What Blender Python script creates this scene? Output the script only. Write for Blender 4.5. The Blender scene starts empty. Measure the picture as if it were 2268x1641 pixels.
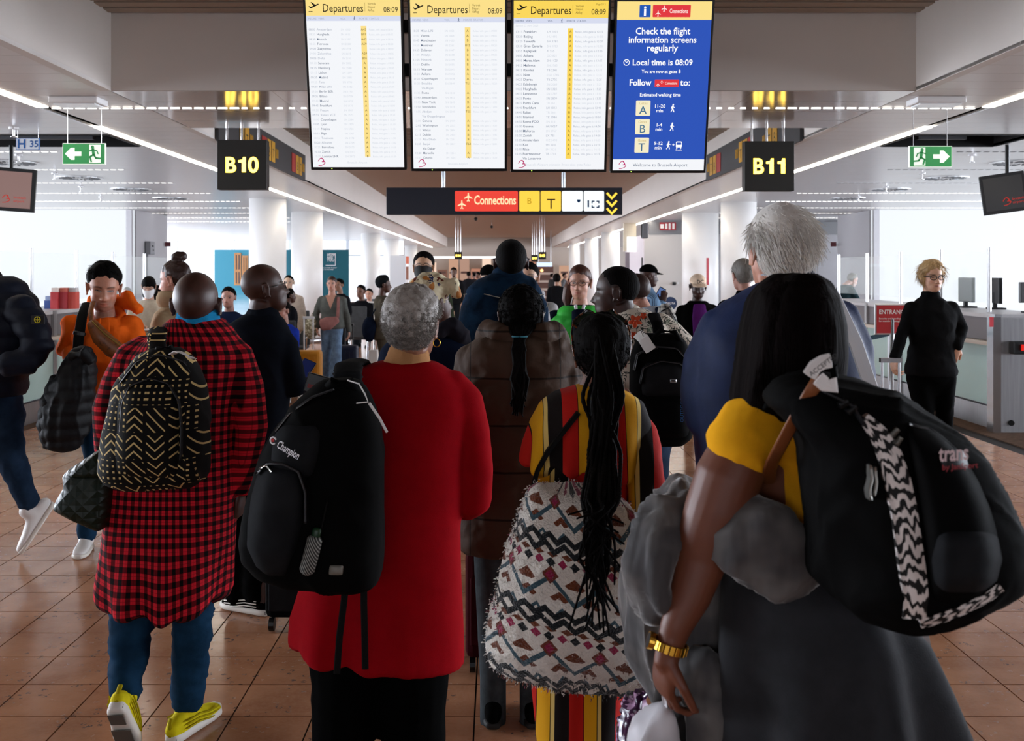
import bpy, bmesh, math, random
import numpy as np
from mathutils import Vector, Matrix, Euler
random.seed(7)
rng = np.random.default_rng(7)
SC = bpy.context.scene
COL = SC.collection
pi = math.pi
# ------------------------------------------------------------------ camera
F = 2331.0; CX = 1102.0; CY = 600.0; CH = 1.65          # focal length in pixels, horizon point, eye height
cam_d = bpy.data.cameras.new('camera'); cam = bpy.data.objects.new('camera', cam_d); COL.objects.link(cam)
cam.location = (0, 0, CH); cam.rotation_euler = (pi/2, 0, 0)
cam_d.sensor_fit = 'HORIZONTAL'; cam_d.sensor_width = 36.0; cam_d.lens = 36.0*F/2268.0
cam_d.shift_x = (1134.0-CX)/2268.0; cam_d.shift_y = -(820.5-CY)/2268.0
cam_d.clip_start = 0.05; cam_d.clip_end = 300
cam_d.dof.use_dof = True; cam_d.dof.focus_distance = 4.2; cam_d.dof.aperture_fstop = 7.0
SC.camera = cam
# ------------------------------------------------------------------ light, exposure
wd = bpy.data.worlds.new('world'); SC.world = wd; wd.use_nodes = True
wd.node_tree.nodes['Background'].inputs[0].default_value = (0.85, 0.92, 1.0, 1)
wd.node_tree.nodes['Background'].inputs[1].default_value = 1.0
SC.view_settings.view_transform = 'Standard'; SC.view_settings.look = 'None'
SC.view_settings.exposure = 0.0; SC.view_settings.gamma = 1.0; SC.view_settings.use_curve_mapping = False
WINDOW_E = 27.0      # daylight through the frosted side windows of the gate lounges
REAR_E = 3.2        # unseen rear panes added as fill light from behind the camera
LOUNGE_E = 1.05     # glow standing for daylight on the white lounge walls
STRIP_E = 15.0       # ceiling light strips
SCREEN_E = 1.0

def lin(c):
    if isinstance(c, str):
        c = tuple(int(c[i:i+2], 16) for i in (0, 2, 4))
    c = [v/255.0 for v in c[:3]]
    return tuple(v/12.92 if v <= .04045 else ((v+.055)/1.055)**2.4 for v in c)

def W(px, py, d):
    return Vector(((px-CX)*d/F, d, CH-(py-CY)*d/F))

# ------------------------------------------------------------------ shader helpers
MATS = {}
class X:                                            # a node socket with arithmetic
    def __init__(s, nt, k): s.nt, s.k = nt, k
    def op(s, o, *a):
        n = s.nt.nodes.new('ShaderNodeMath'); n.operation = o
        for i, v in enumerate((s,)+a):
            if isinstance(v, X): s.nt.links.new(v.k, n.inputs[i])
            else: n.inputs[i].default_value = v
        return X(s.nt, n.outputs[0])
    def __add__(s, o): return s.op('ADD', o)
    __radd__ = __add__
    def __sub__(s, o): return s.op('SUBTRACT', o)
    def __rsub__(s, o): return s.op('MULTIPLY', -1.0).op('ADD', o)
    def __mul__(s, o): return s.op('MULTIPLY', o)
    __rmul__ = __mul__
    def __truediv__(s, o): return s.op('DIVIDE', o)
    def gt(s, o): return s.op('GREATER_THAN', o)
    def lt(s, o): return s.op('LESS_THAN', o)
    def abs(s): return s.op('ABSOLUTE')
    def frac(s): return s.op('FRACT')
    def floor(s): return s.op('FLOOR')
    def sin(s): return s.op('SINE')
    def mx(s, o): return s.op('MAXIMUM', o)
    def mn(s, o): return s.op('MINIMUM', o)
    def tri(s, p=1.0): return ((s*(1.0/p)).frac()-.5).abs()*2.0      # 1 at 0, 0 at p/2
    def band(s, a, b): return s.gt(a)*s.lt(b)
    def smooth(s, a, b):
        n = s.nt.nodes.new('ShaderNodeMapRange'); n.interpolation_type = 'SMOOTHSTEP'
        s.nt.links.new(s.k, n.inputs[0]); n.inputs[1].default_value = a; n.inputs[2].default_value = b
        return X(s.nt, n.outputs[0])

class MT:
    def __init__(s, name, rough=.6, metal=0., spec=.4):
        s.m = bpy.data.materials.new(name); s.m.use_nodes = True; s.nt = s.m.node_tree
        s.b = s.nt.nodes['Principled BSDF']; s.name = name
        s.b.inputs['Roughness'].default_value = rough; s.b.inputs['Metallic'].default_value = metal
        s.b.inputs['Specular IOR Level'].default_value = spec
        MATS[name] = s.m
    def node(s, t, **kw):
        n = s.nt.nodes.new(t)
        for k, v in kw.items(): setattr(n, k, v)
        return n
    def link(s, a, b): s.nt.links.new(a.k if isinstance(a, X) else a, b)
    def coord(s, kind='Object'):
        n = s.node('ShaderNodeTexCoord'); return n.outputs[kind]
    def attr(s, name):
        n = s.node('ShaderNodeAttribute'); n.attribute_name = name; return n
    def sep(s, vec):
        n = s.node('ShaderNodeSeparateXYZ'); s.link(vec, n.inputs[0]); return [X(s.nt, n.outputs[i]) for i in range(3)]
    def uvw(s, name='puv'): return s.sep(s.attr(name).outputs['Vector'])
    def xyz(s): return s.sep(s.coord())
    def noise(s, scale=5., detail=3., rough=.5, vec=None, col=False, stretch=None):
        n = s.node('ShaderNodeTexNoise'); n.inputs['Scale'].default_value = scale
        n.inputs['Detail'].default_value = detail; n.inputs['Roughness'].default_value = rough
        v = vec if vec is not None else s.coord()
        if stretch:
            mp = s.node('ShaderNodeMapping'); s.link(v, mp.inputs[0]); mp.inputs['Scale'].default_value = stretch; v = mp.outputs[0]
        s.link(v, n.inputs['Vector'])
        return n.outputs['Color'] if col else X(s.nt, n.outputs[0])
    def voro(s, scale=5., vec=None):
        n = s.node('ShaderNodeTexVoronoi'); n.inputs['Scale'].default_value = scale
        s.link(vec if vec is not None else s.coord(), n.inputs['Vector']); return n
    def mix(s, f, a, b):
        n = s.node('ShaderNodeMix'); n.data_type = 'RGBA'
        if isinstance(f, X): s.link(f, n.inputs[0])
        else: n.inputs[0].default_value = f
        for v, i in ((a, 6), (b, 7)):
            if isinstance(v, (tuple, list, str)): n.inputs[i].default_value = (*(lin(v) if isinstance(v, str) else v), 1)
            else: s.link(v, n.inputs[i])
        return n.outputs[2]
    def base(s, c):
        if isinstance(c, str): c = lin(c)
        if isinstance(c, tuple): s.b.inputs['Base Color'].default_value = (*c, 1)
        else: s.link(c, s.b.inputs['Base Color'])
        return s
    def bump(s, h, strength=.3, dist=.01):
        n = s.node('ShaderNodeBump'); n.inputs['Strength'].default_value = strength; n.inputs['Distance'].default_value = dist
        s.link(h, n.inputs['Height']); s.link(n.outputs[0], s.b.inputs['Normal']); return s
    def emit(s, c, e):
        if isinstance(c, str): c = lin(c)
        if isinstance(c, tuple): s.b.inputs['Emission Color'].default_value = (*c, 1)
        else: s.link(c, s.b.inputs['Emission Color'])
        s.b.inputs['Emission Strength'].default_value = e; return s
    def set(s, **kw):
        for k, v in kw.items(): s.b.inputs[k.replace('_', ' ')].default_value = v
        return s

def paint(name, col, rough=.5, metal=0., spec=.4, var=.0, vscale=6.):
    if name in MATS: return MATS[name]
    t = MT(name, rough, metal, spec); c = lin(col)
    if var:
        t.base(t.mix(t.noise(vscale, 4.), tuple(v*(1-var) for v in c), tuple(min(1, v*(1+var)) for v in c)))
    else: t.base(c)
    return t.m
def glow(name, col, e=1., rough=.5):
    if name in MATS: return MATS[name]
    t = MT(name, rough, 0, .2); t.base('050505'); t.emit(col, e); return t.m
def cloth(name, col, rough=.85, weave=900., var=.12, wrinkle=.25, sheen=.0, wscale=9., col2=None, spec=.05):
    if name in MATS: return MATS[name]
    t = MT(name, rough, 0, spec); c = lin(col)
    n = t.noise(14., 5., .6)
    c2 = lin(col2) if col2 else tuple(min(1, v*(1+var)) for v in c)
    t.base(t.mix(n.smooth(.3, .7), tuple(v*(1-var) for v in c), c2))
    big = t.noise(wscale, 3., .55)
    fine = t.noise(weave, 1., .5)
    t.bump(big*wrinkle+fine*.015, .6, .06)
    if sheen: t.set(Sheen_Weight=sheen, Sheen_Roughness=.5)
    return t.m
def skinmat():
    if 'skin' in MATS: return MATS['skin']
    t = MT('skin', .48, 0, .42)
    a = t.attr('col')
    n = t.noise(45., 4., .6)
    t.base(t.mix(n.smooth(.35, .75)*.22, a.outputs['Color'], (.12, .03, .02)))
    t.bump(t.noise(260., 2., .6), .12, .002)
    t.set(Subsurface_Weight=.06, Subsurface_Scale=.01)
    return t.m

# ------------------------------------------------------------------ mesh helpers
ORG = {}
def frame(t, side):
    t = Vector(t).normalized(); a = Vector(side); a = a - t*a.dot(t)
    if a.length < 1e-4:
        a = Vector((0, 1, 0)); a = a - t*a.dot(t)
        if a.length < 1e-4: a = Vector((1, 0, 0)); a = a-t*a.dot(t)
    a.normalize(); return a, t.cross(a)
class MB:
    def __init__(s): s.V = []; s.Fc = []; s.n = 0
    def add(s, v, f):
        v = np.asarray(v, float).reshape(-1, 3); s.V.append(v)
        n = s.n; s.Fc.extend([tuple(i+n for i in q) for q in f]); s.n += len(v); return s
    def verts(s): return np.concatenate(s.V) if s.V else np.zeros((0, 3))
    def box(s, c, size, rz=0., M=None):
        x, y, z = (v*.5 for v in size)
        v = np.array([(-x,-y,-z),(x,-y,-z),(x,y,-z),(-x,y,-z),(-x,-y,z),(x,-y,z),(x,y,z),(-x,y,z)])
        if rz:
            ca, sa = math.cos(rz), math.sin(rz); v = v @ np.array([[ca, sa, 0], [-sa, ca, 0], [0, 0, 1]])
        if M is not None: v = v @ np.array(M.to_3x3()).T
        return s.add(v+np.array(c), [(0,3,2,1),(4,5,6,7),(0,1,5,4),(1,2,6,5),(2,3,7,6),(3,0,4,7)])
    def bb(s, x0, x1, y0, y1, z0, z1): return s.box(((x0+x1)/2, (y0+y1)/2, (z0+z1)/2), (x1-x0, y1-y0, z1-z0))
    def loft(s, rings, cap=True, closed=False):
        k = len(rings[0]); v = np.concatenate([np.asarray(r, float) for r in rings]); f = []
        m = len(rings)
        for i in range(m if closed else m-1):
            a, b = i*k, ((i+1) % m)*k
            for j in range(k):
                f.append((a+j, a+(j+1) % k, b+(j+1) % k, b+j))
        if cap and not closed:
            f.append(tuple(range(k-1, -1, -1))); f.append(tuple(range((m-1)*k, m*k)))
        return s.add(v, f)
    def tube(s, pts, rad, seg=12, side=(1, 0, 0), power=2., round_end=True, closed=False):
        P = [Vector(p) for p in pts]; n = len(P)
        R = [(r, r) if np.isscalar(r) else tuple(r) for r in (rad if hasattr(rad, '__len__') and not np.isscalar(rad) else [rad]*n)]
        th = np.linspace(0, 2*pi, seg, endpoint=False); rings = []
        def ring(c, t, ra, rb):
            a, b = frame(t, side)
            cs, sn = np.cos(th), np.sin(th)
            e = 2./power
            x = np.sign(cs)*np.abs(cs)**e*ra; y = np.sign(sn)*np.abs(sn)**e*rb
            return np.array(c)+np.outer(x, a)+np.outer(y, b)
        T = []
        for i in range(n):
            if closed: t = P[(i+1) % n]-P[i-1]
            else: t = P[min(i+1, n-1)]-P[max(i-1, 0)]
            T.append(t.normalized() if t.length > 1e-9 else Vector((0, 0, 1)))
        for i in range(n):
            if i == 0 and round_end and not closed:
                m = min(R[0]); rings.append(ring(P[0]-T[0]*m*.55, T[0], R[0][0]*.5, R[0][1]*.5))
                rings.append(ring(P[0]-T[0]*m*.32, T[0], R[0][0]*.82, R[0][1]*.82))
            rings.append(ring(P[i], T[i], *R[i]))
            if i == n-1 and round_end and not closed:
                m = min(R[-1]); rings.append(ring(P[-1]+T[-1]*m*.32, T[-1], R[-1][0]*.82, R[-1][1]*.82))
                rings.append(ring(P[-1]+T[-1]*m*.55, T[-1], R[-1][0]*.5, R[-1][1]*.5))
        return s.loft(rings, cap=not closed, closed=closed)
    def ell(s, c, r, M=None, nu=20, nv=12):
        u = np.linspace(0, 2*pi, nu, endpoint=False); rings = []
        for v in np.linspace(-pi/2+.12, pi/2-.12, nv):
            p = np.stack([np.cos(u)*math.cos(v)*r[0], np.sin(u)*math.cos(v)*r[1], np.full(nu, math.sin(v)*r[2])], 1)
            if M is not None: p = p @ np.array(M.to_3x3()).T
            rings.append(p+np.array(c))
        return s.loft(rings)
    def poly(s, pts2, o, ax, ay, thick):
        """flat polygon given in 2D, placed at o with axes ax, ay, extruded by thick along ax x ay"""
        o, ax, ay = Vector(o), Vector(ax), Vector(ay); nrm = ax.cross(ay).normalized()
        k = len(pts2)
        a = [o+ax*p[0]+ay*p[1] for p in pts2]; b = [p+nrm*thick for p in a]
        f = [tuple(range(k-1, -1, -1)), tuple(range(k, 2*k))]+[(i, (i+1) % k, k+(i+1) % k, k+i) for i in range(k)]
        return s.add([tuple(p) for p in a+b], f)
    def build(s, name, mat=None, parent=None, org=None, smooth=False, bevel=0.):
        me = bpy.data.meshes.new(name)
        o = Vector(ORG[parent.name]) if parent is not None else Vector(org if org is not None else (0, 0, 0))
        v = s.verts()-np.array(o)
        me.from_pydata(v.tolist(), [], s.Fc); me.validate()
        ob = bpy.data.objects.new(name, me); COL.objects.link(ob)
        if parent is not None: ob.parent = parent
        else: ob.location = o
        ORG[ob.name] = tuple(o)
        if mat is not None: me.materials.append(mat)
        if smooth:
            me.polygons.foreach_set('use_smooth', [True]*len(me.polygons))
        if bevel:
            md = ob.modifiers.new('bevel', 'BEVEL'); md.width = bevel; md.segments = 2; md.limit_method = 'ANGLE'
        me.update(); return ob
def tag(o, label, cat=None, group=None, kind=None):
    o['label'] = label
    if cat: o['category'] = cat
    if group: o['group'] = group
    if kind: o['kind'] = kind
    return o
def thing(name, label, cat, org, group=None, kind=None):
    e = bpy.data.objects.new(name, None); COL.objects.link(e); e.location = org; e.empty_display_size = .1
    ORG[e.name] = tuple(org); return tag(e, label, cat, group, kind)
def dup(root, loc, rz=0., label=None):
    r = root.copy(); COL.objects.link(r); r.location = loc; r.rotation_euler = (0, 0, rz); ORG[r.name] = tuple(loc)
    if label: r['label'] = label
    for ch in list(root.children):
        c = ch.copy(); COL.objects.link(c); c.parent = r
        for g in ch.children:
            q = g.copy(); COL.objects.link(q); q.parent = c
    return r
def rrect(w, h, r, n=5):
    pts = []
    for cx, cy, a0 in ((w/2-r, h/2-r, 0), (-w/2+r, h/2-r, 90), (-w/2+r, -h/2+r, 180), (w/2-r, -h/2+r, 270)):
        for i in range(n+1):
            a = math.radians(a0+90*i/n); pts.append((cx+r*math.cos(a), cy+r*math.sin(a)))
    return pts
def text(body, name, mat, parent, o, ax, ay, size, align='LEFT', bold=0., spacing=1., line=1., italic=0., width=None, res=2):
    """flat lettering as a mesh: cap height about .7 size, origin o, axes ax (reading) and ay (up)"""
    cu = bpy.data.curves.new(name, 'FONT'); cu.body = body; cu.size = size; cu.align_x = align; cu.offset = bold*size
    cu.space_character = spacing; cu.space_line = line; cu.shear = italic; cu.resolution_u = res; cu.fill_mode = 'FRONT'
    tmp = bpy.data.objects.new('tmp', cu); COL.objects.link(tmp)
    me = bpy.data.meshes.new_from_object(tmp)
    bpy.data.objects.remove(tmp); bpy.data.curves.remove(cu)
    n = len(me.vertices); co = np.empty(n*3); me.vertices.foreach_get('co', co); co = co.reshape(-1, 3)
    if width and n:
        ext = co[:, 0].max()-co[:, 0].min(); co[:, 0] *= width/max(ext, 1e-6)
    O = Vector(ORG[parent.name]); ax, ay = Vector(ax).normalized(), Vector(ay).normalized()
    w = np.array(o)-np.array(O)+np.outer(co[:, 0], ax)+np.outer(co[:, 1], ay)
    me.vertices.foreach_set('co', w.ravel()); me.materials.clear(); me.materials.append(mat); me.name = name
    ob = bpy.data.objects.new(name, me); COL.objects.link(ob); ob.parent = parent; ORG[ob.name] = tuple(O); me.update()
    return ob
# ================================================================== materials of the place
def m_floor():
    t = MT('granite_tile', .16, 0, .5)
    oi = t.node('ShaderNodeObjectInfo'); rnd = X(t.nt, oi.outputs['Random'])
    v = t.coord('Object')
    geo = t.node('ShaderNodeNewGeometry').outputs['Position']
    n1 = t.noise(3.2, 5., .62, vec=geo); n2 = t.noise(60., 4., .7, vec=geo)
    c = t.mix(n1.smooth(.3, .7), 'a06d50', 'c8926f')
    c = t.mix(rnd*.4, c, 'b07a58')
    c = t.mix(n2.smooth(.42, .62)*.3, c, 'b98d72')
    pit = t.voro(26., vec=geo); dots = X(t.nt, pit.outputs['Distance'])
    patch = t.noise(4.5, 4., .65, vec=geo).smooth(.46, .6)
    speck = dots.lt(.3)*t.noise(90., 2., vec=geo).gt(.5)*patch
    c = t.mix(speck*.85, c, '1d120d')
    t.base(c); t.link(.14+speck*.6+n2*.06, t.b.inputs['Roughness'])
    return t.m
FLOOR = m_floor()
def m_floorfar():
    t = MT('granite_floor_far', .16, 0, .5)
    geo = t.node('ShaderNodeNewGeometry').outputs['Position']
    x, y, z = t.sep(geo)
    gx = ((x+.085)/.30).frac(); gy = (y/.30).frac()
    joint = gx.lt(.02).mx(gy.lt(.02))
    n1 = t.noise(3.2, 5., .62, vec=geo)
    t.base(t.mix(joint, t.mix(n1.smooth(.3, .7), 'a06d50', 'c8926f'), '1c120d'))
    return t.m
FLOORFAR = m_floorfar()
GROUT = paint('grout', '1a110c', .9)
CARPET = cloth('brown_carpet', '57453a', .95, 300., .2, .05)
CEIL = MT('ceiling_panel', .3, 0, .5).base('cdc7c2').m
CEILW = MT('lounge_ceiling', .28, .15, .5).base('d4d6d8').m
BRIDGE = MT('glossy_soffit', .12, .35, .6).base('b8a99f').m
COFFER = paint('coffer_ceiling', 'a89484', .7)
FASCIA = MT('fascia', .55, 0, .3); FASCIA.base(FASCIA.mix(FASCIA.noise(2.), 'c8c0b9', 'd0c8c0')); FASCIA = FASCIA.m
SLAT = paint('baffle', 'a09284', .6)
DARK = paint('void_black', '0b0b0c', .9)
WHITE = paint('white_paint', 'dcdcdd', .55)
COLUMN = MT('column_white', .35, 0, .4).base('d6d4d2').m
GREY = paint('grey_wall', '9b9a9e', .6)
STEEL = MT('brushed_steel', .34, .85, .5); STEEL.base(STEEL.mix(STEEL.noise(40., 3., .6, stretch=(1, 1, .04)), '8f8f91', 'b9b9bb')); STEEL = STEEL.m
STRIPM = glow('light_strip', 'fff4e2', STRIP_E)
SLOTM = glow('light_slot', 'fffaf2', 5.0)
WINM = glow('frosted_daylight', 'eaf2ff', WINDOW_E)
LOUNGEM = glow('glowing_white_wall', 'edf2f8', LOUNGE_E)
GLASSG = MT('green_glass_panel', .25, 0, .5).base('a9c4bf').m
def m_glass(name, tint='e8f3f2', a=.12):
    t = MT(name, .03, 0, .5); t.base(tint); t.b.inputs['Alpha'].default_value = a; return t.m
GLASS = m_glass('clear_glass')
BLACKP = paint('black_plastic', '0a0b0d', .35)
DGREY = paint('counter_grey', '6b6669', .5)

HZ, HC = 3.0, 3.57
XL, XR = -2.89, 3.13
BR0, BR1 = 7.87, 9.9
# ------------------------------------------------------------------ floor
fl = MB().bb(-16, 16, -8, 62, -.12, -.006).build('floor', GROUT)
tag(fl, 'polished brown granite floor of the terminal corridor', 'floor', kind='structure')
T = .30
tile_me = None
cnt = 0
rest = MB()
for r in range(11, 48):
    y0 = r*T
    for c in range(-16, 16):
        x0 = -.085+c*T
        xm, ym = x0+T/2, y0+T/2
        inside = -.51*(ym+.3) < xm < .53*(ym+.3)
        if not (-4.75 < xm < 4.9): continue
        if inside and cnt < 300:
            if tile_me is None:
                mb = MB().box((0, 0, -.003), (T-.006, T-.006, .006))
                o = mb.build('floor_tile', FLOOR, fl); tile_me = o.data
            else:
                o = bpy.data.objects.new('floor_tile', tile_me); COL.objects.link(o); o.parent = fl; ORG[o.name] = (0, 0, 0)
            o.location = (xm, ym, random.uniform(-.0004, 0)); cnt += 1
        else:
            rest.box((xm, ym, -.0032), (T-.006, T-.006, .0056))
for r in range(-27, 11):
    for c in range(-16, 16):
        xm, ym = -.085+c*T+T/2, r*T+T/2
        rest.box((xm, ym, -.0032), (T-.006, T-.006, .0056))
o = rest.build('floor_tile_field', FLOOR, fl); o['kind'] = 'stuff'
ff = MB().bb(-4.885, 4.85, 48*T, 61.5, -.006, -.0005).build('far_floor', FLOORFAR, fl)
cp = MB().bb(4.9, 15.8, -8, 61, -.006, .004).build('floor_carpet', CARPET); tag(cp, 'brown carpet beside the counters under the blonde woman', 'carpet', kind='structure')
cp = MB().bb(-15.8, -4.9, -8, 61, -.006, .004).build('floor_carpet', CARPET); tag(cp, 'brown carpet in front of the glazed counters behind the orange hoodie', 'carpet', kind='structure')
# ------------------------------------------------------------------ ceilings
SL, SR = -3.745, 4.035
HATCH = {-1: (-6.2, -3.87, 10.45, 11.35), 1: (4.02+.12, 5.35, 10.45, 11.35)}
cl = MB().bb(-16, -10.6, -8, 62, HZ+.03, HZ+.1).bb(10.8, 16, -8, 62, HZ+.03, HZ+.1)
cl.bb(-16, XL-.1, -8, 62, HZ+.28, HZ+.32).bb(XR+.1, 16, -8, 62, HZ+.28, HZ+.32)
ce = cl.build('ceiling', DARK); tag(ce, 'low metal plank ceiling along both sides of the corridor', 'ceiling', kind='structure')
def plank_row(x0, x1, mat):
    xs = (x0+x1)/2
    one = None; restp = MB()
    for i in range(-26, 101):
        y = i*.3
        hx = HATCH[-1 if xs < 0 else 1]
        segs = [(x0, x1)]
        if hx[2] < y+.15 < hx[3] and abs(x0) > 3.4 or (hx[2] < y+.15 < hx[3] and x0 > 3.4):
            segs = [(a, b) for a, b in ((x0, min(x1, hx[0])), (max(x0, hx[1]), x1)) if b-a > .02]
        for a, b in segs:
            if 5.0 < y < 12.2 and len(segs) == 1 and (a, b) == (x0, x1):
                if one is None:
                    ob = MB().box((0, 0, .012), (b-a, .294, .024)).build('plank', mat, ce); one = ob.data
                else:
                    ob = bpy.data.objects.new('plank', one); COL.objects.link(ob); ob.parent = ce; ORG[ob.name] = (0, 0, 0)
                ob.location = ((a+b)/2, y+.15, HZ)
            else: restp.box(((a+b)/2, y+.15, HZ+.012), (b-a, .294, .024))
    restp.bb(x0, x1, 30.3, 61, HZ, HZ+.02)
    o = restp.build('plank_field', mat, ce); o['kind'] = 'stuff'
plank_row(-10.6, SL-.055, CEILW); plank_row(SL+.055, XL, CEIL); plank_row(XR, SR-.055, CEIL); plank_row(SR+.055, 10.8, CEILW)
lw = MB().bb(-15.9, -10.6, -8, 61, HZ-.0, HZ+.03).bb(10.8, 15.9, -8, 61, HZ, HZ+.03).build('lounge_ceiling', CEILW, ce)
# bridge soffit across the corridor
br = MB().bb(XL-.02, XR+.02, BR0, BR1, HZ, HC+.3).build('ceiling_bridge', FASCIA); tag(br, 'lowered beam crossing the corridor behind the departure screens', 'ceiling', kind='structure')
for i in range(4):
    a, b = BR0+.004+i*(BR1-BR0)/4, BR0+(i+1)*(BR1-BR0)/4
    for j in range(5):
        x0 = XL+j*(XR-XL)/5; MB().bb(x0+.002, x0+(XR-XL)/5-.002, a, b-.004, HZ-.006, HZ+.002).build('soffit_panel', BRIDGE, br)
for nm, x in (('trim_1', XL), ('trim_2', XR)):
    s = -1 if x < 0 else 1
    m = MB().bb(min(x, x+s*.08), max(x, x+s*.08), -8, BR0, HZ-.004, HC+.25).bb(min(x, x+s*.08), max(x, x+s*.08), BR1, 61, HZ-.004, HC+.25)
    o = m.build(nm, FASCIA); tag(o, 'grey fascia on the '+('B10' if s < 0 else 'B11')+' side of the raised ceiling', 'fascia', kind='structure')
cc = MB().bb(XL, XR, 17.6, 61, HC, HC+.1).bb(XL, XR, -8, 17.6, HC+.17, HC+.25).build('ceiling_coffer', COFFER); tag(cc, 'raised warm grey ceiling over the middle of the corridor', 'ceiling', kind='structure')
sl_me = None
y = 7.78
ys = [7.76-i*.17 for i in range(22)]+[10.0+i*.17 for i in range(44)]
for y in ys:
    if sl_me is None:
        ob = MB().box((0, 0, .05), (XR-XL, .115, .1)).build('slat', SLAT, cc); sl_me = ob.data
    else:
        ob = bpy.data.objects.new('slat', sl_me); COL.objects.link(ob); ob.parent = cc; ORG[ob.name] = (0, 0, 0)
    ob.location = ((XL+XR)/2, y, HC)
m = MB()
for y in [-7.9+i*.17 for i in range(70)]: m.box(((XL+XR)/2, y, HC+.05), (XR-XL, .115, .1))
o = m.build('slat_field', SLAT, cc); o['kind'] = 'stuff'
# open hatches
for s in (-1, 1):
    x0, x1, y0, y1 = HATCH[s]
    h = MB().bb(x0-.02, x0, y0, y1, HZ-.01, HZ+.26).bb(x1, x1+.02, y0, y1, HZ-.01, HZ+.26).bb(x0, x1, y0-.02, y0, HZ-.01, HZ+.26).bb(x0, x1, y1, y1+.02, HZ-.012, HZ+.26)
    h = h.build('ceiling_hatch', DARK); tag(h, 'open black ceiling hatch above the green exit sign pointing '+('left' if s < 0 else 'right'), 'hatch')
    mb = MB()
    for k in range(3): mb.tube([(x0, y0+.2+k*.25, HZ+.16), (x1, y0+.22+k*.25, HZ+.18)], .02, 8)
    mb.build('duct', paint('duct_grey', '3a3c40', .5), h)
    MB().bb(x0+.3, x1-.4, y1-.25, y1-.18, HZ+.04, HZ+.1).build('cable_tray', paint('tray_grey', '6a6c70', .4, .6), h)
# ------------------------------------------------------------------ light strips
def strip(name, label, *b):
    o = MB().bb(*b).build(name, STRIPM); tag(o, label, 'light', 'corridor light strips'); return o
for s, x in ((-1, SL), (1, SR)):
    w = .045
    side = 'B10' if s < 0 else 'B11'
    strip('light_strip', f'glowing ceiling strip ahead of the cross beam on the {side} side', x-w, x+w, 4.0, 8.67, HZ-.006, HZ+.01)
    strip('light_strip', f'long glowing ceiling strip passing behind the {side} sign', x-w, x+w, 9.87, 31.6, HZ-.006, HZ+.01)
    strip('light_strip', f'far glowing ceiling strip beyond the {side} columns', x-w, x+w, 32.3, 45, HZ-.006, HZ+.01)
    strip('light_strip', f'farthest glowing ceiling strip near the shops on the {side} side', x-w, x+w, 45.6, 60, HZ-.006, HZ+.01)
cs = thing('light_strip', 'thin row of white light points crossing the beam behind the screens', 'light', (0, 8.69, HZ))
for i in range(78):
    x = -3.68+i*.098
    MB().bb(x, x+(.075 if abs(x) > 2.2 else .045), 8.685, 8.695, HZ-.012, HZ-.006).build('light_point', SLOTM, cs)
# lounge slots, diffusers, sprinklers
for s in (-1, 1):
    for k in range(9):
        y = 11.9+2.12*k
        x0, x1 = (-10.4, -4.95) if s < 0 else (5.2, 10.6)
        o = MB()
        n = 54
        for i in range(n):
            a = x0+(x1-x0)*i/n; o.bb(a, a+(x1-x0)/n*.62, y-.025, y+.025, HZ-.004, HZ+.004)
        ob = MB().bb(x0, x1, y-.032, y+.032, HZ-.003, HZ+.004).build('light_slot', CEILW)
        pf = o.build('perforation', SLOTM if (s < 0 or k > 2) else DARK, ob); pf['kind'] = 'stuff'
        tag(ob, ('lit' if (s < 0 or k > 2) else 'dark')+f' perforated slot across the lounge ceiling, {["first","second","third","fourth","fifth","sixth","seventh","eighth","ninth"][k]} from the {"left" if s<0 else "right"} hatch', 'ceiling slot', 'perforated ceiling slots')
    for k in range(4):
        y = 13.1+2.13*k; x = -6.05 if s < 0 else 6.47
        e = thing('ceiling_diffuser', f'round swirl air diffuser in the {"left" if s<0 else "right"} lounge ceiling, {["nearest","second","third","farthest"][k]} of four', 'diffuser', (x, y, HZ), 'swirl air diffusers')
        MB().tube([(x, y, HZ-.012), (x, y, HZ-.002)], .33, 28, round_end=False).build('plate', CEILW, e)
        mb = MB()
        for a in range(16):
            t = a*pi/8; c, sn = math.cos(t), math.sin(t)
            mb.box((x+c*.2, y+sn*.2, HZ-.016), (.17, .03, .008), rz=t+.35)
        mb.build('vane_slots', paint('vane_grey', '6f7276', .5), e)
    for k in range(5):
        y = 9.9+2.3*k; x = (-5.0-.55*k if k else -4.55) if s < 0 else (5.15+.35*k)
        e = thing('sprinkler', f'small sprinkler hanging from the {"left" if s<0 else "right"} lounge ceiling, number {["one","two","three","four","five"][k]} from the hatch', 'sprinkler', (x, y, HZ), 'ceiling sprinklers')
        MB().tube([(x, y, HZ-.02), (x, y, HZ)], .045, 12, round_end=False).build('rosette', WHITE, e)
        MB().tube([(x, y, HZ-.085), (x, y, HZ)], .012, 8).build('stem', paint('chrome', 'c8c8ca', .2, 1.), e)
        MB().tube([(x, y, HZ-.092), (x, y, HZ-.085)], .03, 10, round_end=False).build('deflector', MATS['chrome'], e)
# emergency luminaires
for s in (-1, 1):
    x = (175-CX)*8.25/F if s < 0 else (2072-CX)*8.25/F
    e = thing('emergency_light', f'flat white emergency luminaire above the {"left" if s<0 else "right"} exit sign', 'light', (x, 8.2, HZ), 'emergency luminaires')
    MB().bb(x-.19, x+.19, 8.12, 8.36, HZ-.05, HZ).build('housing', WHITE, e, bevel=.01)
    MB().bb(x-.16, x+.16, 8.15, 8.33, HZ-.06, HZ-.05).build('lens', paint('lens_white', 'e8ecee', .2), e)
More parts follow.
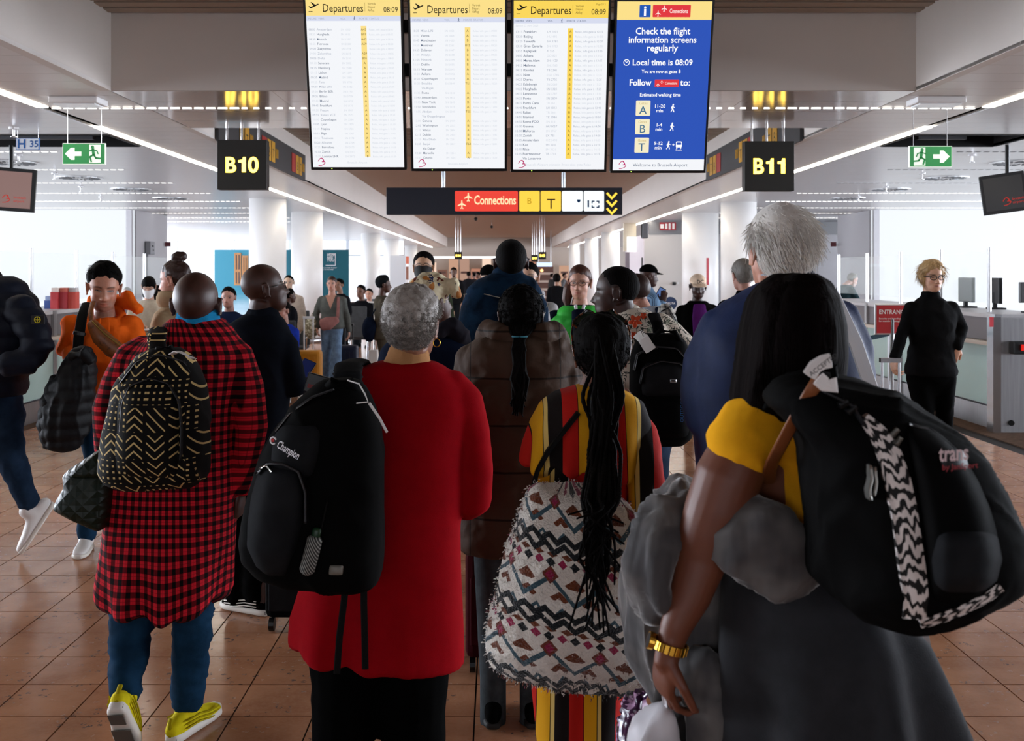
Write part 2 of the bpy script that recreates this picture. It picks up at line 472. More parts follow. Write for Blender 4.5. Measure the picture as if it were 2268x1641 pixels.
# ------------------------------------------------------------------ walls, lounges
def st(name, label, cat, *boxes, mat=WHITE):
    m = MB()
    for b in boxes: m.bb(*b)
    return tag(m.build(name, mat), label, cat, kind='structure')
st('wall_back', 'grey wall behind the camera side of the corridor', 'wall', (-16, 16, -8.1, -8, 0, 4), mat=GREY)
wr = thing('added_rear_panes', 'glowing panes added as fill light in the unseen wall opposite the screens', 'window', (0, -7.95, 0), kind='structure')  # added panes, no window known here; they light the backs of people
for k in range(6):
    x = -7.2+k*2.4
    MB().bb(x+.1, x+2.3, -7.98, -7.95, .9, 2.9).build('pane', glow('rear_fill', 'f2f5ff', REAR_E), wr)
    MB().bb(x-.05, x+.05, -7.99, -7.9, .7, 3.0).build('mullion', STEEL, wr)
for s in (-1, 1):
    x0, x1 = (-16, -8.07) if s < 0 else (8.3, 16)
    side = 'left' if s < 0 else 'right'
    w = st('glowing_wall_1' if s < 0 else 'glowing_wall_2', f'white wall with its daylight given as glow behind the {side} counter', 'window', (x0, x1, 23.3, 23.4, .0, HZ), mat=LOUNGEM)  # plain white wall; the daylight falling on it is put in as emission
    xx = -8.07 if s < 0 else 8.3
    p = st('wall_'+side, f'grey pilaster wall beside the {side} glowing white wall', 'wall', (min(xx, xx+s*.12), max(xx, xx+s*.12), 23.2, 25.7, 0, HZ), mat=paint('pilaster', 'a5a3a6', .55))
    MB().bb(min(xx-s*.002, xx), max(xx-s*.002, xx)+.001, 23.45, 23.47, 0, HZ).build('joint', DARK, p)
    # daylight windows of the lounges; panes past them added to light the far corridor
    xo = 15.6*s
    wn = thing('window_3' if s < 0 else 'window_4', f'tall frosted daylight windows of the {side} gate lounge, far panes added for light', 'window', (xo, 14, 0), kind='structure')
    for k in range(24):
        y = 2.6+k*2.3
        MB().bb(min(xo, xo+s*.02), max(xo, xo+s*.02), y, y+2.2, .4, 2.9).build('pane', WINM, wn)
        MB().bb(xo-.05, xo+.05, y-.08, y, .2, 3.0).build('mullion', STEEL, wn)
    st('wall_outer_'+side, f'outer wall of the {side} lounge', 'wall', (min(xo+s*.03, xo+s*.3), max(xo+s*.03, xo+s*.3), -8, 61, 0, 3.3), mat=WHITE)
# far left glazing with mullions
wl = thing('window_5', 'far bright glazing with slim mullions left of the white columns', 'window', (-12, 46, 0), kind='structure')
for k in range(9):
    x = -15.3+k*1.25
    MB().bb(x+.06, x+1.19, 46, 46.03, .3, 2.3).build('pane', glow('far_daylight', 'eef4ff', 1.6), wl)
    MB().bb(x+.06, x+1.19, 46, 46.03, 2.36, 2.98).build('pane', MATS['far_daylight'], wl)
    MB().bb(x-.06, x+.06, 45.9, 46.05, 0, 3).build('mullion', paint('mullion_grey', 'b4bac2', .4), wl)
MB().bb(-15.5, -4.2, 45.92, 46.05, 2.3, 2.36).build('transom', MATS['mullion_grey'], wl)
for s in (-1, 1):
    e = thing('fire_sign', f'small dark red fire sign sticking out of the {"left" if s<0 else "right"} pilaster', 'sign', W(372 if s < 0 else 1847, 540, 25.6))
    MB().box(W(372 if s < 0 else 1846, 541, 25.55), (.13, .03, .11)).build('plate', paint('dark_red_sign', '5a2a30', .5), e)
    MB().box(W(368 if s < 0 else 1853, 541, 25.55), (.06, .02, .02)).build('bracket', STEEL, e)
bx = thing('control_box', 'grey wall control box with conduit on the left pilaster', 'box', (-7.99, 24.2, 2.1))
MB().box((-7.99, 24.2, 2.18), (.12, .3, .3)).build('case', paint('box_grey', '7c7c80', .5), bx, bevel=.01)
MB().bb(-8.065, -8.02, 24.15, 24.25, 0.01, 2.03).build('conduit', paint('conduit', '98989c', .4), bx)
for k, (u, v) in enumerate(((-.03, .04), (.03, .04), (.04, -.05))):
    MB().box((-7.928, 24.2+u, 2.18+v), (.01, .03, .03)).build('button', DARK, bx)
# ------------------------------------------------------------------ columns
def column(x, y, r, label):
    e = thing('column', label, 'column', (x, y, 0), 'round white columns', 'structure')
    MB().tube([(x, y, 0), (x, y, HZ)], r, 48, round_end=False).build('shaft', COLUMN, e, smooth=False)
    MB().tube([(x, y, 0), (x, y, .12)], r+.015, 48, round_end=False).build('base_ring', STEEL, e)
    for c in e.children:
        for p in c.data.polygons: p.use_smooth = len(p.vertices) == 4
for px, wpx, d, lab in ((593, 81, 19.8, 'wide white column under the B10 sign'), (680, 69, 24.3, 'second white column behind the walking woman in grey'),
                        (821, 43, 38., 'white column behind the woman in the beanie'), (867, 34, 45., 'slim far white column left of the masked man'), (910, 28, 56., 'farthest white column left of the shops'),
                        (1636, 78, 20.8, 'white column beside the white-haired man'), (1551, 80, 24.8, 'white column behind the cream cap man'),
                        (1352, 42, 37., 'white column behind the green vest woman'), (1310, 30, 44., 'slim far white column behind the green vest woman'), (1272, 24, 54., 'farthest white column by the far shops')):
    column((px-CX)*d/F, d, wpx*d/F/2, lab)
# ------------------------------------------------------------------ right block with lift lobby
d = 28.
m = MB().bb((1427-CX)*d/F, 5.6, d, d+4, 0, 2.62).build('wall_lobby', paint('lobby_wall', 'c9c5c1', .6)); tag(m, 'pale wall block behind the man in the dark cap', 'wall', kind='structure')
MB().bb((1438-CX)*d/F, 5.6, d-.03, d+.0, 2.62, 3.0).build('lintel', paint('lintel_grey', '7f8084', .5), m)
MB().bb((1378-CX)*30/F, (1427-CX)*d/F, 29.6, 29.8, 2.2, 3.0).build('bulkhead', paint('bulkhead_cream', 'cfc6b4', .6), m)
MB().box(W(1403, 541, 29.5), (.36, .05, .42)).build('light_panel', glow('lightbox', 'ffffff', 1.6), m)
MB().bb((1427-CX)*d/F-.02, (1427-CX)*d/F, d, d+4, 0, 2.6).build('side_face', paint('lobby_side', 'd8cfd2', .6), m)
MB().bb((1385-CX)*31/F, (1412-CX)*31/F, 31, 31.05, 0, 2.2).build('opening', paint('opening_dark', '8e868c', .6), m)
MB().bb((1396-CX)*30.9/F, (1402-CX)*30.9/F, 30.9, 30.95, .3, 2.0).build('screen', paint('navy_screen', '20284c', .3), m)
MB().box(W(1422, 596, 27.8), (.03, .06, .62)).build('rail', BLACKP, m)
sg = thing('fire_equipment_sign', 'red sign with white fire equipment pictograms on the lobby lintel', 'sign', W(1479, 501, 27.8))
MB().box(W(1479, 501, 27.9), (.43, .03, .21)).build('plate', paint('fire_red', 'a31d26', .5), sg)
for k, (u, w_, h_) in enumerate(((-.15, .09, .11), (-.04, .06, .14), (.05, .05, .16), (.15, .06, .15))):
    MB().box(W(1479, 501, 27.88)+Vector((u, 0, 0)), (w_, .01, h_)).build('pictogram', paint('sign_white', 'eeeae6', .5), sg)
d = 27.5
w = st('wall_recess', 'grey recess wall between the white-haired man and the right pilaster', 'wall', (5.75, 9.5, d+.3, d+.4, 0, HZ), mat=GREY)
MB().bb(5.75, 9.5, d+.2, d+.3, 2.62, 2.95).build('lintel', paint('recess_lintel', '77787b', .5), w)
for px, py, lab in ((1493, 628, 'small dark wall intercom on the lobby wall'), ):
    e = thing('intercom', lab, 'intercom', W(px, py, 27.9)); MB().box(W(px, py, 27.93), (.09, .08, .09)).build('case', BLACKP, e, bevel=.015); MB().box(W(px+8, py-1, 27.95), (.06, .04, .06)).build('switch', WHITE, e)
p = MB().box(W(1568, 601, 24.0)+Vector((0, .04, 0)), (.05, .06, .62)); o = p.build('red_notice', paint('notice_red', 'a8434c', .5)); tag(o, 'narrow red notice strip on the column behind the cream cap', 'notice')
# delta roundel
e = thing('round_sign', 'round navy airline sign lettered DELTA near the white hoodie', 'sign', W(1485, 672, 20.))
m = MB(); m.poly([(math.cos(a)*.125, math.sin(a)*.125) for a in np.linspace(0, 2*pi, 32, endpoint=False)], W(1485, 672, 20), (1, 0, 0), (0, 0, 1), -.02); m.build('disc', paint('delta_navy', '1c2f4f', .5), e)
text('▲DELTA'[1:], 'lettering', paint('sign_white', 'eeeae6', .5), e, W(1485, 674, 19.96), (1, 0, 0), (0, 0, 1), .055, 'CENTER', .01, 1.1)
MB().bb((1485-CX)*20/F-.02, (1485-CX)*20/F+.02, 20.0, 20.04, 0, .95).build('pole', STEEL, e)
# ------------------------------------------------------------------ far end with shops
bk = st('wall_front', 'far bulkhead and shop wall closing the corridor', 'wall', (-16, 16, 60.5, 60.7, 0, 4), mat=paint('far_wall', '9a9088', .6))
shop = thing('shop', 'warm lit shop fronts at the far end of the corridor', 'shop', (0, 59, 0))
cols = ['e8b8a0', 'c98a70', 'f2d2bc', '9a6a58', 'd9a98c']
for k in range(16):
    x = -5.2+k*.62
    if 2.4 < x < 3: continue
    h_ = random.uniform(1.6, 2.4)
    MB().bb(x, x+.5, 58.8, 59.4, .05, h_).build('display', glow(f'shopglow{k%5}', cols[k % 5], .55+.25*(k % 3)), shop)
    for j in range(3):
        MB().bb(x+.05, x+.45, 58.7, 58.8, .5+j*.5, .62+j*.5).build('shelf', paint('shelf_dark', '4b2f26', .6), shop)
MB().bb(-4.2, .9, 58.4, 58.5, 2.35, 2.46).build('light_bar', glow('shop_bar', 'ffffff', 2.2), shop)
e = thing('shop_sign', 'pale blue lit shop sign under the far gate signs', 'sign', W(1205, 587, 50.)); MB().box(W(1206, 587, 50), (.72, .1, .24)).build('panel', glow('shop_blue', 'c8dcff', 1.5), e)
for k in (-.3, .3): MB().tube([W(1206, 587, 50)+Vector((k, 0, .1)), Vector((W(1206, 587, 50).x+k, 50, HC))], .012, 6, round_end=False).build('rod', STEEL, e)
e = thing('shop_shelf', 'dark shop shelf unit with an orange lamp below the blue sign', 'shelf', W(1205, 640, 48.))
MB().bb(1.75, 2.55, 48, 48.4, 0, 1.85).build('body', paint('shelf_dark', '4b2f26', .6), e)
for j in range(4): MB().bb(1.78, 2.52, 47.9, 48.0, .4+j*.36, .5+j*.36).build('shelf', paint('shelf_mid', '9a8a80', .6), e)
MB().ell(W(1200, 599, 47.8), (.07, .07, .07)).build('lamp', glow('orange_lamp', 'ffb070', 3.), e, smooth=True)
# left retail bits by the far columns
e = thing('stall', 'orange roofed stall far behind the beanie woman', 'stall', W(892, 590, 40.))
MB().box(W(893, 576, 40), (.4, .6, .28)).build('awning', paint('stall_orange', 'c4664c', .6), e); MB().box(W(891, 605, 40.2), (.45, .5, .5)).build('counter', paint('stall_brown', '8a5a48', .6), e); MB().bb((880-CX)*40/F, (904-CX)*40/F, 39.9, 40.5, 0, 1.3).build('base', WHITE, e)
dd = 34.
pp = thing('white_partition', 'white partition panel between far left columns', 'partition', W(861, 620, dd)); MB().bb((843-CX)*dd/F, (880-CX)*dd/F, dd+3, dd+3.2, 0, 2.2).build('panel', paint('partition_white', 'd4d8de', .5), pp); MB().bb((843-CX)*dd/F, (880-CX)*dd/F, dd+2.96, dd+3.0, 0, .12).build('plinth', STEEL, pp)
# ================================================================== departure screens
BEZEL = paint('bezel_black', '060709', .3)
SCRW = glow('screen_white', 'f4f6fa', SCREEN_E)
SCRY = glow('screen_yellow', 'fbd75a', SCREEN_E)
SCRYP = glow('screen_yellow_pale', 'fce08a', SCREEN_E)
SCRB = glow('screen_blue', '2b53b8', SCREEN_E)
SCRL = glow('screen_lilac', 'd7dcef', SCREEN_E)
SCRR = glow('screen_red', 'e2373f', SCREEN_E)
TXK = glow('text_dark', '1c1a18', .6)
TX1 = glow('text_slate', '566680', .95)
TX2 = glow('text_grey', 'a8b0c0', 1.)
TX3 = glow('text_pale', 'd0d6e0', 1.)
TXW = glow('text_white', 'ffffff', 1.05)
TXG = glow('text_gate', '6b5a20', .8)
LOGO = glow('logo_magenta', 'c4146a', .9)
def stroke(mb, pts, w, o, ax, ay, t=.0006):
    """flat poly-line drawn on a surface"""
    for (a, b) in zip(pts[:-1], pts[1:]):
        dx, dy = b[0]-a[0], b[1]-a[1]; l = math.hypot(dx, dy) or 1e-6
        nx, ny = -dy/l*w/2, dx/l*w/2; ex, ey = dx/l*w*.4, dy/l*w*.4
        mb.poly([(a[0]-nx-ex, a[1]-ny-ey), (b[0]-nx+ex, b[1]-ny+ey), (b[0]+nx+ex, b[1]+ny+ey), (a[0]+nx-ex, a[1]+ny-ey)], o, ax, ay, t)
    return mb
def disc(mb, c, r, o, ax, ay, t=.0006, n=16):
    return mb.poly([(c[0]+r*math.cos(a), c[1]+r*math.sin(a)) for a in np.linspace(0, 2*pi, n, endpoint=False)], o, ax, ay, t)
def walker(mb, o, ax, ay, s, run=False, flip=1):
    q = lambda P: [(x*s*flip, y*s) for x, y in P]
    disc(mb, q([(.05, .43)])[0], .1*s, o, ax, ay)
    stroke(mb, q([(.02, .28), (-.02, -.02)]), .17*s, o, ax, ay)
    if run:
        stroke(mb, q([(0, -.02), (.2, -.15), (.12, -.42)]), .1*s, o, ax, ay); stroke(mb, q([(-.03, -.03), (-.16, -.22), (-.42, -.24)]), .1*s, o, ax, ay)
        stroke(mb, q([(.04, .27), (.24, .2), (.36, .3)]), .07*s, o, ax, ay); stroke(mb, q([(-.02, .27), (-.22, .2), (-.28, .04)]), .07*s, o, ax, ay)
    else:
        stroke(mb, q([(-.02, -.02), (.1, -.22), (.16, -.46)]), .1*s, o, ax, ay); stroke(mb, q([(-.02, -.02), (-.08, -.26), (-.2, -.46)]), .1*s, o, ax, ay)
        stroke(mb, q([(.03, .26), (.16, .1), (.24, .06)]), .07*s, o, ax, ay); stroke(mb, q([(0, .26), (-.15, .12), (-.16, -.04)]), .07*s, o, ax, ay)
    return mb
def plane_icon(mb, o, ax, ay, s, c=(0, 0), rot=0.):
    ca, sa = math.cos(rot), math.sin(rot)
    P = [(0, .5), (.06, .4), (.07, .15), (.45, -.1), (.45, -.2), (.07, -.06), (.05, -.32), (.16, -.42), (.16, -.5), (0, -.44)]
    P = P+[(-x, y) for x, y in reversed(P[1:-1])]
    return mb.poly([(c[0]+s*(x*ca-y*sa), c[1]+s*(x*sa+y*ca)) for x, y in P][::-1], o, ax, ay, -.0006)
def takeoff(mb, o, ax, ay, s):
    P = [(-.5, .05), (-.42, .09), (-.3, .0), (-.02, .12), (-.28, .42), (-.2, .45), (.18, .2), (.4, .3), (.5, .28), (.46, .2), (-.3, -.14)]
    mb.poly([(x*s, y*s) for x, y in P][::-1], o, ax, ay, -.0006)
    return stroke(mb, [(-.48*s, -.42*s), (-.14*s, -.42*s)], .05*s, o, ax, ay)
def swoosh(mb, o, ax, ay, s):
    pts = []
    a = [(-.5+.75*t, .1+.5*math.sin(pi*t)**.8*(.6+.4*t)) for t in np.linspace(0, 1, 10)]
    b = [(.22+.22*math.sin(pi*t), .1-.42*t) for t in np.linspace(0, 1, 6)]
    stroke(mb, [(x*s, y*s) for x, y in a], .09*s, o, ax, ay); stroke(mb, [(x*s, y*s) for x, y in a[6:]], .13*s, o, ax, ay)
    stroke(mb, [(x*s, y*s) for x, y in [(.2, .08), (.02, .02)]], .1*s, o, ax, ay)
    stroke(mb, [(x*s, y*s) for x, y in [(.05, .04), (.36, .0), (.42, -.14), (.2, -.34), (-.1, -.46), (-.45, -.5)]], .09*s, o, ax, ay); return mb
TILT = math.radians(15.5)
AX = Vector((1, 0, 0)); AY = Vector((0, -math.sin(TILT), math.cos(TILT))); NZ = Vector((0, -math.cos(TILT), -math.sin(TILT)))
dests = [
 [('08:00','Amsterdam','','A45'),('08:20','Hurghada','','B07'),('08:50','Munich','','A43'),('08:55','Florence','','A59'),('09:00','Zakynthos','',''),('09:00','Zakynthos','','A29'),('09:05','Doha','','B05'),('09:10','Seneram','','A'),('09:15','Hamburg','','A'),('09:15','Lisbon','','A'),('09:20','Madrid','','A'),('09:25','Faro','','A'),('09:30','Milan LIN','','A'),('09:30','Berlin BER','','A'),('09:35','Bilbao','','A'),('09:40','Madrid','','A'),('09:45','Frankfurt','','A'),('09:50','Prague','','A'),('09:55','Venice VCE','','A'),('10:00','Copenhagen','','A'),('10:05','Lyon','','A'),('10:10','Naples','','A'),('10:15','Riga','','A'),('10:15','Toulouse','','A'),('10:20','Alicante','','A'),('10:25','Barcelona','','A'),('10:30','Zurich','','A'),('10:35','London LHR','','B')],
 [('10:35','Milan LIN','','A'),('10:40','Vienna','','A'),('10:45','Manchester','','B'),('10:50','Montreal','','B15'),('10:55','Dalaman','','B'),('11:00','Antalya','','B'),('11:05','Newark','','B'),('11:10','Dublin','','B'),('11:15','Warsaw','','A'),('11:20','Ankara','','A'),('11:25','Copenhagen','','A'),('11:30','Entebbe','','T61'),('','Via Kigali','',''),('11:35','Porto','','A'),('11:40','Amsterdam','','A'),('11:45','New York','','B'),('11:50','Stockholm','','A'),('11:55','Abidjan','','T65'),('','Via Ouagadougou','',''),('12:00','Geneva','','A'),('12:05','Washington','','B'),('12:10','Vilnius','','A'),('12:15','Dublin','','B'),('12:20','Abu Dhabi','','B'),('12:25','Banjul','','T64'),('','Via Dakar','',''),('12:30','Marseille','','A'),('12:35','Catania','','A')],
 [('13:15','Frankfurt','LH 1011','A'),('13:20','Beijing','HU 492','B'),('13:20','Tenerife','SN 3781','A'),('13:30','Gran Canaria','SN 3783','A'),('13:55','Reykjavik','FI 555','A'),('14:00','Athens','GQ 821','A'),('14:05','Marsa Alam','SN 1123','B'),('14:15','Mallorca','SN 3765','A'),('14:15','Rhodes','TB 2341','A'),('14:20','Nice','ESO 1746','A'),('14:25','Djerba','TB 2705','B'),('14:25','Edinburgh','SN 2063','B'),('14:25','Hurghada','SN 3325','B'),('14:35','Lanzarote','SN 3787','A'),('14:35','Porto','SN 3809','A'),('14:35','Punta Cana','TB 161','B'),('14:40','Frankfurt','LH 1013','A'),('14:40','Rabat','TB 2661','B'),('14:50','Istanbul','TK 1944','B'),('14:55','Rome FCO','SN 3181','A'),('15:00','Geneva','HU 8057','A'),('15:00','Mallorca','SN 3767','A'),('15:00','Zurich','LX 785','A'),('15:05','Amsterdam','OZ 3490','A'),('15:10','Kos','SN 3243','A'),('15:10','Nice','SN 3621','A'),('15:15','Fuerteventur','TB 1711','A'),('','Via Lanzarote','','')]]
rel3 = ['12:15','11:50','12:20','12:30','12:55','13:00','13:05','13:15','13:15','13:35','13:25','13:25','13:25','13:35','13:35','12:35','13:40','13:40','13:50','13:55','14:00','14:00','14:00','14:05','14:10','14:10','14:15']
SD = 6.3; SWD, SHT = .586, 1.035
def screen(i, pxc, pyc, lab):
    c = W(pxc, pyc, SD)
    e = thing('departure_screen' if i < 3 else 'information_screen', lab, 'screen', c, 'row of hanging screens')
    R = Matrix((AX, AY, -NZ)).transposed() if False else Matrix(((AX[0], AY[0], NZ[0]), (AX[1], AY[1], NZ[1]), (AX[2], AY[2], NZ[2])))
    MB().box(c-NZ*.03, (SWD, SHT, .058), M=R).build('housing', BEZEL, e, bevel=.004)
    MB().box(c-NZ*.075-AY*.02, (SWD*.93, SHT*.98, .04), M=R).build('back_cover', paint('screen_back', '0c0e16', .5), e)
    w, h = SWD-.03, SHT-.035
    def at(u, v, z=.0012): return c+AX*((u-.5)*w)+AY*((.5-v)*h)+NZ*z
    def rect(nm, u0, u1, v0, v1, mat, z=.001, r=0.):
        pts = rrect((u1-u0)*w, (v1-v0)*h, r or .0003, 4 if r else 1)
        m = MB(); m.poly(pts, at((u0+u1)/2, (v0+v1)/2, z-.0006), AX, AY, .0006)
        return m.build(nm, mat, e)
    def tx(s, u, v, size, mat, al='LEFT', bold=0., nm='lettering', z=.0026, **k): return text(s, nm, mat, e, at(u, v, z), AX, AY, size*h, al, bold, **k)
    # mount
    p = c-NZ*.1
    MB().bb(p.x-.05, p.x+.05, p.y-.0, p.y+.05, p.z-.3, p.z+.3).build('bracket', BLACKP, e)
    MB().bb(p.x-.025, p.x+.025, p.y+.03, p.y+.08, p.z+.1, HC+.12).build('hanger_pole', paint('pole_grey', 'a2a4a8', .35, .6), e)
    MB().box(c-AY*(SHT/2-.009)-AX*(SWD*.28)+NZ*.002, (.006, .004, .004), M=R).build('power_light', glow('led_green', 'c8ff60', 2.), e)
    if i < 3:
        rect('display', 0, 1, 0, 1, SCRW)
        rect('header', 0, 1, 0, .1, SCRY if i == 2 else SCRYP, .0016)
        rect('column_bar', 0, 1, .1, .13, SCRL, .0016)
        m = MB(); takeoff(m, at(.085, .05, .003), AX, AY, .062); m.build('takeoff_pictogram', TXK, e)
        tx('Departures', .175, .078, .066, TXK, width=.425*w)
        m = MB(); stroke(m, [(0, -.025), (0, .025)], .0012, at(.625, .05, .0026), AX, AY); m.build('divider', TXG, e)
        tx('Vertrek\nDépart\nAbflug', .655, .038, .019, TXG, line=.98, width=.085*w)
        tx('08:09', .975, .08, .046, TXK, 'RIGHT', width=.15*w)
        if i == 2: tx('Page 2 / 2', .97, .026, .014, TXG, 'RIGHT')
        tx('HEURE  VERS', .02, .122, .0165, TX1 if i == 2 else TX2); tx('VOL', .36, .122, .0165, TX1 if i == 2 else TX2); tx('PORTE  STATUS', .56, .122, .0165, TX1 if i == 2 else TX2)
        m = MB(); walker(m, at(.51, .115, .0026), AX, AY, .022); m.build('walker_pictogram', TX1, e)
        if i == 2: tx('Samedi 22 Avril 2023', .02, .149, .0155, TX3)
        R_ = dests[i]; n = len(R_); v0 = .163; dv = (.945-v0)/n
        rect('gate_bar', .575, .634, v0-.004, v0+dv*n-.01, SCRY if i == 2 else SCRYP, .0016)
        for par in (0, 1):
            L = lambda k: '\n\n'.join(r[k] if r[k] else ' ' for r in R_[par::2])
            vv = v0+.022+par*dv; sz = .0205 if i == 2 else .019
            ln = 2*dv/2/sz*1.0
            dk = TX1 if i == 2 else (TX1 if par == 0 else TX2)
            for r_i, r in enumerate(R_[par::2]):
                v = vv+2*dv*r_i
                if r[0]: tx(r[0], .02, v, sz*.92, (TX2 if par == 0 else TX3) if i < 2 else TX2, nm='time')
                tx(r[1], .105, v, sz, (TX1 if (r_i+par) % 3 else TX2) if i < 2 else TX1, bold=.006 if i == 2 else .002, nm='destination')
                if r[2]: tx(r[2], .355, v, sz*.9, TX2 if par == 0 else TX3, nm='flight')
                elif i < 2 and r[0]: tx('SN '+str(1000+(r_i*397+par*811+i*53) % 3000), .36, v, sz*.85, TX3, nm='flight')
                if r[3]: tx(r[3], .604, v, sz, TXG, 'CENTER', nm='gate')
                if i == 2 and par+2*r_i < len(rel3): tx('Relax, info gate à '+rel3[par+2*r_i], .652, v, sz*.86, TX2 if par == 0 else TX3, nm='status')
                elif i < 2 and r[0]: tx('Relax, info gate à %02d:%02d' % (8+(r_i+par)//4+i, (r_i*15+par*5) % 60), .66, v, sz*.8, TX3, nm='status')
        if i == 2: tx('Brussels Airport wünscht ihnen eine gute Reise', .13, .977, .021, TX3)
        else: tx('Brussels Airport', .38, .977, .018, TX3)
    else:
        rect('display', 0, 1, 0, 1, SCRB)
        rect('header', 0, 1, 0, .105, SCRYP, .0016)
        rect('footer', 0, 1, .933, 1, SCRW, .0016)
        rect('info_tile', .235, .352, .02, .09, glow('info_blue', '1d56b4', 1.), .0022, .004)
        tx('i', .293, .081, .08, TXW, 'CENTER', .03, nm='info_letter', z=.0032)
        def conn(u0, u1, v0, v1, sz):
            rect('connections_tile', u0, u1, v0, v1, SCRR, .0022, .004)
            hh = (v1-v0)*h
            m = MB(); plane_icon(m, at(u0, (v0+v1)/2, .0034), AX, AY, hh*.5, (hh*.45, -hh*.2)); plane_icon(m, at(u0, (v0+v1)/2, .0034), AX, AY, hh*.5, (hh*.95, hh*.2)); m.build('plane_pictogram', glow('pale_pink', 'ffe6e0', 1.), e)
            text('Connections', 'lettering', MATS['pale_pink'], e, at(u0, (v0+v1)/2, .0034)+AX*(hh*1.4)-AY*(sz*h*.32), AX, AY, sz*h, 'LEFT', .012, .96, width=(u1-u0)*w-hh*1.65)
        conn(.375, .775, .02, .09, .036)
        for s_, v, z_, wd_, cu_ in (('Check the flight', .188, .054, .58, .49), ('information screens', .237, .054, .72, .49), ('regularly', .286, .054, .33, .49), ('Local time is 08:09', .368, .049, .64, .5), ('You are now at gates B', .414, .029, .42, .49), ('Estimated walking time', .552, .029, .44, .49)):
            tx(s_, cu_, v, z_, TXW, 'CENTER', .018, width=wd_*w)
        m = MB(); o_ = at(.115, .352, .0026)
        stroke(m, [(.0165*math.cos(a), .0165*math.sin(a)) for a in np.linspace(0, 2*pi, 25)], .004, o_, AX, AY); stroke(m, [(-.009, .008), (0, 0), (.009, .007)], .0035, o_, AX, AY); m.build('clock_pictogram', TXW, e)
        tx('Follow', .15, .488, .054, TXW, 'LEFT', .018, width=.235*w); tx('to:', .70, .488, .054, TXW, 'LEFT', .018)
        conn(.425, .685, .452, .496, .0235)
        for k, (L_, t1) in enumerate((('A', '11-20'), ('B', '1-4'), ('T', '9-12'))):
            v = .622+k*.112
            rect('gate_tile', .232, .388, v-.046, v+.046, SCRYP if False else glow('tile_cream', 'f6ecc8', 1.), .0022, .006)
            tx('Gates', .31, v-.022, .022, TXG if False else glow('tile_gold', 'c8b070', 1.), 'CENTER', z=.0032); tx(L_, .31, v+.036, .07, glow('tile_teal', '2e6a92', .9), 'CENTER', z=.0032)
            tx(t1+'\nmin', .49, v-.002, .029, TXW, 'CENTER', .015, line=.92)
            m = MB(); walker(m, at(.63 if k < 2 else .60, v, .0026), AX, AY, .048); m.build('walker_pictogram', TXW, e)
        v = .622+2*.112
        m = MB(); o_ = at(.715, v-.005, .0026); m.poly(rrect(.036, .036, .006), o_, AX, AY, .0006); stroke(m, [(-.012, -.02), (-.012, -.024)], .007, o_, AX, AY); stroke(m, [(.012, -.02), (.012, -.024)], .007, o_, AX, AY); m.build('bus_pictogram', TXW, e)
        m = MB(); m.poly(rrect(.028, .014, .003), at(.715, v-.01, .0034), AX, AY, .0006); m.build('bus_window', SCRB, e)
        tx('+', .655, v+.008, .03, TXW, 'CENTER', .01); tx('Shuttle', .715, v+.033, .0135, TXW, 'CENTER')
        tx('Welcome to Brussels Airport', .52, .976, .027, TX1, 'CENTER', width=.6*w)
    m = MB(); swoosh(m, at(.1 if i < 3 else .11, .967, .003), AX, AY, .046); m.build('logo', LOGO, e)
screen(0, 788, 187, 'departure screen showing 08:00 Amsterdam, leftmost of the hanging screens')
screen(1, 1015, 190, 'departure screen listing Milan LIN first, second of the hanging screens')
screen(2, 1240, 192, 'departure screen listing 13:15 Frankfurt first, beside the blue screen')
screen(3, 1465, 194, 'blue information screen telling passengers to check flight screens regularly')
m = MB().bb(-1.05, 1.15, SD+.192, SD+.23, 2.85, 2.93).bb(-1.16, 1.56, SD+.09, SD+.13, 3.12, 3.2)
r = thing('screen_rail', 'dark horizontal rail carrying the four hanging screens', 'rail', (0.2, SD+.15, 3.0))
MB().bb(-1.05, 1.15, SD+.192, SD+.23, 2.85, 2.93).build('lower_bar', BLACKP, r); MB().bb(-1.05, 1.15, SD+.192, SD+.23, 3.12, 3.2).build('upper_bar', BLACKP, r)
# ================================================================== gate signs
SIGNK = paint('sign_black', '12120f', .45)
YEL = glow('sign_yellow', 'ffd84a', 1.25)
YELH = glow('sign_yellow_halo', 'c8b000', .8)
UX, UZ = Vector((1, 0, 0)), Vector((0, 0, 1))
def gate_sign(txt, px, py, d, size, lab, posts=True, top=HC):
    c = W(px, py, d); e = thing('gate_sign', lab, 'sign', c, 'black gate number signs')
    MB().box(c, (size, size*.25, size)).build('case', SIGNK, e, bevel=.004)
    f = c+Vector((0, -size*.125, 0))
    NUM = glow('sign_number', 'ffce52', 6.); cw = size*.235
    for k, ch in enumerate(txt):
        q = f+UX*((k-1)*cw*.98)
        if ch == '1':
            P = [(.02, -.15), (.10, -.15), (.10, .15), (.045, .15), (.03, .1), (-.05, .085), (-.05, .045), (.02, .045)]
            for nm_, mt_, g_, dy_ in (('glow_edge', YELH, 1.08, .001), ('numeral', NUM, 1., .002)):
                m = MB(); m.poly([((x-.025)*g_*size+.025*size, y*g_*size) for x, y in P], q+Vector((-.02*size, -dy_, 0)), UX, UZ, .0008); m.build(nm_, mt_, e)
        else:
            text(ch, 'glow_edge', YELH, e, q+Vector((0, -.001, -size*.15)), UX, UZ, size*.43, 'CENTER', .04, width=cw*.98, res=8); text(ch, 'numeral', NUM, e, q+Vector((0, -.002, -size*.15)), UX, UZ, size*.43, 'CENTER', .026, width=cw*.88, res=8)
    if posts:
        for k in (-.33, -.03, .31):
            MB().tube([c+Vector((k*size, 0, size/2)), Vector((c.x+k*size, c.y, top+.12))], size*.028, 10, round_end=False).build('post', MATS['chrome'], e)
gate_sign('B10', 539, 366, 10.12, .475, 'square black hanging sign reading B10 in yellow')
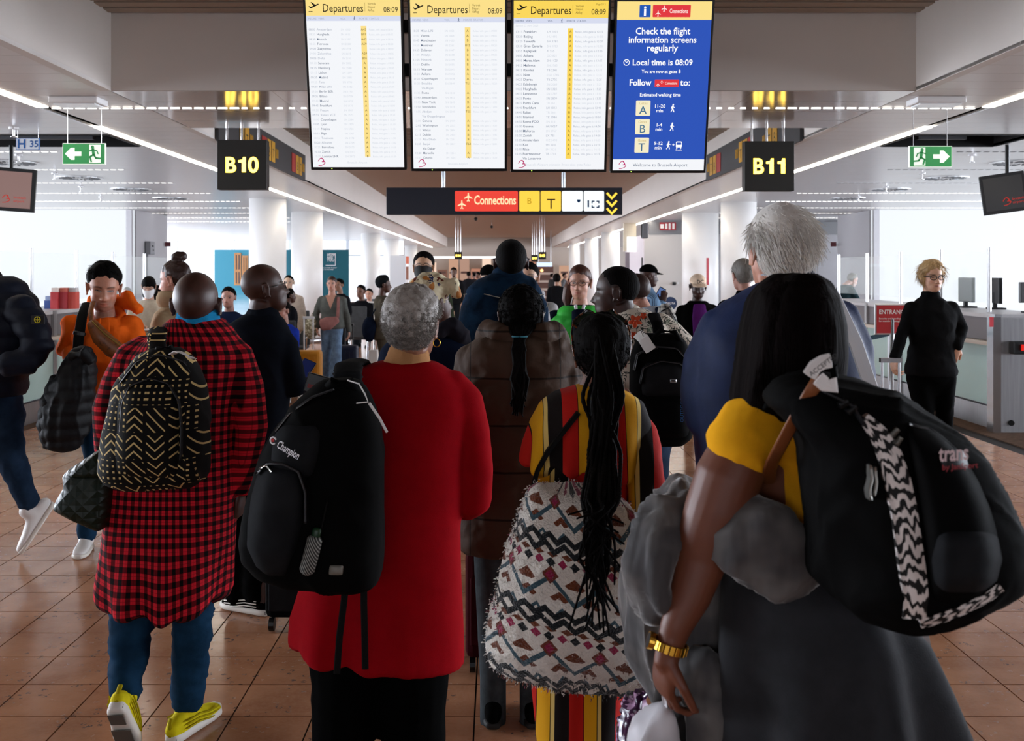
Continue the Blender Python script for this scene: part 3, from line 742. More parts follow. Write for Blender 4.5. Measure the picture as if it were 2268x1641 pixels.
gate_sign('B11', 1701, 369, 10.12, .475, 'square black hanging sign reading B11 in yellow')
for t_, px, py, d_ in (('B14', 1015, 566, 36.), ('B17', 1184, 572, 40.), ('B15', 1201, 566, 36.)):
    gate_sign(t_, px, py, d_, .26, f'tiny far gate sign {t_} above the crowd', True)
for s in (-1, 1):
    x = XL+.012 if s < 0 else XR-.012
    y0, y1, z0, z1 = 10.75, 15.6, HZ-.02, HZ+.36
    e = thing('wayfinding_panel', f'dark wayfinding panel with red and yellow tiles on the fascia behind {"B10" if s<0 else "B11"}', 'sign', (x, 13, z0), 'side wayfinding panels')
    MB().bb(min(x, x-s*.03), max(x, x-s*.03), y0, y1, z0, z1).build('board', paint('panel_dark', '2b2b2d', .5), e)
    xf = x-s*.034
    R_, Y_ = paint('tile_red', '9c1f1a', .5), paint('tile_yellow', 'b8861a', .5)
    def tl(a, b, mat, nm='tile', lo=.05, hi=.31):
        return MB().bb(xf-.002, xf+.002, a, b, z0+lo, z0+hi).build(nm, mat, e)
    for o_ in (10.95, 12.35, 14.2):
        tl(o_+.35, o_+.62, R_, 'red_tile') if o_ > 12 else None
        tl(o_+.66, o_+.86, Y_, 'yellow_tile'); tl(o_+.9, o_+1.1, Y_, 'yellow_tile')
        rd = (0, -1, 0) if s > 0 else (0, 1, 0)
        text('B', 'letter', SIGNK, e, (xf-s*.003, o_+.76, z0+.1), rd, UZ, .17, 'CENTER'); text('T', 'letter', SIGNK, e, (xf-s*.003, o_+1.0, z0+.1), rd, UZ, .17, 'CENTER')
        for k in range(3):
            MB().bb(xf-.002, xf+.002, o_+1.15+k*.06, o_+1.18+k*.06, z0+.12, z0+.24).build('chevron', Y_, e)
# ------------------------------------------------------------------ connections sign
d = 15.8; c = W(1117, 446, d); sw, sh = 521*d/F, 60*d/F
e = thing('connections_sign', 'long black hanging sign with red Connections tile and yellow B and T tiles', 'sign', c)
MB().box(c, (sw, .12, sh)).build('case', paint('sign_navy', '11141f', .4), e, bevel=.004)
def ctile(px0, px1, nm, mat):
    m = MB(); a, b = W(px0, 446, d), W(px1, 446, d)
    m.poly(rrect(b.x-a.x, 45*d/F, .02), (a+b)/2+Vector((0, -.062, .0)), UX, UZ, -.004); return m.build(nm, mat, e)
ctile(1008, 1147, 'red_tile', glow('conn_red', 'f0473a', 1.)); ctile(1150, 1195, 'yellow_tile', glow('conn_yellow', 'ffd24a', 1.1)); ctile(1197, 1242, 'yellow_tile', MATS['conn_yellow'])
ctile(1244, 1290, 'white_tile', glow('conn_white', 'f4fbff', 1.15)); ctile(1292, 1337, 'white_tile', MATS['conn_white'])
fy = Vector((0, -.069, 0))
text('Connections', 'lettering', glow('conn_cream', 'ffe9b8', 1.1), e, W(1050, 453, d)+fy, UX, UZ, 28*d/F, 'LEFT', .015, .96, width=92*d/F)
m = MB(); o_ = W(1030, 446, d)+fy; s_ = 20*d/F; plane_icon(m, o_, UX, UZ, s_, (-.045, -.05)); plane_icon(m, o_, UX, UZ, s_, (.05, .06)); m.build('plane_pictogram', MATS['conn_cream'], e)
text('B', 'letter', glow('conn_gold', 'c29a10', .9), e, W(1172, 452, d)+fy, UX, UZ, 19*d/F, 'CENTER'); text('T', 'letter', TXK, e, W(1220, 463, d)+fy, UX, UZ, 32*d/F, 'CENTER')
m = MB(); disc(m, (0, 0), .022, W(1281, 446, d)+fy, UX, -UZ); m.poly([(-.025, 0), (.025, 0), (.025, .025), (-.025, .025)], W(1281, 446, d)+fy, UX, UZ, -.001); m.build('cup_pictogram', glow('pict_navy', '0b2c52', .8), e)
m = MB(); o_ = W(1315, 453, d)+fy
m.poly([(-.1, -.045), (-.075, -.045), (-.075, .06), (-.1, .06)], o_, UX, UZ, -.001)
for a, b in ((-1, -1), (1, -1), (-1, 1), (1, 1)):
    stroke(m, [(.02+a*.05, b*.02), (.02+a*.05, b*.045), (.02+a*.02, b*.045)], .018, o_, UX, -UZ)
m.build('lounge_pictogram', MATS['pict_navy'], e)['kind'] = 'stuff'
m = MB()
for k in range(3): stroke(m, [(-.065, .1-k*.115+.04), (0, .03-k*.115+.04), (.065, .1-k*.115+.04)], .032, W(1354, 450, d)+fy, UX, UZ, -.002)
m.build('chevrons', YEL, e)
for px in (982, 1248): MB().tube([W(px, 417, d), Vector((W(px, 417, d).x, d, HC+.02))], .03, 10, round_end=False).build('post', paint('post_pale', 'c2c8d0', .3, .5), e)
# ------------------------------------------------------------------ exit signs
GRN = MT('exit_green', .4, 0, .4).base('2f8c4f').emit('2f8c4f', .35).m
WHT = MT('exit_white', .4, 0, .4).base('e6efe6').emit('e6efe6', .55).m
for s in (-1, 1):
    d = 8.72; c = W(187 if s < 0 else 2060, 341 if s < 0 else 347, d)
    e = thing('exit_sign', f'green running man exit sign with white arrow pointing {"left" if s<0 else "right"}', 'sign', c, 'green exit signs')
    MB().box(c, (.352, .025, .175)).build('frame', WHT, e); MB().box(c+Vector((0, -.013, 0)), (.343, .004, .166)).build('panel', GRN, e)
    f = c+Vector((0, -.016, 0))
    m = MB(); a = .085*s
    m.poly([(x*s+a, y) for x, y in ((-.065, -.018), (-.01, -.018), (-.01, -.05), (.02, -.05), (.07, 0), (.02, .05), (-.01, .05), (-.01, .018), (-.065, .018))][::(-1 if s > 0 else 1)], f, UX, UZ, -.001); m.build('arrow', WHT, e)
    m = MB(); a = -.085*s; m.poly(rrect(.095, .15, .002)[::-1], f+UX*a+UX*(-.008*s), UX, UZ, -.001); m.build('doorway', WHT, e)
    m = MB(); walker(m, f+UX*(-.08*s)+Vector((0, -.002, -.005)), UX, UZ, .14, True, s); m.build('running_man', GRN, e)
    for k in (-.14, .14): MB().tube([c+UX*k+UZ*.08, Vector((c.x+k, d, HZ))], .0025, 5, round_end=False).build('wire', MATS['chrome'], e)
d = 10.2; c = W(62, 319, d); e = thing('helpdesk_sign', 'small white hanging sign reading H 35 in blue', 'sign', c)
MB().box(c, (.225, .02, .115)).build('frame', paint('sign_blue', '2a62a6', .4), e); MB().box(c+Vector((0, -.011, 0)), (.213, .002, .103)).build('plate', paint('sign_pale', 'dfe8f0', .4), e)
text('H', 'letter', MATS['sign_blue'], e, c+Vector((-.1, -.014, -.04)), UX, UZ, .12, 'LEFT', .03); text('35', 'number', MATS['sign_blue'], e, c+Vector((.02, -.014, -.03)), UX, UZ, .09, 'LEFT', .015)
for k in (-.1, .1): MB().tube([c+UX*k+UZ*.057, Vector((c.x+k, d, HZ))], .002, 5, round_end=False).build('wire', MATS['chrome'], e)
# ------------------------------------------------------------------ hanging gate monitors
def monitor(px, py, d, w, h, rz, rx, lab, scr, deep):
    c = W(px, py, d); e = thing('hanging_monitor', lab, 'monitor', c, 'monitors above the counters')
    M3 = Matrix.Rotation(rz, 3, 'Z') @ Matrix.Rotation(rx, 3, 'Y')
    MB().box(c, (w, .05, h), M=M3).build('bezel', paint('monitor_black', '15171a', .4), e, bevel=.006)
    q = M3 @ Vector((0, -.026, 0)); MB().box(c+q, (w*.86, .004, h*.84), M=M3).build('screen', scr, e)
    MB().box(c-q/.026*(.025+.11), (w*.85, .22, h*.85), M=M3).build('back_housing', MATS['monitor_black'], e, bevel=.02)
    f = c+q*1.12; ax, ay = M3 @ Vector((1, 0, 0)), M3 @ Vector((0, 0, 1))
    m = MB(); swoosh(m, f+ax*(w*.05)-ay*(h*.22), ax, ay, .08); m.build('logo', glow('logo_red', 'e0362c', .7), e)
    text('brussels\nairport', 'lettering', MATS['logo_red'], e, f+ax*(w*.16)-ay*(h*.2), ax, ay, .038)
    MB().tube([c-q*4+Vector((.05, 0, h*.4)), Vector(((c-q*4).x+.05, (c-q*4).y, HZ))], .022, 10, round_end=False).build('pole', BLACKP, e)
monitor(2223, 428, 11.2, .44, .42, -.35, -.13, 'black monitor tilted on a ceiling pole above the right counter', paint('screen_off', '17181c', .2), 4.5)
monitor(10, 419, 11.2, .62, .46, .25, .06, 'monitor with brownish screen hanging above the left counter', MT('screen_brown', .3).base('2a2020').emit('8a6c66', .9).m, 3.)
# ------------------------------------------------------------------ ceiling cameras and detectors in the corridor
for px, py, d in ((1236, 500, 30.), (1054, 517, 34.), (1089, 533, 40.)):
    c = W(px, py, d); c.z = HC; e = thing('ceiling_fixture', f'small hanging fixture on the raised ceiling, {"nearest the Connections sign" if d==30 else "above the far gates" if d==34 else "farthest by the bulkhead"}', 'fixture', c)
    MB().tube([c, c-UZ*.2], .012, 8).build('rod', MATS['chrome'], e); MB().ell(c-UZ*.24, (.06, .06, .06), nu=12, nv=8).build('dome', BLACKP, e, smooth=True)
c = W(1298, 511, 22.); c.x = XR-.055; e = thing('speaker', 'grey loudspeaker on the right fascia beyond the Connections sign', 'speaker', c); MB().box(c, (.12, .25, .32)).build('cabinet', paint('speaker_grey', '5c5c60', .5), e, bevel=.02); MB().box(c+Vector((-.062, 0, 0)), (.004, .2, .26)).build('grille', DARK, e)
# ================================================================== counters
def counter(s):
    xf = -5.03 if s < 0 else 5.15
    y0, y1 = (9.3, 17.2) if s < 0 else (10.9, 17.2)
    side = 'left' if s < 0 else 'right'
    e = thing('gate_counter', f'{side} gate counter with mint glass front panels and steel plinth', 'counter', (xf, 13, 0), 'gate counters')
    B = lambda a, b, *r: (min(xf+s*a, xf+s*b), max(xf+s*a, xf+s*b), *r)
    MB().bb(*B(.0, .7, y0, y1, .005, .23)).build('plinth', STEEL, e)
    MB().bb(*B(.05, .7, y0, y1, .23, 1.16)).build('carcass', DGREY, e)
    MB().bb(*B(.0, .75, y0, y1, 1.16, 1.2)).build('worktop', paint('worktop', 'b4b2b4', .35), e)
    MB().bb(*B(-.07, .05, y0, y1, .875, .915)).build('rail', MT('wood_rail', .35).base('c2b8ac').m, e)
    n = round((y1-y0)/1.28); st_ = (y1-y0)/n
    for k in range(n):
        a, b = y0+k*st_, y0+(k+1)*st_
        g = MB().bb(*B(.0, .03, a+.05, b-.02, .25, .87)).build('glass_panel', GLASSG, e)
        for yy in (a+.12, b-.1): MB().bb(*B(-.008, .0, yy, yy+.03, .33, .36)).build('stud', STEEL, g)
        MB().bb(*B(.02, .05, a+.05, b-.02, .92, 1.16)).build('fascia_panel', DGREY, e)
        MB().bb(*B(-.015, .06, a-.03, a+.05, .0, 1.2)).build('upright', STEEL, e)
    # glass screen behind
    gs = thing('glass_screen', f'clear glass screen with steel posts on the {side} counter', 'glass screen', (xf+s*.3, 13, 1.2))
    xg = xf+s*.27
    sp = 1.28
    y = y0+.1 if s < 0 else 11.6
    while y < y1+.1:
        MB().tube([(xg, y, 1.2), (xg, y, 1.91)], .022, 12, round_end=False).build('post', STEEL, gs)
        if y+sp < y1+.1: MB().bb(xg-.005, xg+.005, y+.03, y+sp-.03, 1.3, 1.86).build('pane', GLASS, gs)
        y += sp
    return e
cl_ = counter(-1); cr_ = counter(1)
e = thing('counter_end', 'brushed steel end cabinet of the right counter with a black scanner', 'cabinet', (5.9, 10.8, 0))
MB().bb(5.06, 7.6, 10.72, 10.83, .005, 1.17).build('panel', STEEL, e)
MB().bb(5.04, 5.12, 10.7, 10.84, .0, 1.18).build('corner_post', MATS['chrome'], e)
MB().tube([W(2240, 937, 10.71), W(2240, 937, 10.70)], .03, 14, round_end=False, side=(1, 0, 0)).build('cable_hole', DARK, e)
MB().box(W(2256, 770, 10.66), (.14, .1, .13)).build('scanner', BLACKP, e, bevel=.01); MB().box(W(2266, 770, 10.6), (.03, .02, .06)).build('scanner_light', glow('scan_red', 'ff2010', .7), e)
MB().box(W(2196, 713, 10.69), (.04, .01, .1)).build('sticker', paint('sticker_red', 'c23a44', .5), e)
def desk_monitor(c, rz, lab, w=.45, h=.3):
    e = thing('desk_monitor', lab, 'monitor', (c[0], c[1], 1.2), 'desk monitors')
    x, y = c[0], c[1]; M3 = Matrix.Rotation(rz, 3, 'Z')
    MB().box((x, y, 1.21), (.22, .18, .02), rz=rz).build('base', BLACKP, e, bevel=.005); MB().box((x, y+.03, 1.3), (.05, .04, .2), rz=rz).build('stand', BLACKP, e)
    MB().box((x, y, 1.42), (w, .045, h), M=M3).build('panel', BLACKP, e, bevel=.008); return e
desk_monitor((5.85, 12.35), 1.35, 'black monitor seen edge-on behind the blonde woman')
desk_monitor((5.75, 12.9), 1.5, 'second black monitor behind the blonde woman')
desk_monitor((5.75, 11.25), .1, 'squat black monitor back on the right counter end', .36, .22)
desk_monitor((-5.55, 15.0), -.6, 'black monitor on the left counter behind the orange hoodie', .4, .3)
desk_monitor((-5.6, 11.95), -.3, 'low dark screen on the left counter beside the red folders', .42, .2)
for k, (dx, col) in enumerate(((0, 'b23438'), (.14, 'a02c34'), (.28, 'c04a40'), (.06, '2c4a86'))):
    x, y = W(132+dx*125, 660, 12.4).x-(.25 if k==3 else .1), 12.5
    e = thing('leaflet_box', ['red leaflet box on the left counter, nearest the post', 'dark red leaflet box in the middle of the left counter', 'orange red leaflet box on the left counter', 'blue leaflet box tucked below the red ones'][k], 'box', (x, y+.02*k, 1.2), 'leaflet boxes on the left counter')
    z = 1.2+(.2 if k < 3 else .1)
    MB().bb(x-.045, x+.045, y-.02+.03*k, y+.1+.03*k, 1.2, z).build('case', paint('leaf'+col, col, .5), e); MB().bb(x-.04, x+.04, y+.0+.03*k, y+.09+.03*k, z, z+.05).build('leaflets', paint('leafp'+str(k), ['d8c8c0', 'c86a5a', 'b8b4b4', '5a7ab0'][k], .6), e)
# entrance sign
d = 8.9; e = thing('entrance_sign', 'red framed ENTRANCE sign on a pole beside the blonde woman', 'sign', W(1975, 880, d))
c = W(1976, 707, d); MB().box(c, (.3, .02, .26)).build('frame', paint('frame_silver', 'c9c9c9', .3, .5), e, bevel=.006); MB().box(c+Vector((0, -.012, 0)), (.27, .004, .235)).build('panel', paint('entrance_red', 'b02a2e', .45), e)
text('ENTRANCE', 'heading', paint('sign_white', 'eeeae6', .5), e, c+Vector((-.118, -.016, .045)), UX, UZ, .052, 'LEFT', .012, width=.235); text('Security and boarding\nfor transfer passengers', 'lettering', MATS['sign_white'], e, c+Vector((-.118, -.016, -.0)), UX, UZ, .021, 'LEFT', .006)
MB().tube([Vector((c.x-.02, d, 0)), c], .02, 12, round_end=False).build('pole', MATS['chrome'], e); MB().tube([Vector((c.x-.02, d, .005)), Vector((c.x-.02, d, .03))], .16, 24, round_end=False).build('foot', STEEL, e)
e = thing('queue_barrier', 'teal queue belt strung between steel posts by the right counter', 'barrier', (4.35, 11.5, 0))
for x, y in ((2.9, 9.6), (4.55, 12.2)): MB().tube([(x, y, 0), (x, y, .98)], .03, 12, round_end=False).build('post', STEEL, e); MB().tube([(x, y, .01), (x, y, .03)], .17, 24, round_end=False).build('foot', STEEL, e)
m = MB(); m.poly([(0, 0), (1, 0), (1, .05), (0, .05)], (2.9, 9.6, .9), (1.65, 2.6, 0), (0, 0, 1), .004); m.build('belt', paint('belt_teal', '2c5060', .7), e)
# billboard
d = 33.; e = thing('billboard', 'turquoise advertising billboard with golden window frames behind the columns', 'billboard', W(622, 636, d))
a, b = W(475, 553, d), W(772, 725, d)
t = MT('billboard_print', .4); x, y, z = t.xyz()
n = t.noise(.9, 4., .6, stretch=(.6, 1, 2.2)); hgt = z+n*.9
t.base(t.mix((z-.3).smooth(-1.2, .6), '9fc3d4', t.mix(x.smooth(-.5, 1.2), '3f8fa8', '12525e'))); 
cl = (hgt.smooth(-.4, .4)*-1.0+1.0)*x.lt(.9)
t.base(t.mix(cl*.8, t.mix(x.smooth(-1.2, 1.2), '3f8ca4', '15525f'), 'cfe0ea')); t.emit(t.mix(cl*.8, t.mix(x.smooth(-1.2, 1.2), '3f8ca4', '15525f'), 'cfe0ea'), .12)
MB().bb(a.x, b.x, d, d+.12, 0.0, a.z).build('board', t.m, e)
GOLD = paint('gold_frame', 'c08a5a', .5); 
def winframe(px0, px1, py0, py1):
    A, B_ = W(px0, py0, d-.02), W(px1, py1, d-.02); f = MB().bb(A.x, B_.x, d-.03, d, B_.z, A.z).build('window_frame', GOLD, e)
    mx_, my = (A.x+B_.x)/2, A.z-(A.z-B_.z)*.55
    for (x0, x1, z0, z1) in ((A.x+.05, mx_-.03, my+.04, A.z-.06), (mx_+.03, B_.x-.05, my+.04, A.z-.06), (A.x+.05, mx_-.03, B_.z+.06, my-.04), (mx_+.03, B_.x-.05, B_.z+.06, my-.04)):
        MB().bb(x0, x1, d-.04, d-.028, z0, z1).build('pane', paint('frame_pane', '3a3f50', .4), f)
winframe(519, 534, 560, 632); winframe(536, 549, 566, 632); winframe(551, 566, 562, 632)
m = MB(); o_ = W(730, 575, d-.02); stroke(m, [(-.12, -.18), (.18, -.18), (.18, .18), (-.02, .18)], .02, o_, UX, UZ); m.build('logo_frame', WHITE, e)
text('HOW\nARE\nYOU', 'lettering', WHITE, e, W(724, 567, d-.03), UX, UZ, .11, 'LEFT', .02, line=.75)
text('a different journey to your\nbest story for the ride', 'lettering', WHITE, e, W(700, 594, d-.03), UX, UZ, .06, 'LEFT', .01)
# ================================================================== people: tools
TMPSC = bpy.data.scenes.new('remesh_tmp')
def remesh(mb, voxel, smooth=3, fac=.5):
    me = bpy.data.meshes.new('tmp'); me.from_pydata(mb.verts().tolist(), [], mb.Fc); me.validate()
    ob = bpy.data.objects.new('tmp', me); TMPSC.collection.objects.link(ob)
    md = ob.modifiers.new('r', 'REMESH'); md.mode = 'VOXEL'; md.voxel_size = voxel; md.adaptivity = 0
    if smooth:
        ms = ob.modifiers.new('s', 'SMOOTH'); ms.factor = fac; ms.iterations = smooth
    vl = TMPSC.view_layers[0]; vl.update()
    ev = ob.evaluated_get(vl.depsgraph); m2 = ev.to_mesh()
    n = len(m2.vertices); v = np.empty(n*3, np.float32); m2.vertices.foreach_get('co', v)
    nl = np.empty(n*3, np.float32); m2.vertex_normals.foreach_get('vector', nl)
    k = len(m2.polygons); ls = np.empty(k, np.int32); m2.polygons.foreach_get('loop_start', ls); lt = np.empty(k, np.int32); m2.polygons.foreach_get('loop_total', lt)
    li = np.empty(len(m2.loops), np.int32); m2.loops.foreach_get('vertex_index', li)
    f = [tuple(li[a:a+b]) for a, b in zip(ls.tolist(), lt.tolist())] if (lt != 4).any() else li.reshape(-1, 4)
    ev.to_mesh_clear(); bpy.data.objects.remove(ob); bpy.data.meshes.remove(me)
    return v.reshape(-1, 3).astype(float), f, nl.reshape(-1, 3).astype(float)
def put(name, v, f, mat, parent=None, org=None, uv=None, col=None, smooth=True):
    me = bpy.data.meshes.new(name); o = Vector(ORG[parent.name]) if parent is not None else Vector(org)
    q = np.asarray(f)
    if q.dtype != object and q.ndim == 2:
        n, k, w = len(v), len(q), q.shape[1]
        me.vertices.add(n); me.loops.add(k*w); me.polygons.add(k)
        me.vertices.foreach_set('co', (v-np.array(o)).astype(np.float32).ravel())
        me.loops.foreach_set('vertex_index', q.astype(np.int32).ravel()); me.polygons.foreach_set('loop_start', np.arange(0, k*w, w, dtype=np.int32)); me.polygons.foreach_set('loop_total', np.full(k, w, np.int32))
    else:
        me.from_pydata((v-np.array(o)).tolist(), [], [tuple(int(i) for i in t) for t in f])
    me.update(calc_edges=True); me.validate()
    if smooth: me.polygons.foreach_set('use_smooth', np.ones(len(me.polygons), bool))
    if uv is not None:
        a = me.attributes.new('puv', 'FLOAT_VECTOR', 'POINT'); u = np.zeros((len(v), 3), np.float32); u[:, :uv.shape[1]] = uv; a.data.foreach_set('vector', u.ravel())
    if col is not None:
        a = me.attributes.new('col', 'FLOAT_COLOR', 'POINT'); u = np.ones((len(v), 4), np.float32); u[:, :3] = col; a.data.foreach_set('color', u.ravel())
    ob = bpy.data.objects.new(name, me); COL.objects.link(ob)
    if parent is not None: ob.parent = parent
    else: ob.location = o
    ORG[ob.name] = tuple(o)
    if mat is not None: me.materials.append(mat)
    return ob
def wob(p, scale, seed, octs=5):
    """smooth random field in about [-1,1]"""
    r = np.random.default_rng(seed); s = np.zeros(len(p)); q = p/scale
    w = np.zeros(len(p))
    for i in range(octs):
        k = r.normal(size=3); k /= np.linalg.norm(k); ph = r.uniform(0, 6.28)
        w = np.sin(q@k*r.uniform(.7, 1.4)*3.+ph+1.1*w); s += w
    return s/octs*1.3
def folds(v, n, amp, scale, seed, stretch=(1, 1, 1)):
    q = v*np.array(stretch); h = wob(q, scale, seed); h = 1-2*np.abs(h)
    return v+n*(h*amp)[:, None]
def garment(name, mb, mat, parent, voxel=.012, smooth=4, fold=None, quilt=None, uvf=None, post=None, fac=.5):
    v, f, n = remesh(mb, voxel, smooth, fac)
    uv = uvf(v) if uvf else None
    if fold:
        for (amp, sc, sd, *stt) in fold: v = folds(v, n, amp, sc, sd, stt[0] if stt else (1, 1, 1))
    if quilt:
        amp, sp, ph = quilt; v = v+n*(amp*np.abs(np.sin(pi*(v[:, 2]+ph+.006*wob(v, .2, 3))/sp)))[:, None]
    if post: v = post(v, n)
    return put(name, v, f, mat, parent, uv=uv)

# ------------------------------------------------------------------ heads
def _hit(D, c, r):
    o = -np.array(c); r = np.array(r)
    A = ((D/r)**2).sum(-1); B = (o*D/r**2).sum(-1); C = ((o/r)**2).sum()-1
    q = B*B-A*C
    return np.where(q > 0, (-B+np.sqrt(np.maximum(q, 0)))/A, 0).clip(0, 1)
def head_radius(D, hp):
    w = hp.get('w', 1.); j = hp.get('jaw', 1.)
    t = [_hit(D, (0, -.014, .034), (.0765*w, .097, .088)), _hit(D, (0, .026, -.03), (.0645*w, .064, .083)), _hit(D, (0, .036, -.073), (.05*w*j, .05, .042))]
    return sum(x**18 for x in t)**(1/18)
def grid_dirs(nu, nv):
    u = np.linspace(0, 2*pi, nu, endpoint=False); v = np.linspace(-pi/2+.06, pi/2-.06, nv)
    U, V = np.meshgrid(u, v); return U, V, np.stack([np.sin(U)*np.cos(V), np.cos(U)*np.cos(V), np.sin(V)], -1)
def G(x, z, cx, cz, sx, sz): return np.exp(-((x-cx)/sx)**2-((z-cz)/sz)**2)
def head_local(hp):
    U, V, D = grid_dirs(88, 64); P = D*head_radius(D, hp)[..., None]
    x, y, z = P[..., 0], P[..., 1], P[..., 2]; front = 1/(1+np.exp(-(y-.035)/.008)); ax = np.abs(x)
    ns = hp.get('nose', 1.)
    dy = np.zeros_like(x)
    t = np.clip((.012-z)/.05, 0, 1)
    ridge = np.exp(-(x/(.0085+.006*t))**2)*np.where((z < .022) & (z > -.05), 1, 0)*np.clip((z+.05)/.012, 0, 1)*np.clip((.022-z)/.01, 0, 1)
    dy += ridge*(.004+.021*t**1.2)*ns
    dy += .009*ns*G(ax, z, .0125, -.038, .0065, .0075)
    dy += -.0125*G(ax, z, .031, .006, .017, .0115)+.0062*G(ax, z, .031, .004, .0115, .0075)
    dy += .004*G(ax, z, .028, .026, .026, .008)
    dy += .0065*G(x, z, 0, -.0595, .019, .0055)+.0062*G(x, z, 0, -.0715, .017, .0055)-.004*G(x, z, 0, -.0655, .022, .0028)
    dy += .006*G(x, z, 0, -.1, .02, .012)-.003*G(x, z, 0, -.084, .02, .006)
    dy += .004*G(ax, z, .05, -.022, .016, .016)-.003*G(ax, z, .045, -.055, .014, .02)
    P[..., 1] = y+dy*front
    return P
def add_head(mb, M, hp, ears=True):
    A = np.array(M)
    P = head_local(hp); rings = [P[i] for i in range(P.shape[0])]
    tr = lambda q: np.asarray(q) @ A[:3, :3].T+A[:3, 3]
    mb.loft([tr(r) for r in rings])
    if ears:
        for s in (-1, 1):
            c = np.array((.0765*hp.get('w', 1.)*s, -.010, -.004))
            a = np.linspace(-.5, 2*pi-1.2, 14)
            pts = [c+np.array((s*(.010+.004*math.sin(t)), -.006-.015*math.cos(t)*.9+.004*math.sin(t), .031*math.sin(t)+.002)) for t in a]
            mb.tube([tuple(p) for p in tr(pts)], .0052, 8)
            mb.ell(tr([c+np.array((s*.004, -.004, 0))])[0], (.007, .014, .027), M=M.to_3x3())
            mb.ell(tr([c+np.array((s*.006, .006, -.026))])[0], (.006, .008, .009), M=M.to_3x3())
def head_col(loc, base, fp):
    """skin colouring in head space: brows, lips, eyes, stubble, cropped hair"""
    x, y, z = loc[:, 0], loc[:, 1], loc[:, 2]; ax = np.abs(x); c = np.tile(np.array(base), (len(loc), 1))
    def mixc(m, col): nonlocal c; m = np.clip(m, 0, 1)[:, None]; c = c*(1-m)+np.array(col)*m
    ss = lambda v, a, b: np.clip((v-a)/(b-a), 0, 1)
    front = (y > .045).astype(float)
    bl = np.array(base)
    mixc(.35*G(ax, z, .045, -.025, .02, .018)*front, bl*np.array((1.15, .75, .7)))
    mixc(.3*G(x, z, 0, -.036, .012, .01)*front, bl*np.array((1.1, .75, .7)))
    if 'stubble' in fp: mixc(fp['stubble'][1]*ss(-z, .035, .06)*ss(y, .0, .03)*(1-G(x, z, 0, -.066, .02, .008))*(z > -.13), fp['stubble'][0])
    lip = fp.get('lip', tuple(bl*np.array((1.0, .55, .52))))
    mixc(.85*np.exp(-(x/.021)**4)*np.exp(-((z+.0655)/.0085)**4)*front, lip)
    mixc(.7*np.exp(-(x/.022)**6)*np.exp(-((z+.0655)/.0018)**2)*front, bl*.25)
    mixc(.6*G(ax, z, .0075, -.0455, .004, .003)*front, bl*.2)
    zz = .0265-.35*(np.abs(ax-.033)-.0)**2*30
    brow = np.exp(-((z-zz)/.0042)**2)*ss(ax, .010, .016)*(1-ss(ax, .048, .056))*front
    mixc(.9*brow*fp.get('brow', 1.), fp.get('browcol', (.012, .009, .007)))
    e = ((ax-.031)/.0145)**2; op = .0052*(1-e)*fp.get('open', 1.)
    eye = (e < 1) & (np.abs(z-.004) < op) & (y > .04)
    mixc(.5*G(ax, z, .031, .006, .018, .012)*front, bl*.6)
    c[eye] = np.array((.3, .27, .25))*(.35+.65*min(1., float(np.mean(bl))*4))
    gx = fp.get('gaze', 0.)
    iris = eye & (((np.where(x > 0, x-.031, x+.031)-gx)**2+(z-.0045)**2) < .0058**2); c[iris] = fp.get('iris', (.02, .012, .008))
    lash = (e < 1.25) & (np.abs(z-.004-np.maximum(op, 0)-.001) < .0022) & (y > .04); c[lash] = (.012, .008, .007)
    if 'crop' in fp:
        u = np.arctan2(x, y); m = hairline(u, 'short', fp.get('hl', 0.)); k = ss(z-m, -.006, .012)*(~((ax > .072) & (z < .03) & (z > -.04)))
        mixc(k*fp['crop'][1], fp['crop'][0])
    return c
def hairline(u, kind='short', off=0.):
    a = np.abs((u+pi) % (2*pi)-pi)
    xs = np.radians([0, 35, 62, 80, 100, 125, 180])
    ys = {'short': [.078, .074, .05, .02, .012, -.045, -.058], 'long': [.078, .07, .04, -.02, -.06, -.1, -.11], 'bob': [.07, .06, .03, -.04, -.085, -.1, -.1],
          'fringe': [.035, .035, .01, -.05, -.1, -.12, -.12], 'high': [.1, .1, .085, .02, .012, -.04, -.05], 'afro': [.07, .066, .05, .035, .02, -.045, -.068]}[kind]
    return np.interp(a, xs, ys)+off
def hair_shell(M, hp, kind, thick, seed=1, rough=.004, off=0., top=0., nu=60, nv=44, sc=.03):
    U, V, D = grid_dirs(nu, nv); R = head_radius(D, hp); P = D*R[..., None]
    hl = hairline(U, kind, off)+.004*np.sin(5*U+seed)+.0035*np.sin(11*U+2*seed)+.002*np.sin(23*U); m = 1/(1+np.exp(-(P[..., 2]-hl)/.006))
    ear = np.exp(-((np.abs(P[..., 0])-.078)/.02)**2-((P[..., 1]+.01)/.022)**2-((P[..., 2]+.002)/.03)**2); m = m*(1-.9*ear*(kind in ('short', 'high', 'afro')))
    t = thick*(1+top*np.clip(P[..., 2]/.1, 0, 1))
    nz = wob((P*np.array((1, 1, .55))).reshape(-1, 3), sc, seed).reshape(R.shape)
    ramp = np.clip((P[..., 2]-hl)/.04, 0, 1)*.75+.25
    R2 = R+m*(t*ramp+rough*nz*ramp)-(1-m)*.012
    A = np.array(M); Q = (D*R2[..., None]) @ A[:3, :3].T+A[:3, 3]
    mb = MB(); mb.loft([Q[i] for i in range(nv)]); return mb
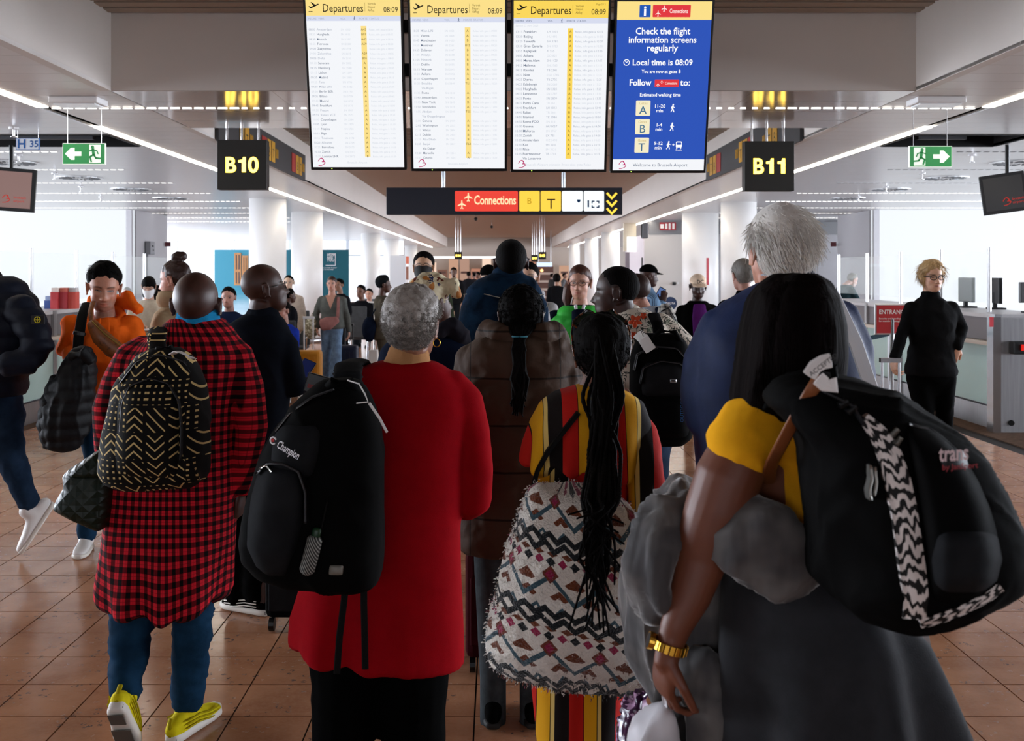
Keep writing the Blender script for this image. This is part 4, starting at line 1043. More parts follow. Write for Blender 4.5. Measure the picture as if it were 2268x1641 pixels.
def strands(roots, dirs, length, r, seg, fn):
    """many thin hairs as three-sided tubes; fn(t, i) gives offset along each hair"""
    n = len(roots); T = np.linspace(0, 1, seg+1); pts = np.stack([fn(roots, dirs, t)*1. for t in T], 1)
    tg = np.gradient(pts, axis=1); tg /= np.linalg.norm(tg, axis=-1, keepdims=True)+1e-9
    ref = np.array((.3, .5, .8)); a = np.cross(tg, ref); a /= np.linalg.norm(a, axis=-1, keepdims=True)+1e-9; b = np.cross(tg, a)
    rr = (r*(1-.75*T))[None, :, None]
    ring = np.stack([pts+rr*(math.cos(k)*a+math.sin(k)*b) for k in (0, 2.094, 4.189)], 2)
    v = ring.reshape(-1, 3); base = np.arange(n)[:, None]*(seg+1)*3; F_ = []
    for i in range(seg):
        for k in range(3): F_.append(np.stack([base[:, 0]+i*3+k, base[:, 0]+i*3+(k+1) % 3, base[:, 0]+(i+1)*3+(k+1) % 3, base[:, 0]+(i+1)*3+k], 1))
    return v, np.concatenate(F_)
# ------------------------------------------------------------------ hands
def add_hand(mb, wrist, fdir, pnorm, curl=.5, side=1, k=1., thumb_out=.6, spread=.08, curls=None):
    """palm, four unequal bent fingers and a thumb from the side of the palm; fdir fingers' direction, pnorm palm normal, side +1: thumb at fdir x pnorm"""
    f = Vector(fdir).normalized(); n = Vector(pnorm); n = (n-f*n.dot(f)).normalized(); x = f.cross(n)*side
    w = Vector(wrist)
    mb.tube([w-f*.03*k, w+f*.0*k, w+f*.03*k, w+f*.062*k, w+f*.088*k], [(.024*k, .020*k), (.027*k, .019*k), (.038*k, .018*k), (.042*k, .016*k), (.038*k, .012*k)], 14, side=x)
    L = [(.043, .027, .021), (.047, .031, .023), (.044, .028, .022), (.034, .021, .019)]
    for i, q in enumerate((.031, .0105, -.0105, -.031)):
        p = w+f*(.082-.006*abs(i-1.2))*k+x*q*k; ang = 0.; pts = [p-f*.02*k, p]; cu = curls[i] if curls else curl
        dx = x*(spread*(1.5-i)*.8)
        for j, l in enumerate(L[i]):
            ang += cu*(.8 if j == 0 else 1.)
            dr = ((f+dx).normalized()*math.cos(ang)+n*math.sin(ang)); pts.append(pts[-1]+dr*l*k)
        mb.tube(pts, [.0092*k, .0092*k, .0085*k, .008*k, .0068*k], 9)
    p = w+f*.022*k+x*.026*k; d1 = (f*.62+x*thumb_out+n*.3).normalized(); d2 = (f*.8+x*thumb_out*.35+n*.45*(.4+curl)).normalized()
    mb.tube([p-d1*.012*k, p+d1*.018*k, p+d1*.042*k, p+d1*.042*k+d2*.03*k, p+d1*.042*k+d2*.052*k], [.013*k, .0125*k, .0105*k, .0098*k, .0078*k], 9)
# ------------------------------------------------------------------ figure
TORSO = [(.84, .15, .105, 0), (.93, .175, .12, -.005), (1.03, .155, .105, 0), (1.14, .145, .1, .0), (1.27, .165, .112, .0), (1.36, .165, .105, -.005), (1.415, .125, .09, -.01), (1.455, .095, .075, -.012), (1.49, .06, .058, -.012)]
class Fig:
    def __init__(s, label, px, d, top, yaw=0., skin='7a4a34', hp=None, fp=None, head=(0, 0, 0), hs=1., lean=(0, 0), group=None, H=None, build=1., seat=False):
        s.d = d; sc = F/d; s.s = sc
        X0 = (px-CX)/sc; s.H = H or (CH+(CY-top)/sc); s.k = s.H/1.75
        s.drop = 0.
        s.base = Vector((X0, d, 0))
        if seat: s.H += .44; s.k = s.H/1.75; s.base.z = -.44
        s.yaw = math.radians(yaw); s.R = Matrix.Rotation(s.yaw, 3, 'Z')
        s.label = label; s.skin = lin(skin); s.hp = hp or {}; s.fp = fp or {}; s.hs = hs; s.hrot = head; s.group = group; s.b = build
        J = s.J = {}
        J['head'] = s.L(0, .022, 1.628); J['neck'] = s.L(0, -.012, 1.47); J['chest'] = s.L(0, 0, 1.3)
        for q, sg in (('l', -1), ('r', 1)):
            J['sh'+q] = s.L(sg*.17, -.005, 1.395); J['el'+q] = s.L(sg*.225, -.03, 1.12); J['wr'+q] = s.L(sg*.215, .05, .88)
            J['hi'+q] = s.L(sg*.088, 0, .9); J['kn'+q] = s.L(sg*.092, .02, .5); J['an'+q] = s.L(sg*.095, -.02, .085)
            if seat: J['hi'+q] = s.L(sg*.09, .03, .93); J['kn'+q] = s.L(sg*.11, .4, .9); J['an'+q] = s.L(sg*.11, .42, .54); J['el'+q] = s.L(sg*.23, .04, 1.12); J['wr'+q] = s.L(sg*.12, .3, 1.02)
        s.hands = {}; s.foot = {}
    def L(s, x, y, z): return s.base+s.R @ (Vector((x, y, z))*s.k)
    def dirv(s, x, y, z): return s.R @ Vector((x, y, z))
    def set(s, **kw):
        for k, v in kw.items(): s.J[k] = Vector(v) if isinstance(v, Vector) else s.L(*v)
        return s
    def headM(s):
        y, p, r = (math.radians(a) for a in s.hrot)
        R = s.R @ Matrix.Rotation(y, 3, 'Z') @ Matrix.Rotation(p, 3, 'X') @ Matrix.Rotation(r, 3, 'Y')
        return Matrix.Translation(s.J['head']) @ R.to_4x4() @ Matrix.Scale(s.k*s.hs, 4)
    def body(s, hv=.006, bv=.02, necks=(.052, .06), hand_v=.006, bare=None):
        """one mesh for the whole body; bare: extra limb tubes at fine voxel"""
        J, k = s.J, s.k; M = s.headM(); s.M = M
        mbh = MB(); add_head(mbh, M, s.hp)
        a = M @ Vector((0, -.022, -.05)); b = J['neck']
        mbh.tube([a, a.lerp(b, .5)+s.dirv(0, -.006*k, 0), b, b+Vector((0, 0, -.06*k))], [necks[0]*k, necks[0]*k, necks[1]*k, necks[1]*1.3*k], 20, round_end=False)
        mbb = MB()
        rings = []
        th = np.linspace(0, 2*pi, 24, endpoint=False)
        for z, w, dp, yo in TORSO:
            c = s.L(0, yo, z); sh = (z-.84)/.6
            off = (J['neck']-s.L(0, -.012, 1.47))*max(0, min(1, sh))
            rings.append(np.array([tuple(c+off+s.R @ Vector((math.cos(t)*w*.8*k, math.sin(t)*dp*.78*k, 0))) for t in th]))
        mbb.loft(rings)
        for q in 'lr':
            mbb.tube([J['sh'+q], J['sh'+q].lerp(J['el'+q], .5), J['el'+q], J['el'+q].lerp(J['wr'+q], .35), J['wr'+q]], [.04*k, .038*k, .034*k, .034*k, .026*k], 12)
            mbb.tube([J['hi'+q], J['hi'+q].lerp(J['kn'+q], .5), J['kn'+q], J['kn'+q].lerp(J['an'+q], .35), J['an'+q]], [.066*k, .06*k, .045*k, .045*k, .034*k], 12)
            ft = J['an'+q]; fd = Vector(s.foot.get(q) or s.dirv(0, 1, 0)).normalized(); up = Vector((0, 0, 1)); up = (up-fd*up.dot(fd)).normalized()
            mbb.tube([ft-fd*.03*k-up*.03*k, ft+fd*.05*k-up*.045*k, ft+fd*.1*k-up*.06*k], [.026*k, .026*k, .018*k], 10)
        parts = [remesh(mbh, hv*k, 2, .4), remesh(mbb, bv, 3)]
        mbx = MB()
        for q, hd in s.hands.items():
            w = J['wr'+q]; hd = dict(hd); fd, pn = hd.pop('f'), hd.pop('n'); st_ = hd.pop('arm', .1)
            mbx.tube([w+(J['el'+q]-w)*st_, w], [.031*k, .025*k], 12); add_hand(mbx, w, fd, pn, k=k*hd.pop('size', 1.), **hd)
        if bare: bare(mbx)
        if mbx.n: parts.append(remesh(mbx, hand_v*k, 2, .4))
        V = np.concatenate([p[0] for p in parts]); Fs = []; off = 0
        for p in parts:
            q = np.asarray(p[1]); Fs.append(q+off); off += len(p[0])
        cols = np.tile(np.array(s.skin), (len(V), 1))
        n0 = len(parts[0][0]); Mi = np.array(M.inverted()); loc = parts[0][0] @ Mi[:3, :3].T+Mi[:3, 3]
        cols[:n0] = head_col(loc, s.skin, s.fp)
        cols[n0:] *= np.array((1, .97, .95))
        s.o = put('person', V, np.concatenate(Fs), skinmat(), org=s.base, col=cols)
        tag(s.o, s.label, 'person', s.group); return s
    # ---------------- clothes
    def torso_rings(s, mb, hem=.8, ease=.018, sc=(1, 1, 1), top=1.47, depth=1., bell=0., seg=28, open_neck=False):
        """sc: chest, waist, hip multipliers"""
        rings = []; th = np.linspace(0, 2*pi, seg, endpoint=False); k = s.k
        zs = sorted(set([z for z, *_ in TORSO if hem < z < top-.01]+[hem, top]+[hem+(.84-hem)*i/5 for i in range(1, 5) if hem < .8]))
        A = np.array(TORSO)
        for z in zs:
            zc = max(z, .9); w = np.interp(zc, A[:, 0], A[:, 1]); dp = np.interp(zc, A[:, 0], A[:, 2]); yo = np.interp(zc, A[:, 0], A[:, 3])
            m = np.interp(z, [.85, .95, 1.12, 1.3, 1.42], [sc[2], sc[2], sc[1], sc[0], 1.])
            g = 1+bell*max(0, (.95-z))
            c = s.L(0, yo, z)+(s.J['neck']-s.L(0, -.012, 1.47))*max(0, min(1, (z-.84)/.6))
            ww = (w*m*g+ease*(1 if z < 1.44 else .4))*k; dd = (dp*m*g*depth+ease*(1 if z < 1.44 else .4))*k
            rings.append(np.array([tuple(c+s.R @ Vector((np.sign(math.cos(t))*abs(math.cos(t))**.87*ww, np.sign(math.sin(t))*abs(math.sin(t))**.87*dd, 0))) for t in th]))
        mb.loft(rings); return mb
    def sleeve(s, mb, q, r=(.068, .06, .052, .04), end=1.):
        J, k = s.J, s.k; a, b, c = J['sh'+q], J['el'+q], J['wr'+q]
        nk = J['neck']; dn = Vector((0, 0, -.035*k)); a = a+Vector((0, 0, -.012*k))
        mb.tube([nk.lerp(a, .25)+dn*1.3, nk.lerp(a, .62)+dn*.9, a+dn*.4], [r[0]*.62*k, r[0]*.8*k, r[0]*.92*k], 14)
        mb.ell(a+dn*.3, (r[0]*.9*k,)*3, nu=14, nv=9)
        if end <= .5: mb.tube([a, a.lerp(b, end), a.lerp(b, end*2)], [r[0]*.98*k, (r[0]+r[1])/2*k, r[1]*k], 14)
        else: mb.tube([a, a.lerp(b, .5), b, b.lerp(c, .5*(end-.5)*2), b.lerp(c, (end-.5)*2)], [r[0]*.98*k, r[1]*k, r[2]*k, (r[2]*.5+r[3]*.5)*k, r[3]*k], 14)
        return mb
    def top(s, mat, name='jacket', hem=.8, ease=.02, sc=(1, 1, 1), r=(.07, .062, .054, .044), end=1., collar=None, voxel=.013, fold=((.006, .16, 1),), quilt=None, bell=0., top=1.47, depth=1., uvf=None, sleeves='lr', extra=None, smooth=4):
        mb = MB(); s.torso_rings(mb, hem, ease, sc, top, depth, bell)
        for q in sleeves: s.sleeve(mb, q, r, end)
        if collar: mb.tube([s.J['neck']+Vector((0, 0, -.02*s.k)), s.J['neck']+Vector((0, 0, (collar[1])*s.k))+s.dirv(0, .004, 0)], [(collar[0]*1.1*s.k, collar[0]*1.05*s.k), (collar[0]*s.k, collar[0]*s.k)], 20, round_end=False)
        if extra: extra(mb)
        return garment(name, mb, mat, s.o, voxel, smooth, fold, quilt, uvf)
    def bottom(s, mat, name='trousers', r=(.1, .082, .066, .058), end=1., voxel=.02, fold=((.005, .12, 4),), hipw=1., uvf=None):
        J, k = s.J, s.k; mb = MB()
        mb.tube([s.L(0, 0, 1.02), s.L(0, -.002, .95), s.L(0, -.004, .86), s.L(0, 0, .8)], [(.15*k*hipw, .11*k), (.172*k*hipw, .122*k), (.168*k*hipw, .12*k), (.1*k, .09*k)], 22, side=s.dirv(1, 0, 0))
        for q in 'lr':
            a, b, c = J['hi'+q], J['kn'+q], J['an'+q]; e = b.lerp(c, end)
            mb.tube([a, a.lerp(b, .5), b, b.lerp(e, .5), e], [r[0]*k*hipw, r[1]*k, r[2]*k, (r[2]+r[3])/2*k, r[3]*k], 16)
        return garment(name, mb, mat, s.o, voxel, 4, fold, uvf=uvf)
    def shoes(s, mat, sole=None, L=.28, dirs=None, qs='lr', voxel=.0125, detail=None, th=.014):
        for q in qs:
            a = s.J['an'+q]; k = s.k; fd = (dirs or s.foot).get(q) or s.dirv(0, 1, 0); fd = Vector(fd).normalized(); up = Vector((0, 0, 1)); up = (up-fd*up.dot(fd)).normalized()
            x = fd.cross(up); o = a-up*.085*k
            sec = [(-.085, .026, .03, .055), (-.06, .035, .04, .075), (0, .037, .05, .09), (.06, .042, .04, .06), (.12, .047, .03, .042), (.165, .042, .024, .034), (.19, .024, .016, .024)]
            mb = MB(); mb.tube([o+fd*(l*k*L/.28)+up*((h*.5+.012)*k) for l, w, h2, h in sec], [(w*k, h*.55*k) for l, w, h2, h in sec], 18, side=x, power=2.4)
            mb.tube([o+up*.05*k, a+up*.035*k], [.042*k, .044*k], 14)
            v, f, n = remesh(mb, voxel*k, 3); sh = put('shoe', v, f, mat, s.o)
            ms = MB(); ms.tube([o+fd*(l*k*L/.28)+up*(th-.002)*k for l, w, h2, h in sec], [(w*1.06*k, th*k) for l, w, h2, h in sec], 18, side=x, power=3.)
            ms.build('sole', sole or paint('sole_dark', '1a1a1a', .7), sh, smooth=True)
            if detail:
                q3 = L/.28*k
                for j in range(3):
                    md = MB(); zz = .042+.014*j
                    for sg in (-1, 1): md.tube([o+fd*(-.05*q3)+x*(sg*.043*k)+up*(zz+.006)*k, o+fd*(.02*q3)+x*(sg*.0455*k)+up*(zz+.004)*k, o+fd*(.09*q3)+x*(sg*.048*k)+up*(zz-.012)*k, o+fd*(.15*q3)+x*(sg*.04*k)+up*(zz-.02)*k], .0032*k, 6)
                    md.build('side_stripe', detail, sh, smooth=True)
                md = MB(); md.tube([o-fd*.094*q3+up*.03*k, o-fd*.097*q3+up*.07*k, o-fd*.09*q3+up*.095*k], [(.009*k, .004*k)]*3, 8, side=x); md.build('heel_tab', detail, sh, smooth=True)
                md = MB(); md.box(o-fd*.086*q3+up*.018*k, (.05*k, .012*k, .018*k), M=Matrix((x, fd, up)).transposed()); md.build('air_cushion', paint('air_grey', '6a6864', .2), sh, bevel=.004)
                md = MB(); md.box(o-fd*.045*q3-up*.0095*k, (.055*k, .07*k, .004*k), M=Matrix((x, fd, up)).transposed()); md.build('heel_tread', paint('tread_grey', '5a554e', .8), sh, bevel=.003)
                md = MB(); md.box(o+fd*.08*q3-up*.0095*k, (.07*k, .11*k, .004*k), M=Matrix((x, fd, up)).transposed()); md.build('toe_tread', MATS['tread_grey'], sh, bevel=.003)
                for j in range(4):
                    md = MB(); l_ = (.045+.022*j)*q3; md.tube([o+fd*l_+x*(-.022*k)+up*(.082-.011*j)*k, o+fd*l_+up*(.088-.011*j)*k, o+fd*l_+x*(.022*k)+up*(.082-.011*j)*k], .0028*k, 6); md.build('lace', detail, sh, smooth=True)
    def hair(s, mat, kind='short', thick=.012, rough=.004, off=0., top=0., seed=1, sc=.03, extra=None, voxel=None, fold=None, name='hair'):
        n_ = 1. if s.d < 5 else .62
        mb = hair_shell(s.M, s.hp, kind, thick, seed, rough, off, top, sc=sc, nu=int(66*n_), nv=int(50*n_))
        if extra: extra(mb)
        if extra or voxel: return garment(name, mb, mat, s.o, voxel or .007, 2, fold, fac=.4)
        return mb.build(name, mat, s.o, smooth=True)
    def H_(s, x, y, z): return s.M @ Vector((x, y, z))
    def eyeglasses(s, mat, r=.019, z=.002, thick=.0018, lens=None, w=.033):
        mb = MB()
        for sg in (-1, 1):
            pts = [s.H_(sg*w+r*1.15*math.cos(t), .093-.25*abs(sg*w+r*1.15*math.cos(t))**1.6*3, z+r*.85*math.sin(t)) for t in np.linspace(0, 2*pi, 20, endpoint=False)]
            mb.tube(pts, thick*s.k, 6, closed=True)
            mb.tube([s.H_(sg*(w+r*1.1), .082, z+.006), s.H_(sg*.076, .05, z+.008), s.H_(sg*.08, -.005, z+.006), s.H_(sg*.078, -.02, z-.008)], thick*s.k, 6)
        mb.tube([s.H_(-.013, .1, z+.004), s.H_(0, .104, z+.008), s.H_(.013, .1, z+.004)], thick*s.k, 6)
        g = mb.build('eyeglasses', mat, s.o, smooth=True)
        if lens:
            for sg in (-1, 1):
                m = MB(); pts = [s.H_(sg*w+r*1.1*math.cos(t), .092-.25*abs(sg*w+r*1.1*math.cos(t))**1.6*3, z+r*.8*math.sin(t)) for t in np.linspace(0, 2*pi, 16, endpoint=False)]
                m.add([tuple(p) for p in pts], [tuple(range(16))]); m.build('lens', lens, g)
        return g
    def mask(s, mat):
        U = np.linspace(-1.15, 1.15, 25); Vz = np.linspace(-.112, .0, 14); D = []; mb = MB()
        rows = []
        for off in (.0, .004):
            g = []
            for z in Vz:
                row = []
                for u in U:
                    d_ = np.array([[math.sin(u)*.9, math.cos(u)*.9, z/.085]]); d_ /= np.linalg.norm(d_); r_ = head_radius(d_, s.hp)[0]
                    t = (z-.0)/-.112; bulge = .02*math.exp(-(u/.5)**2)*math.sin(pi*min(1, max(0, .15+t*.8)))+.007
                    row.append(tuple(s.M @ Vector(tuple(d_[0]*(r_+bulge+off)))))
                g.append(row)
            rows.append(g)
        nu, nv = len(U), len(Vz); v = [p for g in rows for r in g for p in r]; f = []
        for sd in (0, 1):
            b = sd*nu*nv
            for i in range(nv-1):
                for j in range(nu-1):
                    q = (b+i*nu+j, b+i*nu+j+1, b+(i+1)*nu+j+1, b+(i+1)*nu+j); f.append(q if sd else q[::-1])
        mb.add(v, f); o = mb.build('face_mask', mat, s.o, smooth=True)
        for sg in (-1, 1):
            ml = MB(); ml.tube([s.H_(sg*.072, .04, -.03), s.H_(sg*.08, .0, -.008), s.H_(sg*.082, -.016, .01), s.H_(sg*.082, -.01, -.025), s.H_(sg*.072, .035, -.07)], .0014, 5); ml.build('ear_loop', mat, o)
        return o
    def cap(s, mat, brim_mat=None, back=False, tilt=0.):
        mb = hair_shell(s.M, s.hp, 'short', .014, 3, .0, off=-.0, sc=.1); 
        A = MB(); U, V, D = grid_dirs(48, 32); Rr = head_radius(D, s.hp); P = D*Rr[..., None]; m = 1/(1+np.exp(-(P[..., 2]-.045-.25*tilt*P[..., 1])/.004)); R2 = Rr+m*.016-(1-m)*.014
        B_ = np.array(s.M); Q = (D*R2[..., None]) @ B_[:3, :3].T+B_[:3, 3]; A.loft([Q[i] for i in range(32)])
        c = A.build('cap', mat, s.o, smooth=True)
        br = MB(); pts = []
        for sd, dz in ((0, 0), (1, -.005)):
            for t in np.linspace(-1.05, 1.05, 15): pts.append(s.H_(math.sin(t)*.088, .012+math.cos(t)*.088, .056+dz-.004*math.cos(t)))
            for t in np.linspace(1.0, -1.0, 15): pts.append(s.H_(math.sin(t)*.082, .03+math.cos(t)*.135, .04+dz-.012*abs(math.sin(t))**2))
        n = 30; f = [tuple(range(n)), tuple(range(2*n-1, n-1, -1))]+[(i, n+i, n+(i+1) % n, (i+1) % n) for i in range(n)]
        br.add([tuple(p) for p in pts], f); br.build('brim', brim_mat or mat, c, smooth=False); return c
    def ring(s, z, r, thick, mat, name, yo=0., tilt=0., rb=None):
        """soft roll around the neck (collar, hood, scarf)"""
        k = s.k; c = s.J['neck']+Vector((0, 0, z*k))+s.dirv(0, yo*k, 0)
        pts = [c+s.R @ Vector((math.cos(t)*r*k, math.sin(t)*(rb or r)*k, -tilt*math.sin(t)*k)) for t in np.linspace(0, 2*pi, 24, endpoint=False)]
        m = MB(); m.tube(pts, thick*k if np.isscalar(thick) else [(thick[0]*k, thick[1]*k)]*24, 10, closed=True, side=(0, 0, 1)); return m.build(name, mat, s.o, smooth=True)
# ---- pixel-row lofts for figures matched to their outlines
def rows_loft(mb, d, rows, seg=32, power=2.3):
    """rows: (py, xl, xr, half depth in m, depth offset in m)"""
    rings = []; th = np.linspace(0, 2*pi, seg, endpoint=False); e = 2./power
    for py, xl, xr, hd, *yo in rows:
        dd = d+(yo[0] if yo else 0.); a = W(xl, py, dd); b = W(xr, py, dd); c = (a+b)/2; hw = (b.x-a.x)/2
        cs, sn = np.cos(th), np.sin(th)
        rings.append(np.stack([c.x+np.sign(cs)*np.abs(cs)**e*hw, c.y+np.sign(sn)*np.abs(sn)**e*hd, np.full(seg, c.z)], 1))
    mb.loft(rings); return mb
def pxtube(mb, d, pts, seg=14, side=(1, 0, 0)):
    """pts: (px, py, depth offset m, radius px [, depth radius px])"""
    P = [W(p[0], p[1], d+p[2]) for p in pts]; k = d/F
    mb.tube(P, [((p[3]*k, (p[4] if len(p) > 4 else p[3])*k)) for p in pts], seg, side=side); return mb
HAIRK = MT('hair_black', .75, 0, .06); HAIRK.base(HAIRK.mix(HAIRK.noise(60., 3., .6, stretch=(1, 1, .15)), '040303', '0c0908')); HAIRK.bump(HAIRK.noise(140., 2., .6, stretch=(1, 1, .08)), .5, .006); HAIRK = HAIRK.m
def hairm(name, c1, c2, st_=(1, 1, .15)):
    if name in MATS: return MATS[name]
    t = MT(name, .5, 0, .4); t.base(t.mix(t.noise(70., 3., .6, stretch=st_), c1, c2)); t.bump(t.noise(150., 2., .6, stretch=st_), .5, .005); return t.m
DENIM = cloth('denim_dark', '1b2a3d', .9, 700., .25, .2); DENIMB = cloth('denim_blue', '163148', .9, 700., .25, .25); DENIML = cloth('denim_light', '6d86a3', .9, 700., .25, .2)
BLACKC = cloth('black_cloth', '040404', .95, 800., .2, .12, spec=.03); NAVYC = cloth('navy_cloth', '0f1626', .9, 800., .2, .15)

class Rows:
    """a soft solid given by its outline rows (py, xl, xr, half depth m, depth offset m) at distance d"""
    def __init__(s, d, rows, power=2.4):
        s.d, s.p = d, power; s.rows = [tuple(r)+(0.,)*(5-len(r)) for r in rows]
        T_ = []
        for py, xl, xr, hd, yo in s.rows:
            a, b = W(xl, py, d+yo), W(xr, py, d+yo); T_.append((a.z, (a.x+b.x)/2, (b.x-a.x)/2, d+yo, hd))
        s.T = np.array(T_)[::-1]
    def mb(s, seg=36, mb=None): return rows_loft(mb or MB(), s.d, s.rows, seg, s.p)
    def surf(s, px, py, off=0.):
        y = s.d-.1; t = s.T
        for _ in range(5):
            w = W(px, py, y); c = [np.interp(w.z, t[:, 0], t[:, i]) for i in (1, 2, 3, 4)]
            q = min(.995, abs((w.x-c[0])/max(c[1], 1e-4))); y = c[2]-c[3]*(1-q**s.p)**(1/s.p)
        w = W(px, py, y-off); return w
    def patch(s, name, rows, t, mat, parent, nu=18, off=.0, bulge=5, uv=True):
        """raised panel lying on the camera-side surface; rows (py, xl, xr)"""
        rows = sorted(rows); pys = np.linspace(rows[0][0], rows[-1][0], max(8, min(26, int((rows[-1][0]-rows[0][0])/8)))); R_ = np.array(rows, float)
        V, UV = [], []; nv = len(pys)
        for i, py in enumerate(pys):
            xl, xr = np.interp(py, R_[:, 0], R_[:, 1]), np.interp(py, R_[:, 0], R_[:, 2])
            for j in range(nu+1):
                u = j/nu; a = (1-abs(2*u-1)**bulge)*(1-abs(2*i/(nv-1)-1)**bulge)
                V.append(tuple(s.surf(xl+(xr-xl)*u, py, off-.006+(t+.006)*a))); UV.append((u, i/(nv-1), 0))
        n1 = nu+1; Fq = [(i*n1+j, (i+1)*n1+j, (i+1)*n1+j+1, i*n1+j+1) for i in range(nv-1) for j in range(nu)]
        V = np.array(V); B_ = V+np.array((0, .02, 0)); k = len(V)
        rim = [(j, j+1) for j in range(nu)]+[(i*n1+nu, (i+1)*n1+nu) for i in range(nv-1)]+[((nv-1)*n1+j+1, (nv-1)*n1+j) for j in range(nu)]+[((i+1)*n1, i*n1) for i in range(nv-1)]
        Fq = Fq+[(a, b, b+k, a+k) for a, b in rim]
        VV = np.concatenate([V, B_]); uvs = np.array(UV+UV)
        if not uv:
            uvs = (VV-np.array((VV[:, 0].mean(), 0, .3)))[:, [0, 2, 1]]
        return put(name, VV, np.array(Fq), mat, parent, uv=uvs)
    def ribbon(s, name, pts, wpx, t, mat, parent, n=3, off=0.):
        P = np.array(pts, float); L = np.concatenate([[0], np.cumsum(np.hypot(*np.diff(P, axis=0).T))]); m = max(6, int(L[-1]/8)); tt = np.linspace(0, L[-1], m)
        Q = np.stack([np.interp(tt, L, P[:, 0]), np.interp(tt, L, P[:, 1])], 1); Tn = np.gradient(Q, axis=0); Tn /= np.linalg.norm(Tn, axis=1, keepdims=True)+1e-9; N = np.stack([-Tn[:, 1], Tn[:, 0]], 1)
        wv = np.interp(tt, L, wpx) if hasattr(wpx, '__len__') else np.full(m, wpx); V, UV = [], []; n1 = n+1
        for i in range(m):
            for j in range(n1):
                q = Q[i]+N[i]*wv[i]*(j/n-.5); edge = 0 if j in (0, n) else 1
                V.append(tuple(s.surf(q[0], q[1], off+t*(.75+.25*edge)))); UV.append((j/n, tt[i]*s.d/F, 0))
        V = np.array(V); k = len(V); F1 = [(i*n1+j, i*n1+j+1, (i+1)*n1+j+1, (i+1)*n1+j) for i in range(m-1) for j in range(n)]
        rim = [(j, j+1) for j in range(n)]+[(i*n1+n, (i+1)*n1+n) for i in range(m-1)]+[((m-1)*n1+j+1, (m-1)*n1+j) for j in range(n)]+[((i+1)*n1, i*n1) for i in range(m-1)]
        VV = np.concatenate([V, V+np.array((0, t+.004, 0))])
        return put(name, VV, np.array(F1+[(a, b, b+k, a+k) for a, b in rim]), mat, parent, uv=np.array(UV+UV), smooth=n > 1)
    def garment(s, name, mat, parent, voxel=.01, smooth=3, **kw): return garment(name, s.mb(), mat, parent, voxel, smooth, **kw)
def scalp_points(f, n, kind, off=0., seed=5, zmin=None):
    r = np.random.default_rng(seed); D = r.normal(size=(n*3, 3)); D /= np.linalg.norm(D, axis=1, keepdims=True)
    R_ = head_radius(D, f.hp); P = D*R_[:, None]; hl = hairline(np.arctan2(P[:, 0], P[:, 1]), kind, off); ok = P[:, 2] > hl+.004
    ok &= ~((np.abs(P[:, 0]) > .066) & (np.abs(P[:, 1]+.01) < .022) & (np.abs(P[:, 2]) < .028))
    return P[ok][:n], D[ok][:n]
def tufts(f, mat, n, kind, length, r, flow=(0, -.4, -.3), lift=.6, curl=0., seed=5, seg=3, name='hair_strands', off=0., base=.008, jit=.35, zmin=None):
    P, D = scalp_points(f, n, kind, off, seed)
    if zmin is not None: ok = P[:, 2] > zmin; P, D = P[ok], D[ok]
    A = np.array(f.M); g = np.random.default_rng(seed+1)
    fl = np.array(flow)+g.normal(size=P.shape)*jit; tn = fl-D*(fl*D).sum(1, keepdims=True); ln = length*g.uniform(.6, 1.3, (len(P), 1)); ph = g.uniform(0, 6.28, len(P))
    side = np.cross(D, tn); side /= np.linalg.norm(side, axis=1, keepdims=True)+1e-9
    def fn(R_, D_, t):
        q = P+D*base+D*ln*t*lift*(1-.4*t)+tn*ln*t*t*1.0
        if curl: q = q+curl*(side*np.sin(ph+t*9)[:, None]+np.cross(side, D)*np.cos(ph+t*9)[:, None])*min(1, t*2)
        return q @ A[:3, :3].T+A[:3, 3]
    v, fq = strands(P, D, length, r, seg, fn)
    o = put(name, v, fq, mat, f.o); o['kind'] = 'stuff'; return o
# ================================================================== fabrics with a pattern
def m_plaid():
    t = MT('red_black_plaid', .92, 0, .15); u, v, w = t.uvw(); P = .031
    a = ((u/P).frac()-.5).abs().smooth(.22, .3); b = ((v/P).frac()-.5).abs().smooth(.22, .3)      # 1 in dark band
    th = (((u/P).frac()-.5).abs().lt(.018)).mx(((v/P).frac()-.5).abs().lt(.018))
    dark = (a+b)*.5
    c = t.mix(dark.smooth(.0, .5), 'd01f2e', '640d16'); c = t.mix(dark.smooth(.55, 1.0), c, '0c0708'); c = t.mix(th*.45, c, '1a0506')
    t.base(c); t.bump(t.noise(8., 3.)*.3+t.noise(500., 1.)*.02, .5, .05); return t.m
def m_mud():
    t = MT('mudcloth', .85, 0, .2); u, v, w = t.uvw(); CW, CHh = .066, .084
    cu, cv = (u/CW).floor(), (v/CHh).floor(); fu = (u/CW).frac(); fv = (v/CHh).frac()
    h = ((cu*12.9898+cv*78.233).sin()*437.58).frac()
    tri_ = (fu-.5).abs()*2.0
    chev = ((fv*3.2+tri_*1.1).frac()).lt(.24)*fu.band(.1, .9); chev2 = ((fv*3.0-tri_*1.1).frac()).lt(.2)*fu.band(.08, .92)
    lines = ((fv*4.0).frac()).lt(.2)*fu.band(.1, .9); dots = ((fu*3.4).frac()).lt(.36)*((fv*4.4).frac()).lt(.36)
    diag = ((fv*2.4+fu*2.0).frac()).lt(.18)*fu.band(.06, .94)
    p = chev*h.lt(.24)+chev2*h.band(.24, .46)+lines*h.band(.46, .62)+dots*h.band(.62, .82)+diag*h.gt(.82)
    p = p*fv.band(.05, .95)
    t.base(t.mix(p.mn(1.0), '0a0908', 'd2b77c')); t.bump(t.noise(600., 1.)*.05+p*.1, .4, .01); return t.m
